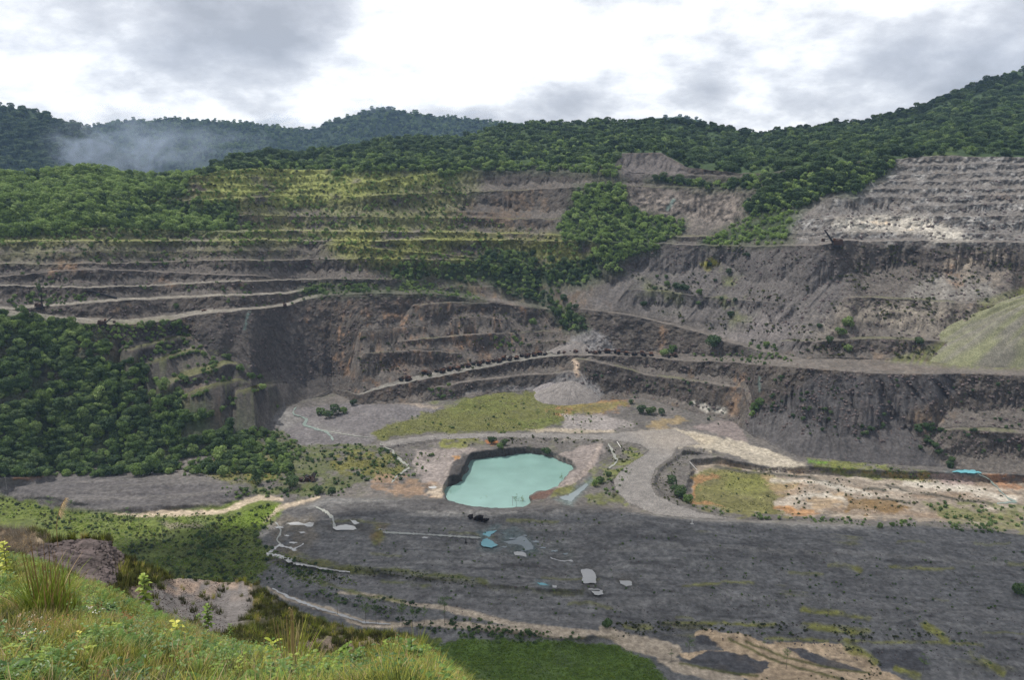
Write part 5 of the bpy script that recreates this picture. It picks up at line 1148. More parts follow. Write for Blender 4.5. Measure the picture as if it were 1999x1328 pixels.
# ---- scattered cover, nobody could count it
def scatter_group(src, name):
    g_ = bpy.data.node_groups.new(name, 'GeometryNodeTree')
    g_.interface.new_socket('Geometry', in_out='INPUT', socket_type='NodeSocketGeometry'); g_.interface.new_socket('Geometry', in_out='OUTPUT', socket_type='NodeSocketGeometry')
    gi_ = g_.nodes.new('NodeGroupInput'); go_ = g_.nodes.new('NodeGroupOutput')
    oi = g_.nodes.new('GeometryNodeObjectInfo'); oi.inputs['Object'].default_value = src; oi.inputs['As Instance'].default_value = True; oi.transform_space = 'ORIGINAL'
    ip = g_.nodes.new('GeometryNodeInstanceOnPoints')
    a1 = g_.nodes.new('GeometryNodeInputNamedAttribute'); a1.data_type = 'FLOAT'; a1.inputs['Name'].default_value = 'sc'
    a2 = g_.nodes.new('GeometryNodeInputNamedAttribute'); a2.data_type = 'FLOAT'; a2.inputs['Name'].default_value = 'rot'
    cx_ = g_.nodes.new('ShaderNodeCombineXYZ'); g_.links.new(a2.outputs['Attribute'], cx_.inputs[2])
    g_.links.new(gi_.outputs[0], ip.inputs['Points']); g_.links.new(oi.outputs['Geometry'], ip.inputs['Instance'])
    g_.links.new(cx_.outputs[0], ip.inputs['Rotation']); g_.links.new(a1.outputs['Attribute'], ip.inputs['Scale']); g_.links.new(ip.outputs[0], go_.inputs[0])
    return g_
ninst = 0
def scatter(name, src, pts, sc_, kind='stuff'):
    global ninst
    n = len(pts)
    if n == 0: return
    ninst += n
    me_ = bpy.data.meshes.new(name); me_.vertices.add(n); me_.vertices.foreach_set('co', np.ascontiguousarray(pts, np.float32).ravel())
    a = me_.attributes.new('sc', 'FLOAT', 'POINT'); a.data.foreach_set('value', np.asarray(sc_, np.float32)*np.ones(n, np.float32))
    a = me_.attributes.new('rot', 'FLOAT', 'POINT'); a.data.foreach_set('value', rng.uniform(0, 6.28, n).astype(np.float32)); me_.update()
    o = link(name, me_); tag(o, kind=kind); md = o.modifiers.new('scatter', 'NODES'); md.node_group = scatter_group(src, name+'_scatter')
    return o
def crown_obj(me_):
    for o in C.objects:
        if o.data is me_: return o
# hill forest on the ground sheet, by real area
def area_pts(mask, n):
    A = np.linalg.norm(np.cross(co[1:, :-1]-co[:-1, :-1], co[:-1, 1:]-co[:-1, :-1]), axis=-1)
    w_ = (A*mask[:-1, :-1]).ravel(); w_ = w_/w_.sum(); k = rng.choice(len(w_), n, p=w_); i, j = np.divmod(k, M-1)
    a = rng.random((n, 1)); b = rng.random((n, 1)); return co[i, j]*(1-a)*(1-b)+co[i+1, j]*a*(1-b)+co[i, j+1]*(1-a)*b+co[i+1, j+1]*a*b
hm = ((ttype == 4) | ((ttype == 5) & (TH < .6))) & (np.abs(TU) < .85)
hl_ = hm & (PXm < 380); hm = hm & (PXm >= 370)
gap = sstep(-.75, -.2, fbm(X/60, Y/60, oct=3, seed=400))
for i, (cr_, n_) in enumerate(((CRD[0], 5200), (CR[1], 3000), (CRD[1], 4200), (CR[0], 1500))):
    p = area_pts(hm*gap, n_); s_ = 3.0+6.5*rng.random(n_)**1.7; p[:, 2] -= s_*.45; scatter('forest', crown_obj(cr_), p, s_)
for cr_, n_ in ((CRL[0], 1100), (CRL[1], 1100), (CR[0], 900), (CRD[0], 600)):
    p = area_pts(hl_*1.0, n_); s_ = 3.0+5.5*rng.random(n_)**1.6; p[:, 2] -= s_*.45; scatter('forest', crown_obj(cr_), p, s_)
for cr_, n_ in ((CRL[0], 1500), (CRL[1], 1500)):
    p = area_pts(hm*(TH < .45)*gap*(PXm < 1300), n_); s_ = 2.5+4*rng.random(n_)**1.6; p[:, 2] -= s_*.4; scatter('forest', crown_obj(cr_), p, s_)
# ridge forests
for mt, n_, cr_ in ((mtL, 7000, CRD[1]), (mtM, 9000, CRD[0]), (mtM, 7000, CR[3]), (mtR, 1800, CRD[1])):
    i = rng.integers(30, 84, n_); j = rng.integers(0, 419, n_); a = rng.random((n_, 1)); p = mt[i, j]*(1-a)+mt[i+1, j+1]*a
    s_ = rng.uniform(7, 13, n_); p[:, 2] -= s_*.5; scatter('forest', crown_obj(cr_), p, s_)
def cover(name, src, poly, dpx, r0, r1, thr=None, sink=.35, nsc=40, seed=0):
    pl = np.array(poly); ar = .5*abs(np.dot(pl[:, 0], np.roll(pl[:, 1], 1))-np.dot(pl[:, 1], np.roll(pl[:, 0], 1)))
    n = int(ar/dpx**2); pts = samp(poly, n, 0, thr, nsc, seed)
    if len(pts) == 0: return
    p, ok_ = at_many(pts[:, 0], pts[:, 1]); p = p[ok_].copy(); s_ = r0*.8+(r1*1.1-r0*.8)*rng.random(len(p))**1.8; p[:, 2] -= s_*sink; p[:, :2] += rng.normal(size=(len(p), 2))*.5
    return name, src, p, s_
def cov(*a, **k):
    r_ = cover(*a, **k)
    if r_: scatter(*r_)
oD, oD2, oT, oT2, oL, oL2 = crown_obj(CRD[0]), crown_obj(CRD[1]), crown_obj(CR[0]), crown_obj(CR[2]), crown_obj(CRL[0]), crown_obj(CRL[1])
bo = make_tree(at(905, 1003)+Vector((0, 0, -.2)), .9, crown_mesh('crown', 51, 700, 10, leaf=.12, mat=M_olive), 'bush', 'tiny olive bush on the rim of the plain above the black slab', None, 'bush', 1.0, trunk=False); oO = bo.children[0]
cov('undergrowth', oT2, VEGP['slope'], 13, 1.6, 4.6, -.15); cov('undergrowth', oD2, VEGP['slope'], 15, 2, 5, -.1); cov('undergrowth', oL, VEGP['slope'], 13, 1.2, 4.0, -.15)
cov('shrubbery', oT, VEGP['hump'], 9, 2, 7.0, -.2); cov('shrubbery', oL2, VEGP['hump'], 8, 2, 7.5, -.25, seed=3); cov('shrubbery', oL, VEGP['hump'], 9, 3, 7.5); cov('shrubbery', oD, VEGP['hump'], 20, 4, 7)
cov('shrubbery', oL, VEGP['mid'], 7, 3, 5.5, sink=.4); cov('shrubbery', oT, VEGP['mid'], 8, 3, 5)
cov('shrubbery', oD, VEGP['row'], 9, 2.5, 4.5); cov('shrubbery', oL, VEGP['row'], 9, 2, 4)
cov('shrubbery', oL2, VEGP['row2'], 6, 1.6, 3); cov('shrubbery', oT2, VEGP['row3'], 6, 2, 3.6)
cov('shrubbery', oL2, VEGP['shelf'], 6.5, 2.5, 4.5, sink=.5); cov('shrubbery', oL, VEGP['rim'], 8, 3, 6); cov('shrubbery', oD2, VEGP['rim'], 7, 3.5, 6.5)
cov('shrubbery', oT, VEGP['belt'], 10, 2.5, 5.5, -.2); cov('shrubbery', oD, VEGP['belt'], 12, 3, 5, -.1); cov('shrubbery', oL, VEGP['belt'], 10, 2.5, 5, -.2); cov('shrubbery', oL2, VEGP['belt2'], 8, 3.5, 6.5); cov('shrubbery', oT2, VEGP['belt2'], 8, 3.5, 6.5)
UPG = [(230, 395), (350, 350), (520, 305), (700, 330), (870, 330), (940, 350), (900, 420), (1090, 460), (1150, 480), (1100, 520), (960, 530), (760, 540), (640, 480), (0, 480), (0, 440), (300, 440)]
cov('scrub', oO, UPG, 11, .8, 2.4, -.05); cov('scrub', oT, UPG, 13, 1.0, 2.8, .02, seed=4); cov('scrub', oL, UPG, 9, 1.0, 3.2, .0, seed=9)
cov('scrub', oT2, [(0, 480), (650, 480), (1100, 520), (1130, 600), (700, 570), (560, 600), (0, 610)], 16, .8, 2.4, .12, seed=3)
cov('scrub', oT, TERR, 10, 1.0, 3.0, .15, seed=6); cov('scrub', oL, [(130, 640), (330, 628), (380, 640), (300, 665), (200, 660)], 6, 1.0, 2.4)
cov('scrub', oT, [(20, 575), (170, 570), (170, 590), (20, 605)], 8, 1.5, 3.0)
cov('scrub', oO, [(1180, 480), (2000, 480), (2000, 700), (1560, 700), (1240, 600)], 13, .7, 2.0, .05, seed=7)
cov('scrub', oT, [(1440, 690), (1480, 660), (1560, 700), (1500, 706)], 8, 1.2, 2.6); cov('scrub', oT, [(1360, 690), (1500, 694), (1560, 706), (1500, 712), (1350, 702)], 7, 1, 2.4)
cov('scrub', oD, Z6([(1500, 670), (1600, 690), (1680, 760), (1760, 850), (1680, 880), (1600, 800)]), 10, 1.5, 3.6, .0, seed=2)
cov('scrub', oD2, [(1130, 720), (1800, 740), (2000, 740), (2000, 900), (1450, 840), (1150, 780)], 22, .8, 2.2, .1, seed=8)
cov('scrub', oO, [(640, 600), (1120, 610), (1100, 690), (700, 760)], 15, .8, 2.0, .0, seed=8); cov('scrub', oT, Z5([(1320, 400), (1340, 340), (1480, 330), (1480, 400), (1400, 430)]), 7, 1.5, 3.2); cov('scrub', oT2, Z5([(960, 620), (1100, 600), (1120, 670), (1000, 690)]), 8, 1.2, 2.8)
# scrub of the floor
FS = Z5([(-200, 930), (150, 850), (230, 940), (440, 940), (640, 930), (800, 980), (1060, 1000), (900, 1130), (700, 1150), (560, 1160), (480, 1230), (-200, 1240)])
cov('scrub', oT, FS, 12, .7, 2.0, -.05, seed=11); cov('scrub', oD, FS, 15, .8, 2.4, .0, seed=12); cov('scrub', oL, FS, 14, .6, 1.6, -.05, seed=13)
cov('scrub', oT, Z5([(-40, 860), (180, 840), (220, 960), (100, 1010), (-40, 1000)]), 11, 2, 4.5); cov('scrub', oT, Z4([(850, 950), (1650, 830), (1700, 950), (1500, 1090), (1000, 1060)]), 12, .8, 4.5, -.1, seed=41); cov('scrub', oL, Z4([(500, 940), (1650, 830), (1750, 980), (1500, 1090), (800, 990)]), 14, .8, 3.5, -.1, seed=42)
cov('scrub', oT, Z5([(700, 900), (900, 760), (1100, 700), (1700, 660), (1800, 700), (1560, 870)]), 17, .6, 1.8, .0, seed=14)
cov('scrub', oT2, Z6([(0, 620), (380, 680), (330, 720), (0, 740)]), 14, .6, 1.6, .1, seed=14)
cov('scrub', oO, ZL([(50, 170), (900, 150), (1700, 190), (1900, 260), (2000, 330), (1700, 600), (1500, 700), (1640, 400), (1600, 220), (1000, 230), (300, 280)]), 9, .5, 1.4, -.1, seed=14)
cov('scrub', oT2, ZL([(1500, 640), (1900, 280), (2020, 330), (1800, 700), (1850, 860), (1500, 830)]), 10, .5, 1.5, -.1, seed=15)
cov('scrub', oO, Z6([(640, 800), (520, 795), (480, 830), (410, 880), (385, 945), (420, 1000), (520, 1045), (560, 1030), (470, 960), (500, 870), (560, 820)]), 5, .4, .9)
cov('scrub', oT, Z6([(1040, 830), (1300, 850), (1640, 900), (1600, 940), (1300, 920), (1100, 890)]), 10, .5, 1.4, -.1, seed=5); cov('scrub', oT2, Z6([(1560, 1030), (2000, 1040), (2000, 1150), (1700, 1120)]), 9, .6, 1.9, -.05, seed=5)
cov('scrub', oD, Z6([(560, 900), (900, 880), (1500, 1000), (1500, 1060), (700, 1060)]), 20, .4, 1.0, .1, seed=5)
LL = Z7([(-200, 200), (0, 190), (300, 280), (700, 300), (1250, 300), (1500, 240), (1560, 330), (1430, 430), (1530, 500), (1900, 620), (1999, 690), (1700, 690), (1500, 560), (1440, 700), (900, 660), (640, 470), (100, 330), (-200, 330)])
cov('scrub', oT, LL, 14, .5, 1.4, .0, seed=21); cov('scrub', oD, LL, 18, .6, 1.7, .05, seed=22); cov('scrub', oO, LL, 9, .4, 1.1, -.2, seed=23)
cov('scrub', oT2, Z7([(1080, 420), (1180, 400), (1260, 480), (1200, 560), (1060, 520)]), 8, 1, 2.4)
LB = Z8([(60, 560), (300, 600), (500, 690), (760, 730), (1000, 790), (1300, 860), (1500, 890), (1700, 900), (1700, 930), (1500, 940), (900, 900), (500, 760), (300, 720), (60, 640)])
cov('scrub', oT, LB, 9, .4, 1.1, -.1, seed=24); cov('scrub', oD, LB, 12, .4, 1.3, .0, seed=25); cov('scrub', oT, Z8([(880, 830), (1100, 860), (1500, 900), (1480, 960), (1000, 940)]), 8, .6, 1.6, -.2)
cov('scrub', oO, Z8([(480, 550), (900, 580), (1200, 640), (1100, 650), (700, 610), (480, 580)]), 5, .35, .8); cov('scrub', oO, ZR([(0, 660), (800, 660), (1300, 700), (1700, 700), (1700, 720), (1200, 760), (700, 740), (400, 700), (0, 740)]), 8, .35, .9, -.05)
cov('scrub', oO, ZR([(300, 860), (500, 900), (700, 945), (1300, 945), (1300, 860), (1200, 800), (1100, 780), (1250, 900), (700, 940)]), 9, .35, .9, -.1)
def scree(name, cx_, cy_, cz_, Rr, H, col_, seed, sx_=1.0, power=1.0, sy_=1.0):
    nr_, na_ = 60, 140; f = np.linspace(0, 1, nr_)[:, None]; a = np.linspace(0, 2*np.pi, na_)[None]
    rr_ = Rr*f*(1+.10*fbm(np.cos(a)*2+seed, np.sin(a)*2, oct=3, seed=seed)); x = rr_*np.cos(a)*sx_; y = rr_*np.sin(a)*sy_
    z = H*(1-f**power)+0*a-2*f; z = z+Rr*.06*np.abs(fbm(np.cos(a)*7+seed, np.sin(a)*7, f*2.5+0*a, oct=4, seed=seed))*np.sin(f*3.1)+.35*fbm(x/3, y/3, oct=3, seed=seed)
    c = np.zeros(z.shape+(3,), np.float32); c[:] = col_; c *= (1+.3*fbm(np.cos(a)*9, np.sin(a)*9, f*3+0*a, oct=4, seed=seed+3))[..., None]
    if name == 'grassy_spoil': k_ = sstep(-.3, .3, fbm(np.cos(a)*14, np.sin(a)*14, f*2+0*a, oct=4, seed=seed+4))[..., None]*.75; c = c*(1-k_)+C3(.150, .158, .08)*k_
    me_ = mesh_np(name, np.stack([cx_+x, cy_+y, cz_+z], -1), grid_quads(nr_, na_), attrs={'tint': ('POINT', 'FLOAT_COLOR', np.concatenate([np.clip(c, .01, .9), np.ones(c.shape[:2]+(1,), np.float32)], -1))})
    return tag(link(name, me_, M_road), kind='structure')
p = at(1122, 774); scree('scree', p.x-3, p.y+10, p.z-1, 36, 15, (.165, .152, .145), 3, 1.15, 1.4)
p = at(1075, 766); scree('scree', p.x, p.y+10, p.z-1, 26, 10, (.19, .175, .175), 6)
p = at(1128, 690); q = at(1158, 645); scree('scree', (p.x+q.x)/2+2, p.y+30, p.z-1, 32, 14, (.145, .133, .127), 4, 1.25, 1.2)
p = at(1900, 712); yb_ = float(p.y)+52; scree('grassy_spoil', float(u_of(2075, -.2))*yb_, yb_, p.z-2, 165, 70, (.135, .128, .105), 5, 1.0, 1.0, .46)
#@@NEARVEG
# ------------------------------------------------------------------ NEAR PLANTS
def tuft_mesh(name, seed, n, mat, h=1.0, spread=.45, wid=.018, lean=.5, seg=4):
    r = np.random.default_rng(seed); V = []; Fc = []
    for i in range(n):
        a = r.random()*6.28; rr_ = spread*r.random()**.7; bx, by = math.cos(a)*rr_*.6, math.sin(a)*rr_*.6
        hh = h*r.uniform(.45, 1.0); a2 = a+r.normal()*.6; ln = lean*r.uniform(.2, 1.2)*hh; w_ = wid*r.uniform(.6, 1.4); pa = a2+1.57+r.normal()*.5; k0 = len(V)
        for s_ in range(seg+1):
            f = s_/seg; x = bx+math.cos(a2)*ln*f*f; y = by+math.sin(a2)*ln*f*f; z = hh*(f-.28*f*f*ln/h-.0); ww = w_*(1-f**1.6)+.001
            V.append((x-math.cos(pa)*ww, y-math.sin(pa)*ww, z)); V.append((x+math.cos(pa)*ww, y+math.sin(pa)*ww, z))
            if s_: Fc.append((k0+2*s_-2, k0+2*s_-1, k0+2*s_+1, k0+2*s_))
    return pymesh(name, V, Fc, mat)
def leafy(V, Fc, p, d, up, L_, W_, droop=.25, seg=4):
    p, d, up = Vector(p), Vector(d).normalized(), Vector(up); s_ = d.cross(up)
    if s_.length < 1e-4: s_ = Vector((1, 0, 0))
    s_.normalize(); k0 = len(V)
    for i in range(seg+1):
        f = i/seg; c_ = p+d*(L_*f)+Vector((0, 0, -droop*L_*f*f)); w_ = W_*math.sin(math.pi*min(1, f*.93+.07))**.8*(.5 if i in (0, seg) else 1)*.5
        V.append(tuple(c_-s_*w_+Vector((0, 0, w_*.25)))); V.append(tuple(c_)); V.append(tuple(c_+s_*w_+Vector((0, 0, w_*.25))))
        if i: b = k0+3*i; Fc += [(b-3, b-2, b+1, b), (b-2, b-1, b+2, b+1)]
M_leafy = leaf_mat('broad_leaves', [(0, (.09, .155, .025)), (.5, (.18, .27, .04)), (1, (.33, .40, .07))], .35, 6, .45)
M_leafd = leaf_mat('deep_leaves', [(0, (.03, .07, .018)), (.5, (.065, .13, .025)), (1, (.13, .21, .04))], .3, 6, .4)
M_leafy2 = leaf_mat('yellow_leaves', [(0, (.25, .32, .04)), (.5, (.42, .46, .06)), (1, (.62, .58, .14))], .35, 6, .45)
M_fern = leaf_mat('fern_fronds', [(0, (.04, .09, .02)), (.5, (.08, .16, .03)), (1, (.14, .24, .05))], .3, 3)
M_straw = leaf_mat('straw', [(0, (.22, .13, .06)), (.5, (.34, .22, .10)), (1, (.5, .40, .22))], .2, 3)
M_reed = leaf_mat('reed_blades', [(0, (.12, .18, .03)), (.5, (.30, .35, .05)), (.85, (.36, .36, .08)), (1, (.5, .4, .2))], .3, 4)
M_plume = plain_mat('seed_plume', (.50, .38, .22), scale=8, var=.25)
M_twig = leaf_mat('grey_twigs', [(0, (.09, .075, .06)), (1, (.22, .19, .15))], .1, 3)
M_red = leaf_mat('red_leaves', [(0, (.16, .05, .02)), (.5, (.28, .10, .04)), (1, (.30, .20, .07))], .25, 4)
M_white = plain_mat('white_petals', (.75, .73, .68), scale=10, var=.08)
def fern_mesh(seed):
    r = random.Random(seed); V = []; Fc = []
    for k in range(7):
        a = k*.9+r.uniform(-.3, .3); L_ = r.uniform(.7, 1.1); el = r.uniform(.5, .95)
        for i in range(16):
            f = (i+1)/17; p = Vector((math.cos(a)*math.cos(el)*L_*f, math.sin(a)*math.cos(el)*L_*f, math.sin(el)*L_*f-.45*L_*f*f)); pl_ = .26*math.sin(math.pi*f**.8)*L_+.02
            for sg in (1, -1):
                d = Vector((math.cos(a+sg*1.2), math.sin(a+sg*1.2), -.15)); leafy(V, Fc, p, d, (0, 0, 1), pl_, .045, .3, 2)
    return pymesh('fronds', V, Fc, M_fern)
def weed_mesh(seed, mat, flowers=True):
    r = random.Random(seed); V = []; Fc = []
    for k in range(9):
        a = r.random()*6.28; d0 = Vector((math.cos(a)*.35, math.sin(a)*.35, r.uniform(.5, 1)))
        for i in range(7):
            f = (i+1)/7; aa = r.random()*6.28; leafy(V, Fc, d0*f, (math.cos(aa), math.sin(aa), .3), (0, 0, 1), r.uniform(.12, .24), r.uniform(.09, .15), .3, 2)
    me_ = pymesh('leaves', V, Fc, mat)
    if flowers:
        V = []; Fc = []
        for k in range(7):
            a = r.random()*6.28; q = Vector((math.cos(a)*r.uniform(.05, .4), math.sin(a)*r.uniform(.05, .4), r.uniform(.85, 1.15)))
            for j in range(5): leafy(V, Fc, q, (math.cos(j*1.257), math.sin(j*1.257), .2), (0, 0, 1), .07, .06, .1, 2)
        return me_, pymesh('flowers', V, Fc, M_white)
    return me_
def near_thing(name, label, cat, px, py, s_, parts, group=None, rot=None):
    p, d = near_at(px, py); e = bpy.data.objects.new(name, None); C.objects.link(e); e.location = p-Vector((0, 0, .03)); e.scale = (s_, s_, s_)
    e.rotation_euler = (0, 0, random.random()*6.28 if rot is None else rot); tag(e, label, cat, group); out = []
    for n_, m_ in parts: o = bpy.data.objects.new(n_, m_); C.objects.link(o); o.parent = e; out.append(o)
    return e, out, p
g1 = tuft_mesh('blades', 61, 46, M_grass); g2 = tuft_mesh('blades', 62, 40, M_grass, lean=.8, wid=.013); h1 = tuft_mesh('blades', 63, 60, M_heath, h=.8, spread=.7, wid=.03, lean=.4, seg=2)
s1_ = tuft_mesh('blades', 64, 26, M_straw, wid=.008, lean=.9); md1 = tuft_mesh('blades', 65, 60, M_meadow, h=.8, spread=.9, wid=.03, lean=.5, seg=2); lu1 = tuft_mesh('blades', 66, 60, M_lush, h=.8, spread=.9, wid=.03, lean=.5, seg=2)
tw1 = tuft_mesh('twigs', 67, 36, M_twig, wid=.006, lean=.9, spread=.5)
fe1 = fern_mesh(1); we1, wf1 = weed_mesh(1, M_leafd); wr1 = weed_mesh(2, M_red, False); wy1 = weed_mesh(3, M_leafy, False)
_, (oG1,), _ = near_thing('grass_tuft', 'short green grass tuft at the crest right of the tall clump', 'grass tuft', 262, 1188, .5, [('blades', g1)])
_, (oG2,), _ = near_thing('grass_tuft', 'arching grass tuft left of the middle leafy sapling', 'grass tuft', 330, 1222, .5, [('blades', g2)])
_, (oH,), _ = near_thing('heath_clump', 'olive heath clump alone in the grey soil hollow', 'shrub', 430, 1160, 1.0, [('blades', h1)])
_, (oS,), _ = near_thing('straw_tuft', 'dry straw tuft at the lower edge of the grey hollow', 'grass tuft', 380, 1228, .5, [('blades', s1_)])
_, (oTw,), _ = near_thing('dead_twigs', 'grey dead twigs under the yellow leaved plant', 'twigs', 352, 1275, .4, [('twigs', tw1)])
_, (oFe,), _ = near_thing('fern', 'large green fern low in the left corner', 'fern', 112, 1268, .6, [('fronds', fe1)])
_, (oWe, oWf), _ = near_thing('flowering_weed', 'weed with white flower heads right of the tall grass clump', 'weed', 190, 1225, .35, [('leaves', we1), ('flowers', wf1)])
_, (oWr,), _ = near_thing('red_weed', 'reddish leaved weed beside the white flowers', 'weed', 130, 1240, .35, [('leaves', wr1)])
_, (oWy,), _ = near_thing('broadleaf_weed', 'light green broadleaf weed in the bottom grass', 'weed', 420, 1296, .3, [('leaves', wy1)])
def leafy_plant(seed, mat, n=26, L_=.2, W_=.09, top=1.0, low=.35, stems=1):
    r = random.Random(seed); V = []; Fc = []; V2 = []; F2 = []
    for s_ in range(stems):
        a0 = r.random()*6.28; tipx, tipy = (math.cos(a0)*.18, math.sin(a0)*.18) if stems > 1 else (.03, .02); hh = top*r.uniform(.75, 1) if s_ else top
        tube(V2, F2, (tipx*.1, tipy*.1, -.05), (tipx, tipy, hh), .013, .006, 6)
        for i in range(n):
            f = low+(1-low)*(i/n)**.9; a = i*2.4+r.uniform(-.2, .2); p = Vector((tipx*f, tipy*f, hh*f)); up = .15+.9*(i/n)**2
            leafy(V, Fc, p, (math.cos(a), math.sin(a), up), (0, 0, 1), L_*r.uniform(.75, 1.2)*(1-.25*(i/n)), W_*r.uniform(.8, 1.2), .45, 5)
    return [('stem', pymesh('stem', V2, F2, M_bark)), ('leaves', pymesh('leaves', V, Fc, mat, True))]
def plant(px, pybase, pytop, label, mat, cat='sapling', name='leafy_plant', **k):
    p, _ = near_at(px, pybase); h = (pybase-pytop)*p.y*1.3/F
    e, o, _ = near_thing(name, label, cat, px, pybase, h, leafy_plant(hash(label) % 1000 if False else len(label)*7+int(px), mat, **k)); e.scale = (h, h, h)
# carpets
gz = np.asarray(ZNw); 
def near_pts(n, y0, y1f, u0=-.86, u1=.80, jit=.12, reject=None):
    i0 = rng.random(n*3); u = rng.uniform(u0, u1, n*3); J = np.clip(((u+1.7)/3.4*(len(un)-1)).astype(int), 0, len(un)-2)
    ya = y0*np.ones(n*3) if np.isscalar(y0) else y0[J]; yb = y1f[J]; Yq = np.sqrt(ya**2+(yb**2-ya**2)*i0)
    # rows of each column are the same function of Y: search per column block
    I = np.empty(n*3, int)
    for c_ in np.unique(J):
        k = J == c_; I[k] = np.clip(np.searchsorted(YN[:, c_], Yq[k]), 1, YN.shape[0]-1)
    fz = (Yq-YN[I-1, J])/(YN[I, J]-YN[I-1, J]+1e-6); z_ = gz[I-1, J]*(1-fz)+gz[I, J]*fz
    P_ = np.stack([u*np.maximum(Yq, 8), Yq, z_], -1); ph, pv = proj(P_[:, 0]/P_[:, 1], (P_[:, 2]-CAMZ)/P_[:, 1])
    k = np.ones(len(P_), bool)
    if reject is not None: k &= ~reject(ph, pv, P_)
    return P_[k][:n]
noise_keep = lambda thr, sc_, sd_: (lambda ph, pv, P_: fbm(P_[:, 0]/sc_, P_[:, 1]/sc_, oct=3, seed=sd_) < thr)
def rej2(ph, pv, P_, thr=-.3, sd_=71): return in_poly(ph, pv, RUB) | in_poly(ph, pv, BRUSH) | (in_poly(ph, pv, SOIL) & (rng.random(len(ph)) < .93)) | (in_poly(ph, pv, SOIL2) & (rng.random(len(ph)) < .75)) | (fbm(P_[:, 0]/2.2, P_[:, 1]/2.2, oct=3, seed=sd_) < thr)
Y1c = Y1n+.6
for src, n_, a_, b_, th_, sd_, nm in ((oG1, 12000, .14, .44, -.15, 71, 'grass'), (oG2, 9000, .14, .5, -.02, 72, 'grass'), (oS, 3000, .15, .45, .0, 73, 'dry_grass'), (oTw, 5200, .12, .38, .05, 74, 'dry_twigs'), (oH, 4500, .12, .30, .05, 78, 'heath'),
                                  (oFe, 1600, .3, .7, .02, 75, 'ferns'), (oWr, 900, .12, .26, .1, 76, 'weeds'), (oWy, 3000, .14, .42, .02, 77, 'weeds'), (oWe, 2000, .16, .50, .05, 79, 'weeds')):
    p = near_pts(n_, 6.0, Y1c, reject=noise_keep(th_, 1.6, sd_)); scatter(nm, src, p, rng.uniform(a_, b_, len(p)))
def flw(ph, pv, P_): return ~(in_poly(ph, pv, [(30, 1205), (250, 1190), (300, 1240), (230, 1290), (60, 1290)])) | (fbm(P_[:, 0]/.8, P_[:, 1]/.8, oct=2, seed=5) < .0)
p = near_pts(9000, 6.0, Y1c, reject=flw)[:330]; s_ = rng.uniform(.09, .18, len(p)); scatter('weeds', oWe, p, s_); scatter('flowers', oWf, p, s_); p = near_pts(6000, 6.0, Y1c, reject=flw)[:260]; scatter('weeds', oWr, p, rng.uniform(.12, .24, len(p)))
for src, n_, a_, b_, sd_, nm in ((oH, 7000, .25, .75, 81, 'heath'), (oG1, 3500, .3, .7, 82, 'grass'), (oTw, 1500, .2, .5, 83, 'dry_twigs')):
    p = near_pts(n_, Y1n+2.0, Y2n+4, reject=lambda a, b, c_: rej2(a, b, c_, -.25, sd_)); scatter(nm, src, p, rng.uniform(a_, b_, len(p)))
p = near_pts(16000, Y1n+2.0, Y2n, reject=lambda a, b, c_: ~in_poly(a, b, BRUSH))[:700]; scatter('dry_twigs', oTw, p, rng.uniform(.3, .7, len(p))); scatter('dry_grass', oS, p[:150], rng.uniform(.3, .6, min(150, len(p))))
# grass carpets of the far floor
for k_, (bx_, by_, bh_, lb_) in enumerate([(60, 1300, 46, 'leafy weed clump at the bottom near the corner leaves'), (180, 1302, 40, 'leafy green weed clump low in the near grass'), (250, 1262, 34, 'dark leafy weed below the white flowers'), (455, 1302, 34, 'bushy weed in front of the dry reed stalks'),
        (590, 1322, 34, 'small leafy clump at the foot of the dry reeds'), (736, 1328, 38, 'leafy weed between the two dark shrubs at the slope end'), (218, 1212, 30, 'green weed at the crest right of the tall clump')]):
    plant(bx_, by_, by_-bh_, lb_, (M_leafd, M_leafy)[k_ % 2], cat='weed', name='leafy_weed', n=16, L_=.34, W_=.16, low=.2, stems=5)
e_m = make_tree(at(960, 830), 1.0, md1, 'grass_tuft', 'pale grass tuft standing out of the yellow meadow', None, 'grass tuft', 1.0, trunk=False); e_m.children[0].name = 'blades'; oM = e_m.children[0]
e_l = make_tree(at(1120, 1290), .8, lu1, 'grass_tuft', 'lush grass tuft on the bright green bank below the plain', None, 'grass tuft', 1.0, trunk=False); e_l.children[0].name = 'blades'; oLu = e_l.children[0]
MEAD = Z5([(650, 880), (760, 810), (900, 790), (930, 760), (1100, 730), (1170, 680), (1350, 640), (1620, 645), (1870, 700), (1720, 800), (1560, 860), (1300, 868), (1000, 870), (800, 890), (700, 915)])
cov('meadow_grass', oM, MEAD, 2.4, .45, .9, -.25, sink=.05, seed=31); cov('meadow_grass', oM, Z5([(430, 1000), (560, 970), (760, 985), (820, 1080), (700, 1110), (480, 1105), (400, 1060)]), 3.6, .6, 1.3, -.2, sink=.05, seed=32)
cov('meadow_grass', oM, Z4([(1200, 930), (1450, 900), (1600, 990), (1560, 1080), (1300, 1100), (1150, 1060)]), 3.6, .6, 1.2, -.2, sink=.05, seed=33)
cov('grass', oLu, [(830, 1262), (900, 1250), (1000, 1252), (1110, 1250), (1200, 1262), (1270, 1290), (1310, 1340), (700, 1340)], 2.4, .4, .9, sink=.05)
cov('grass', oLu, LL, 3.6, .5, 1.1, -.15, sink=.05, seed=34); cov('grass', oLu, Z7([(1250, 330), (1450, 260), (1590, 250), (1530, 330), (1400, 400), (1200, 380)]), 3, .5, 1.0, sink=.05); cov('meadow_grass', oM, LL, 4.5, .5, 1.0, 0, sink=.05, seed=35)
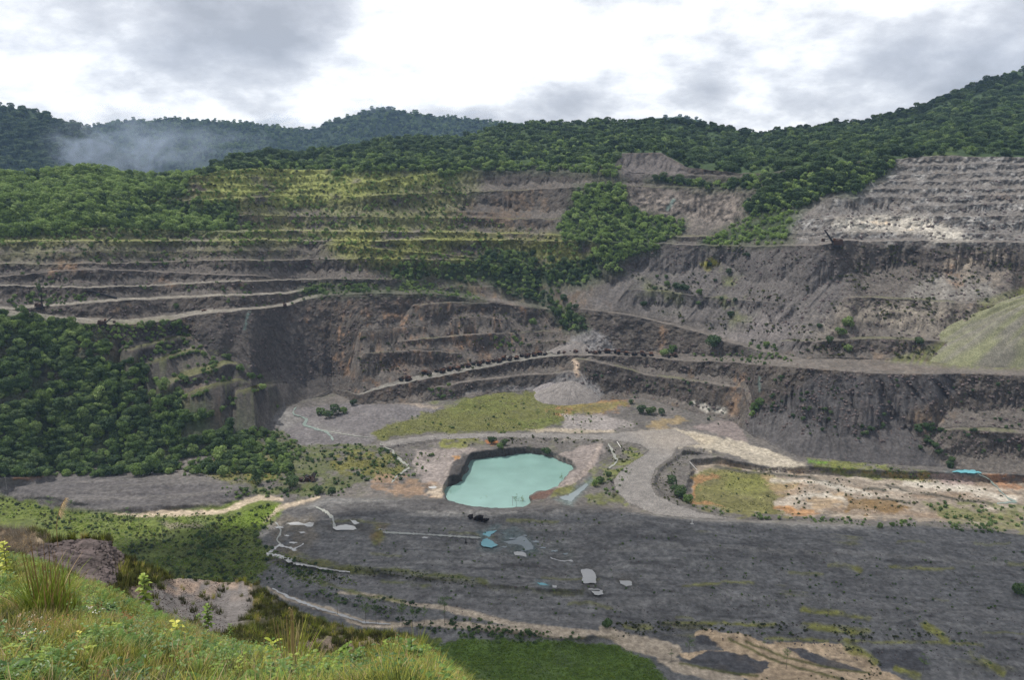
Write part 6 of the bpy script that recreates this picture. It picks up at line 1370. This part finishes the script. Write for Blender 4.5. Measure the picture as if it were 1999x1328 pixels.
cov('meadow_grass', oM, UPG, 5.0, .9, 2.2, -.1, sink=.05, seed=36); cov('meadow_grass', oM, [(640, 455), (900, 452), (1090, 462), (1100, 480), (1000, 512), (780, 490)], 4, .9, 1.8, -.2, sink=.05, seed=37)
cov('meadow_grass', oM, Z6([(560, 900), (760, 880), (960, 930), (900, 1060), (700, 1070), (600, 1040)]), 4, .4, .9, -.1, sink=.05, seed=38)

# rubble heap: loose blocks on the mound, one thing with its stones scattered as stuff
r_ = np.random.default_rng(5)
def rock_mesh(name, seed, mat, n=1, flat=.6):
    rr = np.random.default_rng(seed); d = rr.normal(size=(26, 3)); d /= np.linalg.norm(d, axis=1)[:, None]; d *= rr.uniform(.7, 1.0, (26, 1))*np.array([1, .8, flat])
    import bmesh
    bm = bmesh.new(); [bm.verts.new(v) for v in d]; bmesh.ops.convex_hull(bm, input=bm.verts); bmesh.ops.delete(bm, geom=[v for v in bm.verts if not v.link_faces], context='VERTS')
    me_ = bpy.data.meshes.new(name); bm.to_mesh(me_); bm.free(); me_.materials.append(mat); return me_
M_stone = plain_mat('dark_stone', (.085, .068, .066), var=.7, scale=.9, bump=.02)
M_slab = plain_mat('black_rock', (.022, .019, .019), var=.4, scale=.3, bump=.3)
p0, _ = near_at(150, 1075)
rk_ = tag(link('rock', rock_mesh('rock', 3, M_stone), None, None, p0), 'larger dark stone on top of the rubble heap', 'rock'); rk_.scale = (.28, .28, .28); rk_.rotation_euler = (.3, .2, 1)
def nrub(ph, pv, P_): return ~in_poly(ph, pv, RUB)
p = near_pts(60000, Y1n+1.0, Y2n+1.5, u0=-.72, u1=-.4, reject=nrub)[:9000]; scatter('rubble', rk_, p, rng.uniform(.05, .20, len(p))*rng.choice([.6, 1, 1.6], len(p)))
def nsoil(ph, pv, P_): return ~(in_poly(ph, pv, SOIL) | in_poly(ph, pv, SOIL2))
p = near_pts(16000, Y1n+1.0, Y2n+1.5, u0=-.6, u1=.1, reject=nsoil)[:2500]; scatter('gravel', rk_, p, rng.uniform(.02, .08, len(p)))
# rocks strewn on plain and under walls
cov('rubble', rk_, [(530, 1010), (1190, 1000), (1600, 1030), (2000, 1060), (2000, 1328), (1300, 1240), (700, 1180), (540, 1130)], 9, .25, .8, sink=.3)
cov('rubble', rk_, [(540, 860), (700, 790), (1200, 785), (1500, 880), (1999, 920), (1999, 960), (1200, 900), (700, 880)], 9, .3, 1.2, sink=.3)
cov('rubble', rk_, [(0, 480), (700, 480), (1100, 600), (1500, 700), (2000, 730), (2000, 900), (1450, 830), (700, 770), (560, 740), (300, 640), (0, 610)], 8, .6, 2.2, sink=.35)
cov('rubble', rk_, [(1240, 480), (2000, 340), (2000, 700), (1560, 690)], 8, .6, 2.4, sink=.35)

# leafy young plants at the lookout
plant(289, 1192, 1129, 'young tree with stacked bright leaves before the grey hollow', M_leafy, n=34, L_=.26, W_=.12, low=.25)
plant(406, 1236, 1186, 'small leafy sapling right of the stacked-leaf young tree', M_leafy, n=26, L_=.25, W_=.12, low=.25)
plant(346, 1262, 1215, 'pale yellow leaved plant in the middle of the near grass', M_leafy2, n=12, L_=.36, W_=.17, low=.4)
plant(322, 1266, 1236, 'short yellow leaved shoot left of the pale yellow plant', M_leafy2, n=8, L_=.36, W_=.17, low=.4)
plant(14, 1140, 1062, 'tall yellow-green leafy shoot cut by the left edge', M_leafy2, n=40, L_=.17, W_=.08, low=.1)
plant(388, 1222, 1205, 'little round leaved plant beside the small sapling', M_leafy, n=10, L_=.4, W_=.3, low=.4)
plant(540, 1312, 1250, 'long leaved plant rising by the dry reed stalks', M_leafy2, n=14, L_=.5, W_=.10, low=.2)
plant(612, 1316, 1272, 'glossy green plant right of the dry reed stalks', M_leafy, n=22, L_=.38, W_=.18, low=.3)
plant(672, 1330, 1262, 'many stemmed bright bush at the bottom of the slope', M_leafy, cat='bush', name='leafy_bush', n=18, L_=.2, W_=.11, low=.3, stems=9)
plant(700, 1336, 1276, 'bushy green shrub just right of the many stemmed bush', M_leafd, cat='bush', name='leafy_bush', n=18, L_=.2, W_=.11, low=.3, stems=8)
plant(764, 1332, 1286, 'dark pinnate leaved shrub left of the deep green one', M_leafd, cat='bush', name='leafy_bush', n=24, L_=.32, W_=.07, low=.2, stems=6)
plant(808, 1326, 1258, 'deep green shrub at the right end of the near slope', M_leafd, cat='bush', name='leafy_bush', n=22, L_=.26, W_=.10, low=.2, stems=8)
plant(452, 1260, 1225, 'spindly light green weed below the grey hollow', M_leafy, n=22, L_=.18, W_=.08, low=.2, cat='weed')
plant(470, 1318, 1278, 'yellow tipped leafy sprig low in the middle of the bank', M_leafy2, n=18, L_=.3, W_=.14, low=.3, cat='plant')
plant(160, 1262, 1232, 'bright sprig below the tall grass clumps', M_leafy2, n=16, L_=.3, W_=.14, low=.3, cat='plant')
plant(236, 1300, 1262, 'deep green leafy sprig left of the middle bank', M_leafd, n=18, L_=.34, W_=.16, low=.3, cat='plant')
plant(30, 1345, 1288, 'big upright green leaves at the bottom left corner', M_leafd, n=6, L_=.95, W_=.22, low=.05, cat='plant')
plant(435, 1275, 1250, 'low broad leaved shoot right of the yellow plant', M_leafy, n=12, L_=.4, W_=.2, low=.3, cat='plant')
# tall grass clumps
def clump(px, py, h, label, seed, n=150, mat=M_reed, stalks=10, wid=.012, lean=.45, spread=.5):
    bl = tuft_mesh('blades', seed, n, mat, h=1.0, spread=spread, wid=wid, lean=lean, seg=6); dr = tuft_mesh('dry_blades', seed+1, n//4, M_straw, h=.95, spread=spread, wid=wid*.8, lean=lean*1.3, seg=6)
    V = []; Fc = []; r = random.Random(seed)
    for i in range(stalks): a = r.random()*6.28; q = r.uniform(.05, .3)*spread; tube(V, Fc, (math.cos(a)*q, math.sin(a)*q, 0), (math.cos(a)*q*1.6, math.sin(a)*q*1.6, r.uniform(.9, 1.25)), .010, .003, 5)
    near_thing('grass_clump', label, 'grass clump', px, py, h, [('blades', bl), ('dry_blades', dr), ('stalks', pymesh('stalks', V, Fc, M_straw))])
clump(88, 1212, 1.45, 'tall green and straw grass clump in front of the rubble heap', 91, 170)
clump(122, 1210, 1.30, 'reddish straw clump touching the tall green clump', 92, 90, stalks=22)
clump(572, 1326, 1.0, 'dry reed stalks with thin pale blades near the bottom', 93, 70, stalks=20)
clump(500, 1250, .9, 'bright upright grass spray beside the heath slope', 94, 50, stalks=1)
clump(812, 1300, .8, 'yellow grass spray behind the deep green shrub', 95, 80, stalks=2)
clump(236, 1126, 1.3, 'pale flowering grass at the right end of the rubble heap', 97, 50, stalks=6)
clump(232, 1172, .7, 'leaning grass at the crest below the rubble heap', 96, 60, stalks=1)
def plume(px, py, h, label, seed, a0=0):
    r = random.Random(seed); V = []; Fc = []; pts_ = [Vector((.25*f**3, 0, f)) for f in np.linspace(0, 1, 9)]
    for a, b in zip(pts_[:-1], pts_[1:]): tube(V, Fc, a, b, .006, .005, 5)
    V2 = []; F2 = []
    for i in range(160):
        f = r.uniform(.68, 1.0); q = Vector((.25*f**3, 0, f)); a = r.random()*6.28; d = Vector((.7+.5*math.cos(a), .5*math.sin(a), r.uniform(-.5, .15))); leafy(V2, F2, q, d, (0, 0, 1), r.uniform(.08, .2)*(1.4-f), .006, .6, 3)
    near_thing('reed_plume', label, 'reed', px, py, h, [('stalk', pymesh('stalk', V, Fc, M_straw)), ('plume', pymesh('plume', V2, F2, M_plume))], rot=a0)
plume(112, 1076, 3.0, 'feathery pale reed plume rising above the rubble heap', 1)
plume(580, 1252, 2.2, 'drooping beige reed plume over the heath slope', 2, 2.6)
plume(798, 1262, .7, 'small cream plume at the right end of the near slope', 3)

# ------------------------------------------------------------------ MACHINES AND SCRAP
M_rust = plain_mat('rusted_steel', (.050, .030, .024), .85, .3, .6, .8)
M_rust2 = plain_mat('brown_rust', (.10, .052, .034), .9, .2, .5, .8)
M_black = plain_mat('blackened_rubber', (.020, .019, .019), .8, .2, .3, 1)
M_pipe = plain_mat('pale_pipe', (.55, .54, .52), .6, .3, .1, 1)
M_darks = plain_mat('dark_steel', (.022, .022, .026), .7, .3, .4, .5)
def boxv(V, Fc, x0, x1, y0, y1, z0, z1, tx=0, ty=0):
    k = len(V); V += [(x0, y0, z0), (x1, y0, z0), (x1, y1, z0), (x0, y1, z0), (x0+tx, y0+ty, z1), (x1-tx, y0+ty, z1), (x1-tx, y1-ty, z1), (x0+tx, y1-ty, z1)]
    Fc += [(k, k+3, k+2, k+1), (k+4, k+5, k+6, k+7), (k, k+1, k+5, k+4), (k+1, k+2, k+6, k+5), (k+2, k+3, k+7, k+6), (k+3, k, k+4, k+7)]
def wheel_mesh(r=1.35, w=.9):
    V = []; Fc = []; n = 18; prof = [(-w/2, r*.55), (-w/2, r*.9), (-w*.35, r), (w*.35, r), (w/2, r*.9), (w/2, r*.55), (w*.2, r*.5), (w*.2, .05), (-w*.2, .05), (-w*.2, r*.5)]
    m_ = len(prof)
    for i in range(n):
        a = 2*math.pi*i/n
        for (yy_, rr_) in prof: V.append((math.cos(a)*rr_, yy_, math.sin(a)*rr_))
    for i in range(n):
        for j in range(m_): Fc.append((i*m_+j, i*m_+(j+1) % m_, ((i+1) % n)*m_+(j+1) % m_, ((i+1) % n)*m_+j))
    return pymesh('wheel', V, Fc, M_black)
WH = wheel_mesh()
V = []; Fc = []; boxv(V, Fc, -4.4, 4.0, -1.0, -.6, 1.5, 2.1); boxv(V, Fc, -4.4, 4.0, .6, 1.0, 1.5, 2.1)
for x in (-4.2, -2.6, -.8, 1.2, 2.8, 3.8): boxv(V, Fc, x, x+.3, -.6, .6, 1.55, 2.05)
boxv(V, Fc, 3.9, 4.5, -2.2, 2.2, 1.0, 2.0); boxv(V, Fc, -3.5, -2.2, -1.6, 1.6, 1.0, 1.7); boxv(V, Fc, 2.2, 2.8, -1.8, 1.8, 1.1, 1.6); TF = pymesh('chassis', V, Fc, M_rust)
V = []; Fc = []; boxv(V, Fc, 1.6, 4.2, -.1, 1.1, 2.1, 3.6, .15, .05); boxv(V, Fc, 4.2, 4.35, .0, 1.0, 2.2, 3.4); boxv(V, Fc, 1.2, 4.3, 1.1, 2.4, 3.0, 3.15); boxv(V, Fc, 1.2, 4.3, -2.4, -.1, 2.6, 2.75); TE = pymesh('engine_hood', V, Fc, M_rust2)
V = []; Fc = []; boxv(V, Fc, 1.2, 2.9, -2.2, -.6, 2.75, 3.5); boxv(V, Fc, 1.1, 3.1, -2.3, -.5, 4.35, 4.5)
for x in (1.25, 2.75):
    for y in (-2.15, -.75): boxv(V, Fc, x, x+.12, y, y+.12, 3.5, 4.35)
TCb = pymesh('cab', V, Fc, M_rust)
def part(e, n_, m_, loc=(0, 0, 0), sc_=None):
    o = bpy.data.objects.new(n_, m_); C.objects.link(o); o.parent = e; o.location = loc
    if sc_: o.scale = sc_
    return o
def truck(px, py, label, group, s_=1.0, rot=None, cab=True, tilt=0, sink=0, lift_=0):
    p = at(px, py+3); e = bpy.data.objects.new('haul_truck', None); C.objects.link(e); s_ *= 1.28; e.location = p-Vector((0, 0, sink)); e.scale = (s_, s_, s_)
    e.rotation_euler = (tilt, tilt*.5, random.uniform(-.25, .25)+(-.5 if rot is None else rot)); tag(e, label, 'wrecked truck', group)
    part(e, 'chassis', TF); part(e, 'engine_hood', TE)
    if cab: part(e, 'cab', TCb)
    for x, y in ((2.6, 2.0), (2.6, -2.0), (-2.8, 1.6), (-2.8, -1.6)): part(e, 'wheel', WH, (x, y, 1.3))
GA = 'derelict haul trucks on the ramp below the cliff'; GB = 'derelict haul trucks beside the grey scree'
ordn = ['first', 'second', 'third', 'fourth', 'fifth', 'sixth', 'seventh', 'eighth', 'ninth', 'tenth', 'eleventh', 'twelfth', 'thirteenth', 'fourteenth']
def T2(x, y): return 740+x*.21, 640+y*.21
def T3(x, y): return 1080+x*.21, 600+y*.21
for i, (x, y) in enumerate([(240, 478), (440, 420), (565, 402), (628, 385), (712, 370), (803, 352), (905, 335), (990, 318), (1090, 302), (1190, 284), (1255, 274), (1345, 258), (1415, 244), (1515, 236)]):
    truck(*T2(x, y), 'stripped rusty haul truck, %s from the left in the row along the ramp' % ordn[i], GA, 1.0 if i else 1.15, random.choice([-.5, -.4, 2.6]), i % 3 != 1)
for i, (x, y) in enumerate([(80, 405), (190, 398), (290, 390), (368, 405), (462, 412), (548, 414), (635, 420), (712, 428), (798, 433), (880, 438), (1098, 446)]):
    if i < 4: truck(*T3(x, y), 'rusty haul truck half buried in the grey scree, %s from the left' % ordn[i], 'haul trucks buried in the scree', .9, None, True, .25 if i == 0 else .08, 1.2 if i != 2 else 2.4)
    else: truck(*T3(x, y), 'dark wrecked haul truck right of the scree, %s of its row' % ordn[i-4], GB, 1.0, random.choice([.2, 3.2]), i % 2 == 0)
# electric shovels and drill
def shovel(px, py, label, s_, rot, boom_el, mast=False):
    p = at(px, py); e = bpy.data.objects.new('mining_shovel' if not mast else 'drill_rig', None); C.objects.link(e); e.location = p; e.rotation_euler = (0, 0, rot); e.scale = (s_,)*3
    tag(e, label, 'mining shovel' if not mast else 'drill rig')
    for y in (-2.6, 2.6):
        V = []; Fc = []; boxv(V, Fc, -4, 4, y-.8, y+.8, 0, 1.6, .8, 0); part(e, 'crawler_track', pymesh('crawler_track', V, Fc, M_darks))
    V = []; Fc = []; boxv(V, Fc, -5.5, 2.5, -3, 3, 1.9, 5.6, .3, .3); boxv(V, Fc, -1.5, 1.5, -1.5, 1.5, 1.5, 1.95); boxv(V, Fc, -5.2, -2.5, -2, 2, 5.6, 6.6, .2, .2); part(e, 'machinery_house', pymesh('machinery_house', V, Fc, M_rust))
    if not mast:
        V = []; Fc = []; boxv(V, Fc, 1.0, 3.2, 1.0, 3.0, 5.6, 7.6, .1, .1); part(e, 'cab', pymesh('cab', V, Fc, M_rust2))
    V = []; Fc = []; L_ = 15; dx, dz = math.cos(boom_el), math.sin(boom_el); b0 = Vector((2.2, 0, 2.6))
    for y in (-.9, .9):
        for off in (0, 1.5): tube(V, Fc, b0+Vector((-dz*off*.6, y, dx*off*.6)), b0+Vector((dx*L_-dz*off*.3, y*.5, dz*L_+dx*off*.3)), .28, .2, 6)
    for i in range(8): f = i/8; q = b0+Vector((dx, 0, dz))*L_*f; tube(V, Fc, q+Vector((0, -.9, 0)), q+Vector((dx*1.5, .8, dz*1.5)), .16, .14, 5); boxv(V, Fc, q.x-.2, q.x+.9, -.5, .5, q.z, q.z+.9)
    part(e, 'boom' if not mast else 'mast', pymesh('boom', V, Fc, M_darks))
    if not mast:
        V = []; Fc = []; q = b0+Vector((dx, 0, dz))*L_*.5; tube(V, Fc, q+Vector((-3, 0, -1)), q+Vector((4, 0, -2.5)), .4, .35, 6); part(e, 'dipper_arm', pymesh('dipper_arm', V, Fc, M_darks))
        V = []; Fc = []; boxv(V, Fc, q.x+3.4, q.x+6, -1.4, 1.4, q.z-4.2, q.z-1.6, .2, .1); part(e, 'bucket', pymesh('bucket', V, Fc, M_rust))
shovel(1630, 481, 'abandoned mining shovel with its boom raised on the long right bench', 1.15, math.pi*.98, .95)
shovel(200, 634, 'derelict shovel with a slanting dark boom on the grassy shelf', .75, .1, .65)
shovel(78, 601, 'old drill rig with an upright mast on the left bench', .75, .15, 1.52, mast=True)
shovel(556, 598, 'black wrecked machine standing at the end of the left tracks', .6, 1.9, 1.35)
def simple(name, label, cat, V, Fc, mat, loc, rot=(0, 0, 0), s_=1):
    o = link(name, pymesh(name, V, Fc, mat), None, None, loc); o.rotation_euler = rot; o.scale = (s_,)*3; tag(o, label, cat); return o
p = at(399, 607); e = bpy.data.objects.new('wrecked_pickup', None); C.objects.link(e); e.location = p; e.rotation_euler = (0, 0, .3); tag(e, 'small rusty vehicle wreck on the lower left track', 'wrecked vehicle')
V = []; Fc = []; boxv(V, Fc, -2.6, 2.6, -1, 1, .5, 1.2, .1, .05); part(e, 'body', pymesh('body', V, Fc, M_rust2)); V = []; Fc = []; boxv(V, Fc, -.8, 1.2, -.9, .9, 1.2, 2.0, .35, .1); part(e, 'cab', pymesh('cab', V, Fc, M_rust))
for x in (-1.7, 1.7):
    for y in (-.95, .95): part(e, 'wheel', WH, (x, y, .45), (.33, .33, .33))
def beam(name, label, cat, a, b, r, mat, ends=(0, 0)):
    pa, pb = at(*a)+Vector((0, 0, ends[0])), at(*b)+Vector((0, 0, ends[1])); V = []; Fc = []; tube(V, Fc, (0, 0, 0), pb-pa, r, r, 8)
    d = (pb-pa)
    for i in range(5): q = d*(i/4); tube(V, Fc, q-d.normalized()*r*.5, q+d.normalized()*r*.5, r*1.35, r*1.35, 8)
    return simple(name, label, cat, V, Fc, mat, pa)
beam('fallen_pipe', 'long dark pipe lying down the left wall above the track', 'pipe', (172, 568), (226, 582), .9, M_darks, (.8, .8))
beam('pipe', 'thin pale pipe lying at the edge of the dark mound', 'pipe', (278, 929), (327, 919), .35, M_pipe, (.6, 1.4))
beam('pipe', 'straight white pipe beside the haul road above the lake', 'pipe', (1205, 864), (1213, 875), .3, M_pipe, (.5, .5))
beam('pipe', 'pale pipe lying in the inside bank of the road curve', 'pipe', (1344, 902), (1361, 919), .3, M_pipe, (.5, .5))
def post(name, label, cat, px, py, h, r, mat, arm=False):
    V = []; Fc = []; tube(V, Fc, (0, 0, -.3), (0, 0, h), r, r*.7, 8); boxv(V, Fc, -r*2, r*2, -r*2, r*2, -.2, .25)
    if arm: tube(V, Fc, (-h*.09, 0, h*.93), (h*.09, 0, h*.93), r*.6, r*.6, 6)
    return simple(name, label, cat, V, Fc, mat, at(px, py))
M_pole = plain_mat('weathered_pole', (.22, .21, .20), scale=2)
post('marker_post', 'short white marker post on the far edge of the plain', 'post', 1350, 1023, 3.2, .45, M_pipe)
post('pole', 'bare grey pole standing on the dark mound at left', 'pole', 12, 956, 10, .18, M_pole, True)
post('pole', 'slim pole standing at the right edge behind the plain', 'pole', 1996, 1036, 14, .18, M_pole, True)
post('pole', 'thin pole in front of the lake at its near shore', 'pole', 1000, 991, 9, .12, M_pole, True)
post('post', 'dark stub post in the ditch left of the turquoise seep', 'post', 909, 1061, 2.6, .4, M_darks)
# scrap heap by the trees
sp = at(598, 938); e = bpy.data.objects.new('scrap_heap', None); C.objects.link(e); e.location = sp; tag(e, 'black heap of scrapped machinery between dark trees', 'scrap heap')
for i in range(7):
    V = []; Fc = []; a, b, c_ = random.uniform(1.5, 4), random.uniform(1, 2), random.uniform(.8, 1.8); boxv(V, Fc, -a, a, -b, b, -c_, c_, .5, .3); boxv(V, Fc, -a*.5, a*.2, -b*1.1, b*1.1, c_, c_*1.5)
    o = part(e, 'scrap_frame', pymesh('scrap_frame', V, Fc, M_black if i % 2 else M_rust), (random.uniform(-5, 6), random.uniform(-3, 3), random.uniform(1, 4))); o.rotation_euler = (random.uniform(-.6, .6), random.uniform(-.6, .6), random.random()*3)
# black slab block on the plain's rim
sp = at(938, 1016); e = bpy.data.objects.new('rock_slab', None); C.objects.link(e); e.location = sp; e.scale = (1.35, 1.35, 1.35); tag(e, 'black slanting rock slabs sticking out of the plain rim below the lake', 'rock')
for i, (x, y, z, a, b, c_, r_) in enumerate([(-1.0, 0, 1.5, 2.6, 5.5, 1.6, .5), (2.2, -1, .8, 2.0, 5.0, 1.4, .45), (-5, 1.5, 1.6, 1.6, 2.4, 1.5, .9)]):
    o = part(e, 'slab', rock_mesh('slab', 70+i, M_slab, flat=1.0), (x, y, z), (a, b, c_)); o.rotation_euler = (-.55, .2, r_)

# ------------------------------------------------------------------ SMOKE AND HAZE
def vol_mat(name, dens, col_, noise=None, aniso=.0):
    m = bpy.data.materials.new(name); m.use_nodes = True; t = m.node_tree; t.nodes.clear(); out = t.nodes.new('ShaderNodeOutputMaterial')
    pv = t.nodes.new('ShaderNodeVolumePrincipled'); pv.inputs['Color'].default_value = (*col_, 1); pv.inputs['Density'].default_value = dens; pv.inputs['Anisotropy'].default_value = aniso
    if noise:
        tc_ = t.nodes.new('ShaderNodeTexCoord'); nz = t.nodes.new('ShaderNodeTexNoise'); nz.inputs['Scale'].default_value = noise; nz.inputs['Detail'].default_value = 5; nz.inputs['Distortion'].default_value = 1.2; t.links.new(tc_.outputs['Object'], nz.inputs['Vector'])
        ln = t.nodes.new('ShaderNodeVectorMath'); ln.operation = 'LENGTH'; t.links.new(tc_.outputs['Object'], ln.inputs[0])
        fall = mth(t, 'SUBTRACT', 1.0, ln.outputs['Value'], clamp=True); d = mth(t, 'MULTIPLY', mth(t, 'SUBTRACT', nz.outputs[0], .45, clamp=True), fall); t.links.new(mth(t, 'MULTIPLY', d, dens*8), pv.inputs['Density'])
    t.links.new(pv.outputs[0], out.inputs['Volume']); return m
th = np.linspace(0, math.pi, 16)[:, None]; ph = np.linspace(0, 2*math.pi, 32)[None]
sph = np.stack([np.sin(th)*np.cos(ph), np.sin(th)*np.sin(ph), np.cos(th)+0*ph], -1)
def puff(px, py, Yd, rx, ry, rz, dens, label=None, name='smoke', rot=0):
    t = float(t_of(py)); u = float(u_of(px, t)); me_ = mesh_np(name, sph, grid_quads(16, 32)[:, ::-1]); o = link(name, me_, vol_mat(name, dens, (.66, .79, 1.0), 2.0)); o.location = (u*Yd, Yd, CAMZ+t*Yd); o.scale = (rx, ry, rz); o.rotation_euler = (0, rot, 0); tag(o, kind='stuff'); return o
puff(250, 290, 1560, 190, 60, 82, .015); puff(170, 302, 1560, 80, 50, 70, .020, rot=.3); puff(290, 308, 1540, 70, 50, 50, .024, rot=-.3); puff(380, 285, 1570, 170, 50, 55, .008)
puff(535, 240, 4300, 170, 90, 70, .012, name='low_cloud'); puff(742, 214, 3700, 150, 90, 45, .010, name='low_cloud'); puff(880, 224, 3900, 260, 90, 35, .006, name='low_cloud')
V = []; Fc = []; boxv(V, Fc, -4200, 4200, -300, 4800, -60, 900)
hz = link('haze', pymesh('haze', V, Fc, vol_mat('haze', 5.5e-5, (.42, .64, 1.0)))); tag(hz, kind='stuff')
print('instances', ninst, 'trees', ntree)

cov('scrub', oT, Z6([(560, 1040), (1000, 1088), (1700, 1110), (1960, 1150), (1960, 1165), (1000, 1110), (600, 1070)]), 6, .4, 1.6, -.1, seed=51)
cov('scrub', oO, Z6([(860, 880), (1500, 900), (1900, 960), (1900, 1040), (1500, 1080), (900, 1080)]), 12, .4, 1.2, .0, seed=52)
cov('scrub', oT2, [(640, 1010), (1190, 1000), (1999, 1060), (1999, 1310), (1300, 1230), (700, 1150)], 22, .3, .9, .05, seed=53)
cov('meadow_grass', oM, Z6([(1040, 830), (1300, 850), (1640, 900), (1600, 940), (1300, 920), (1100, 890)]), 4, .4, 1.0, -.1, sink=.05, seed=54)
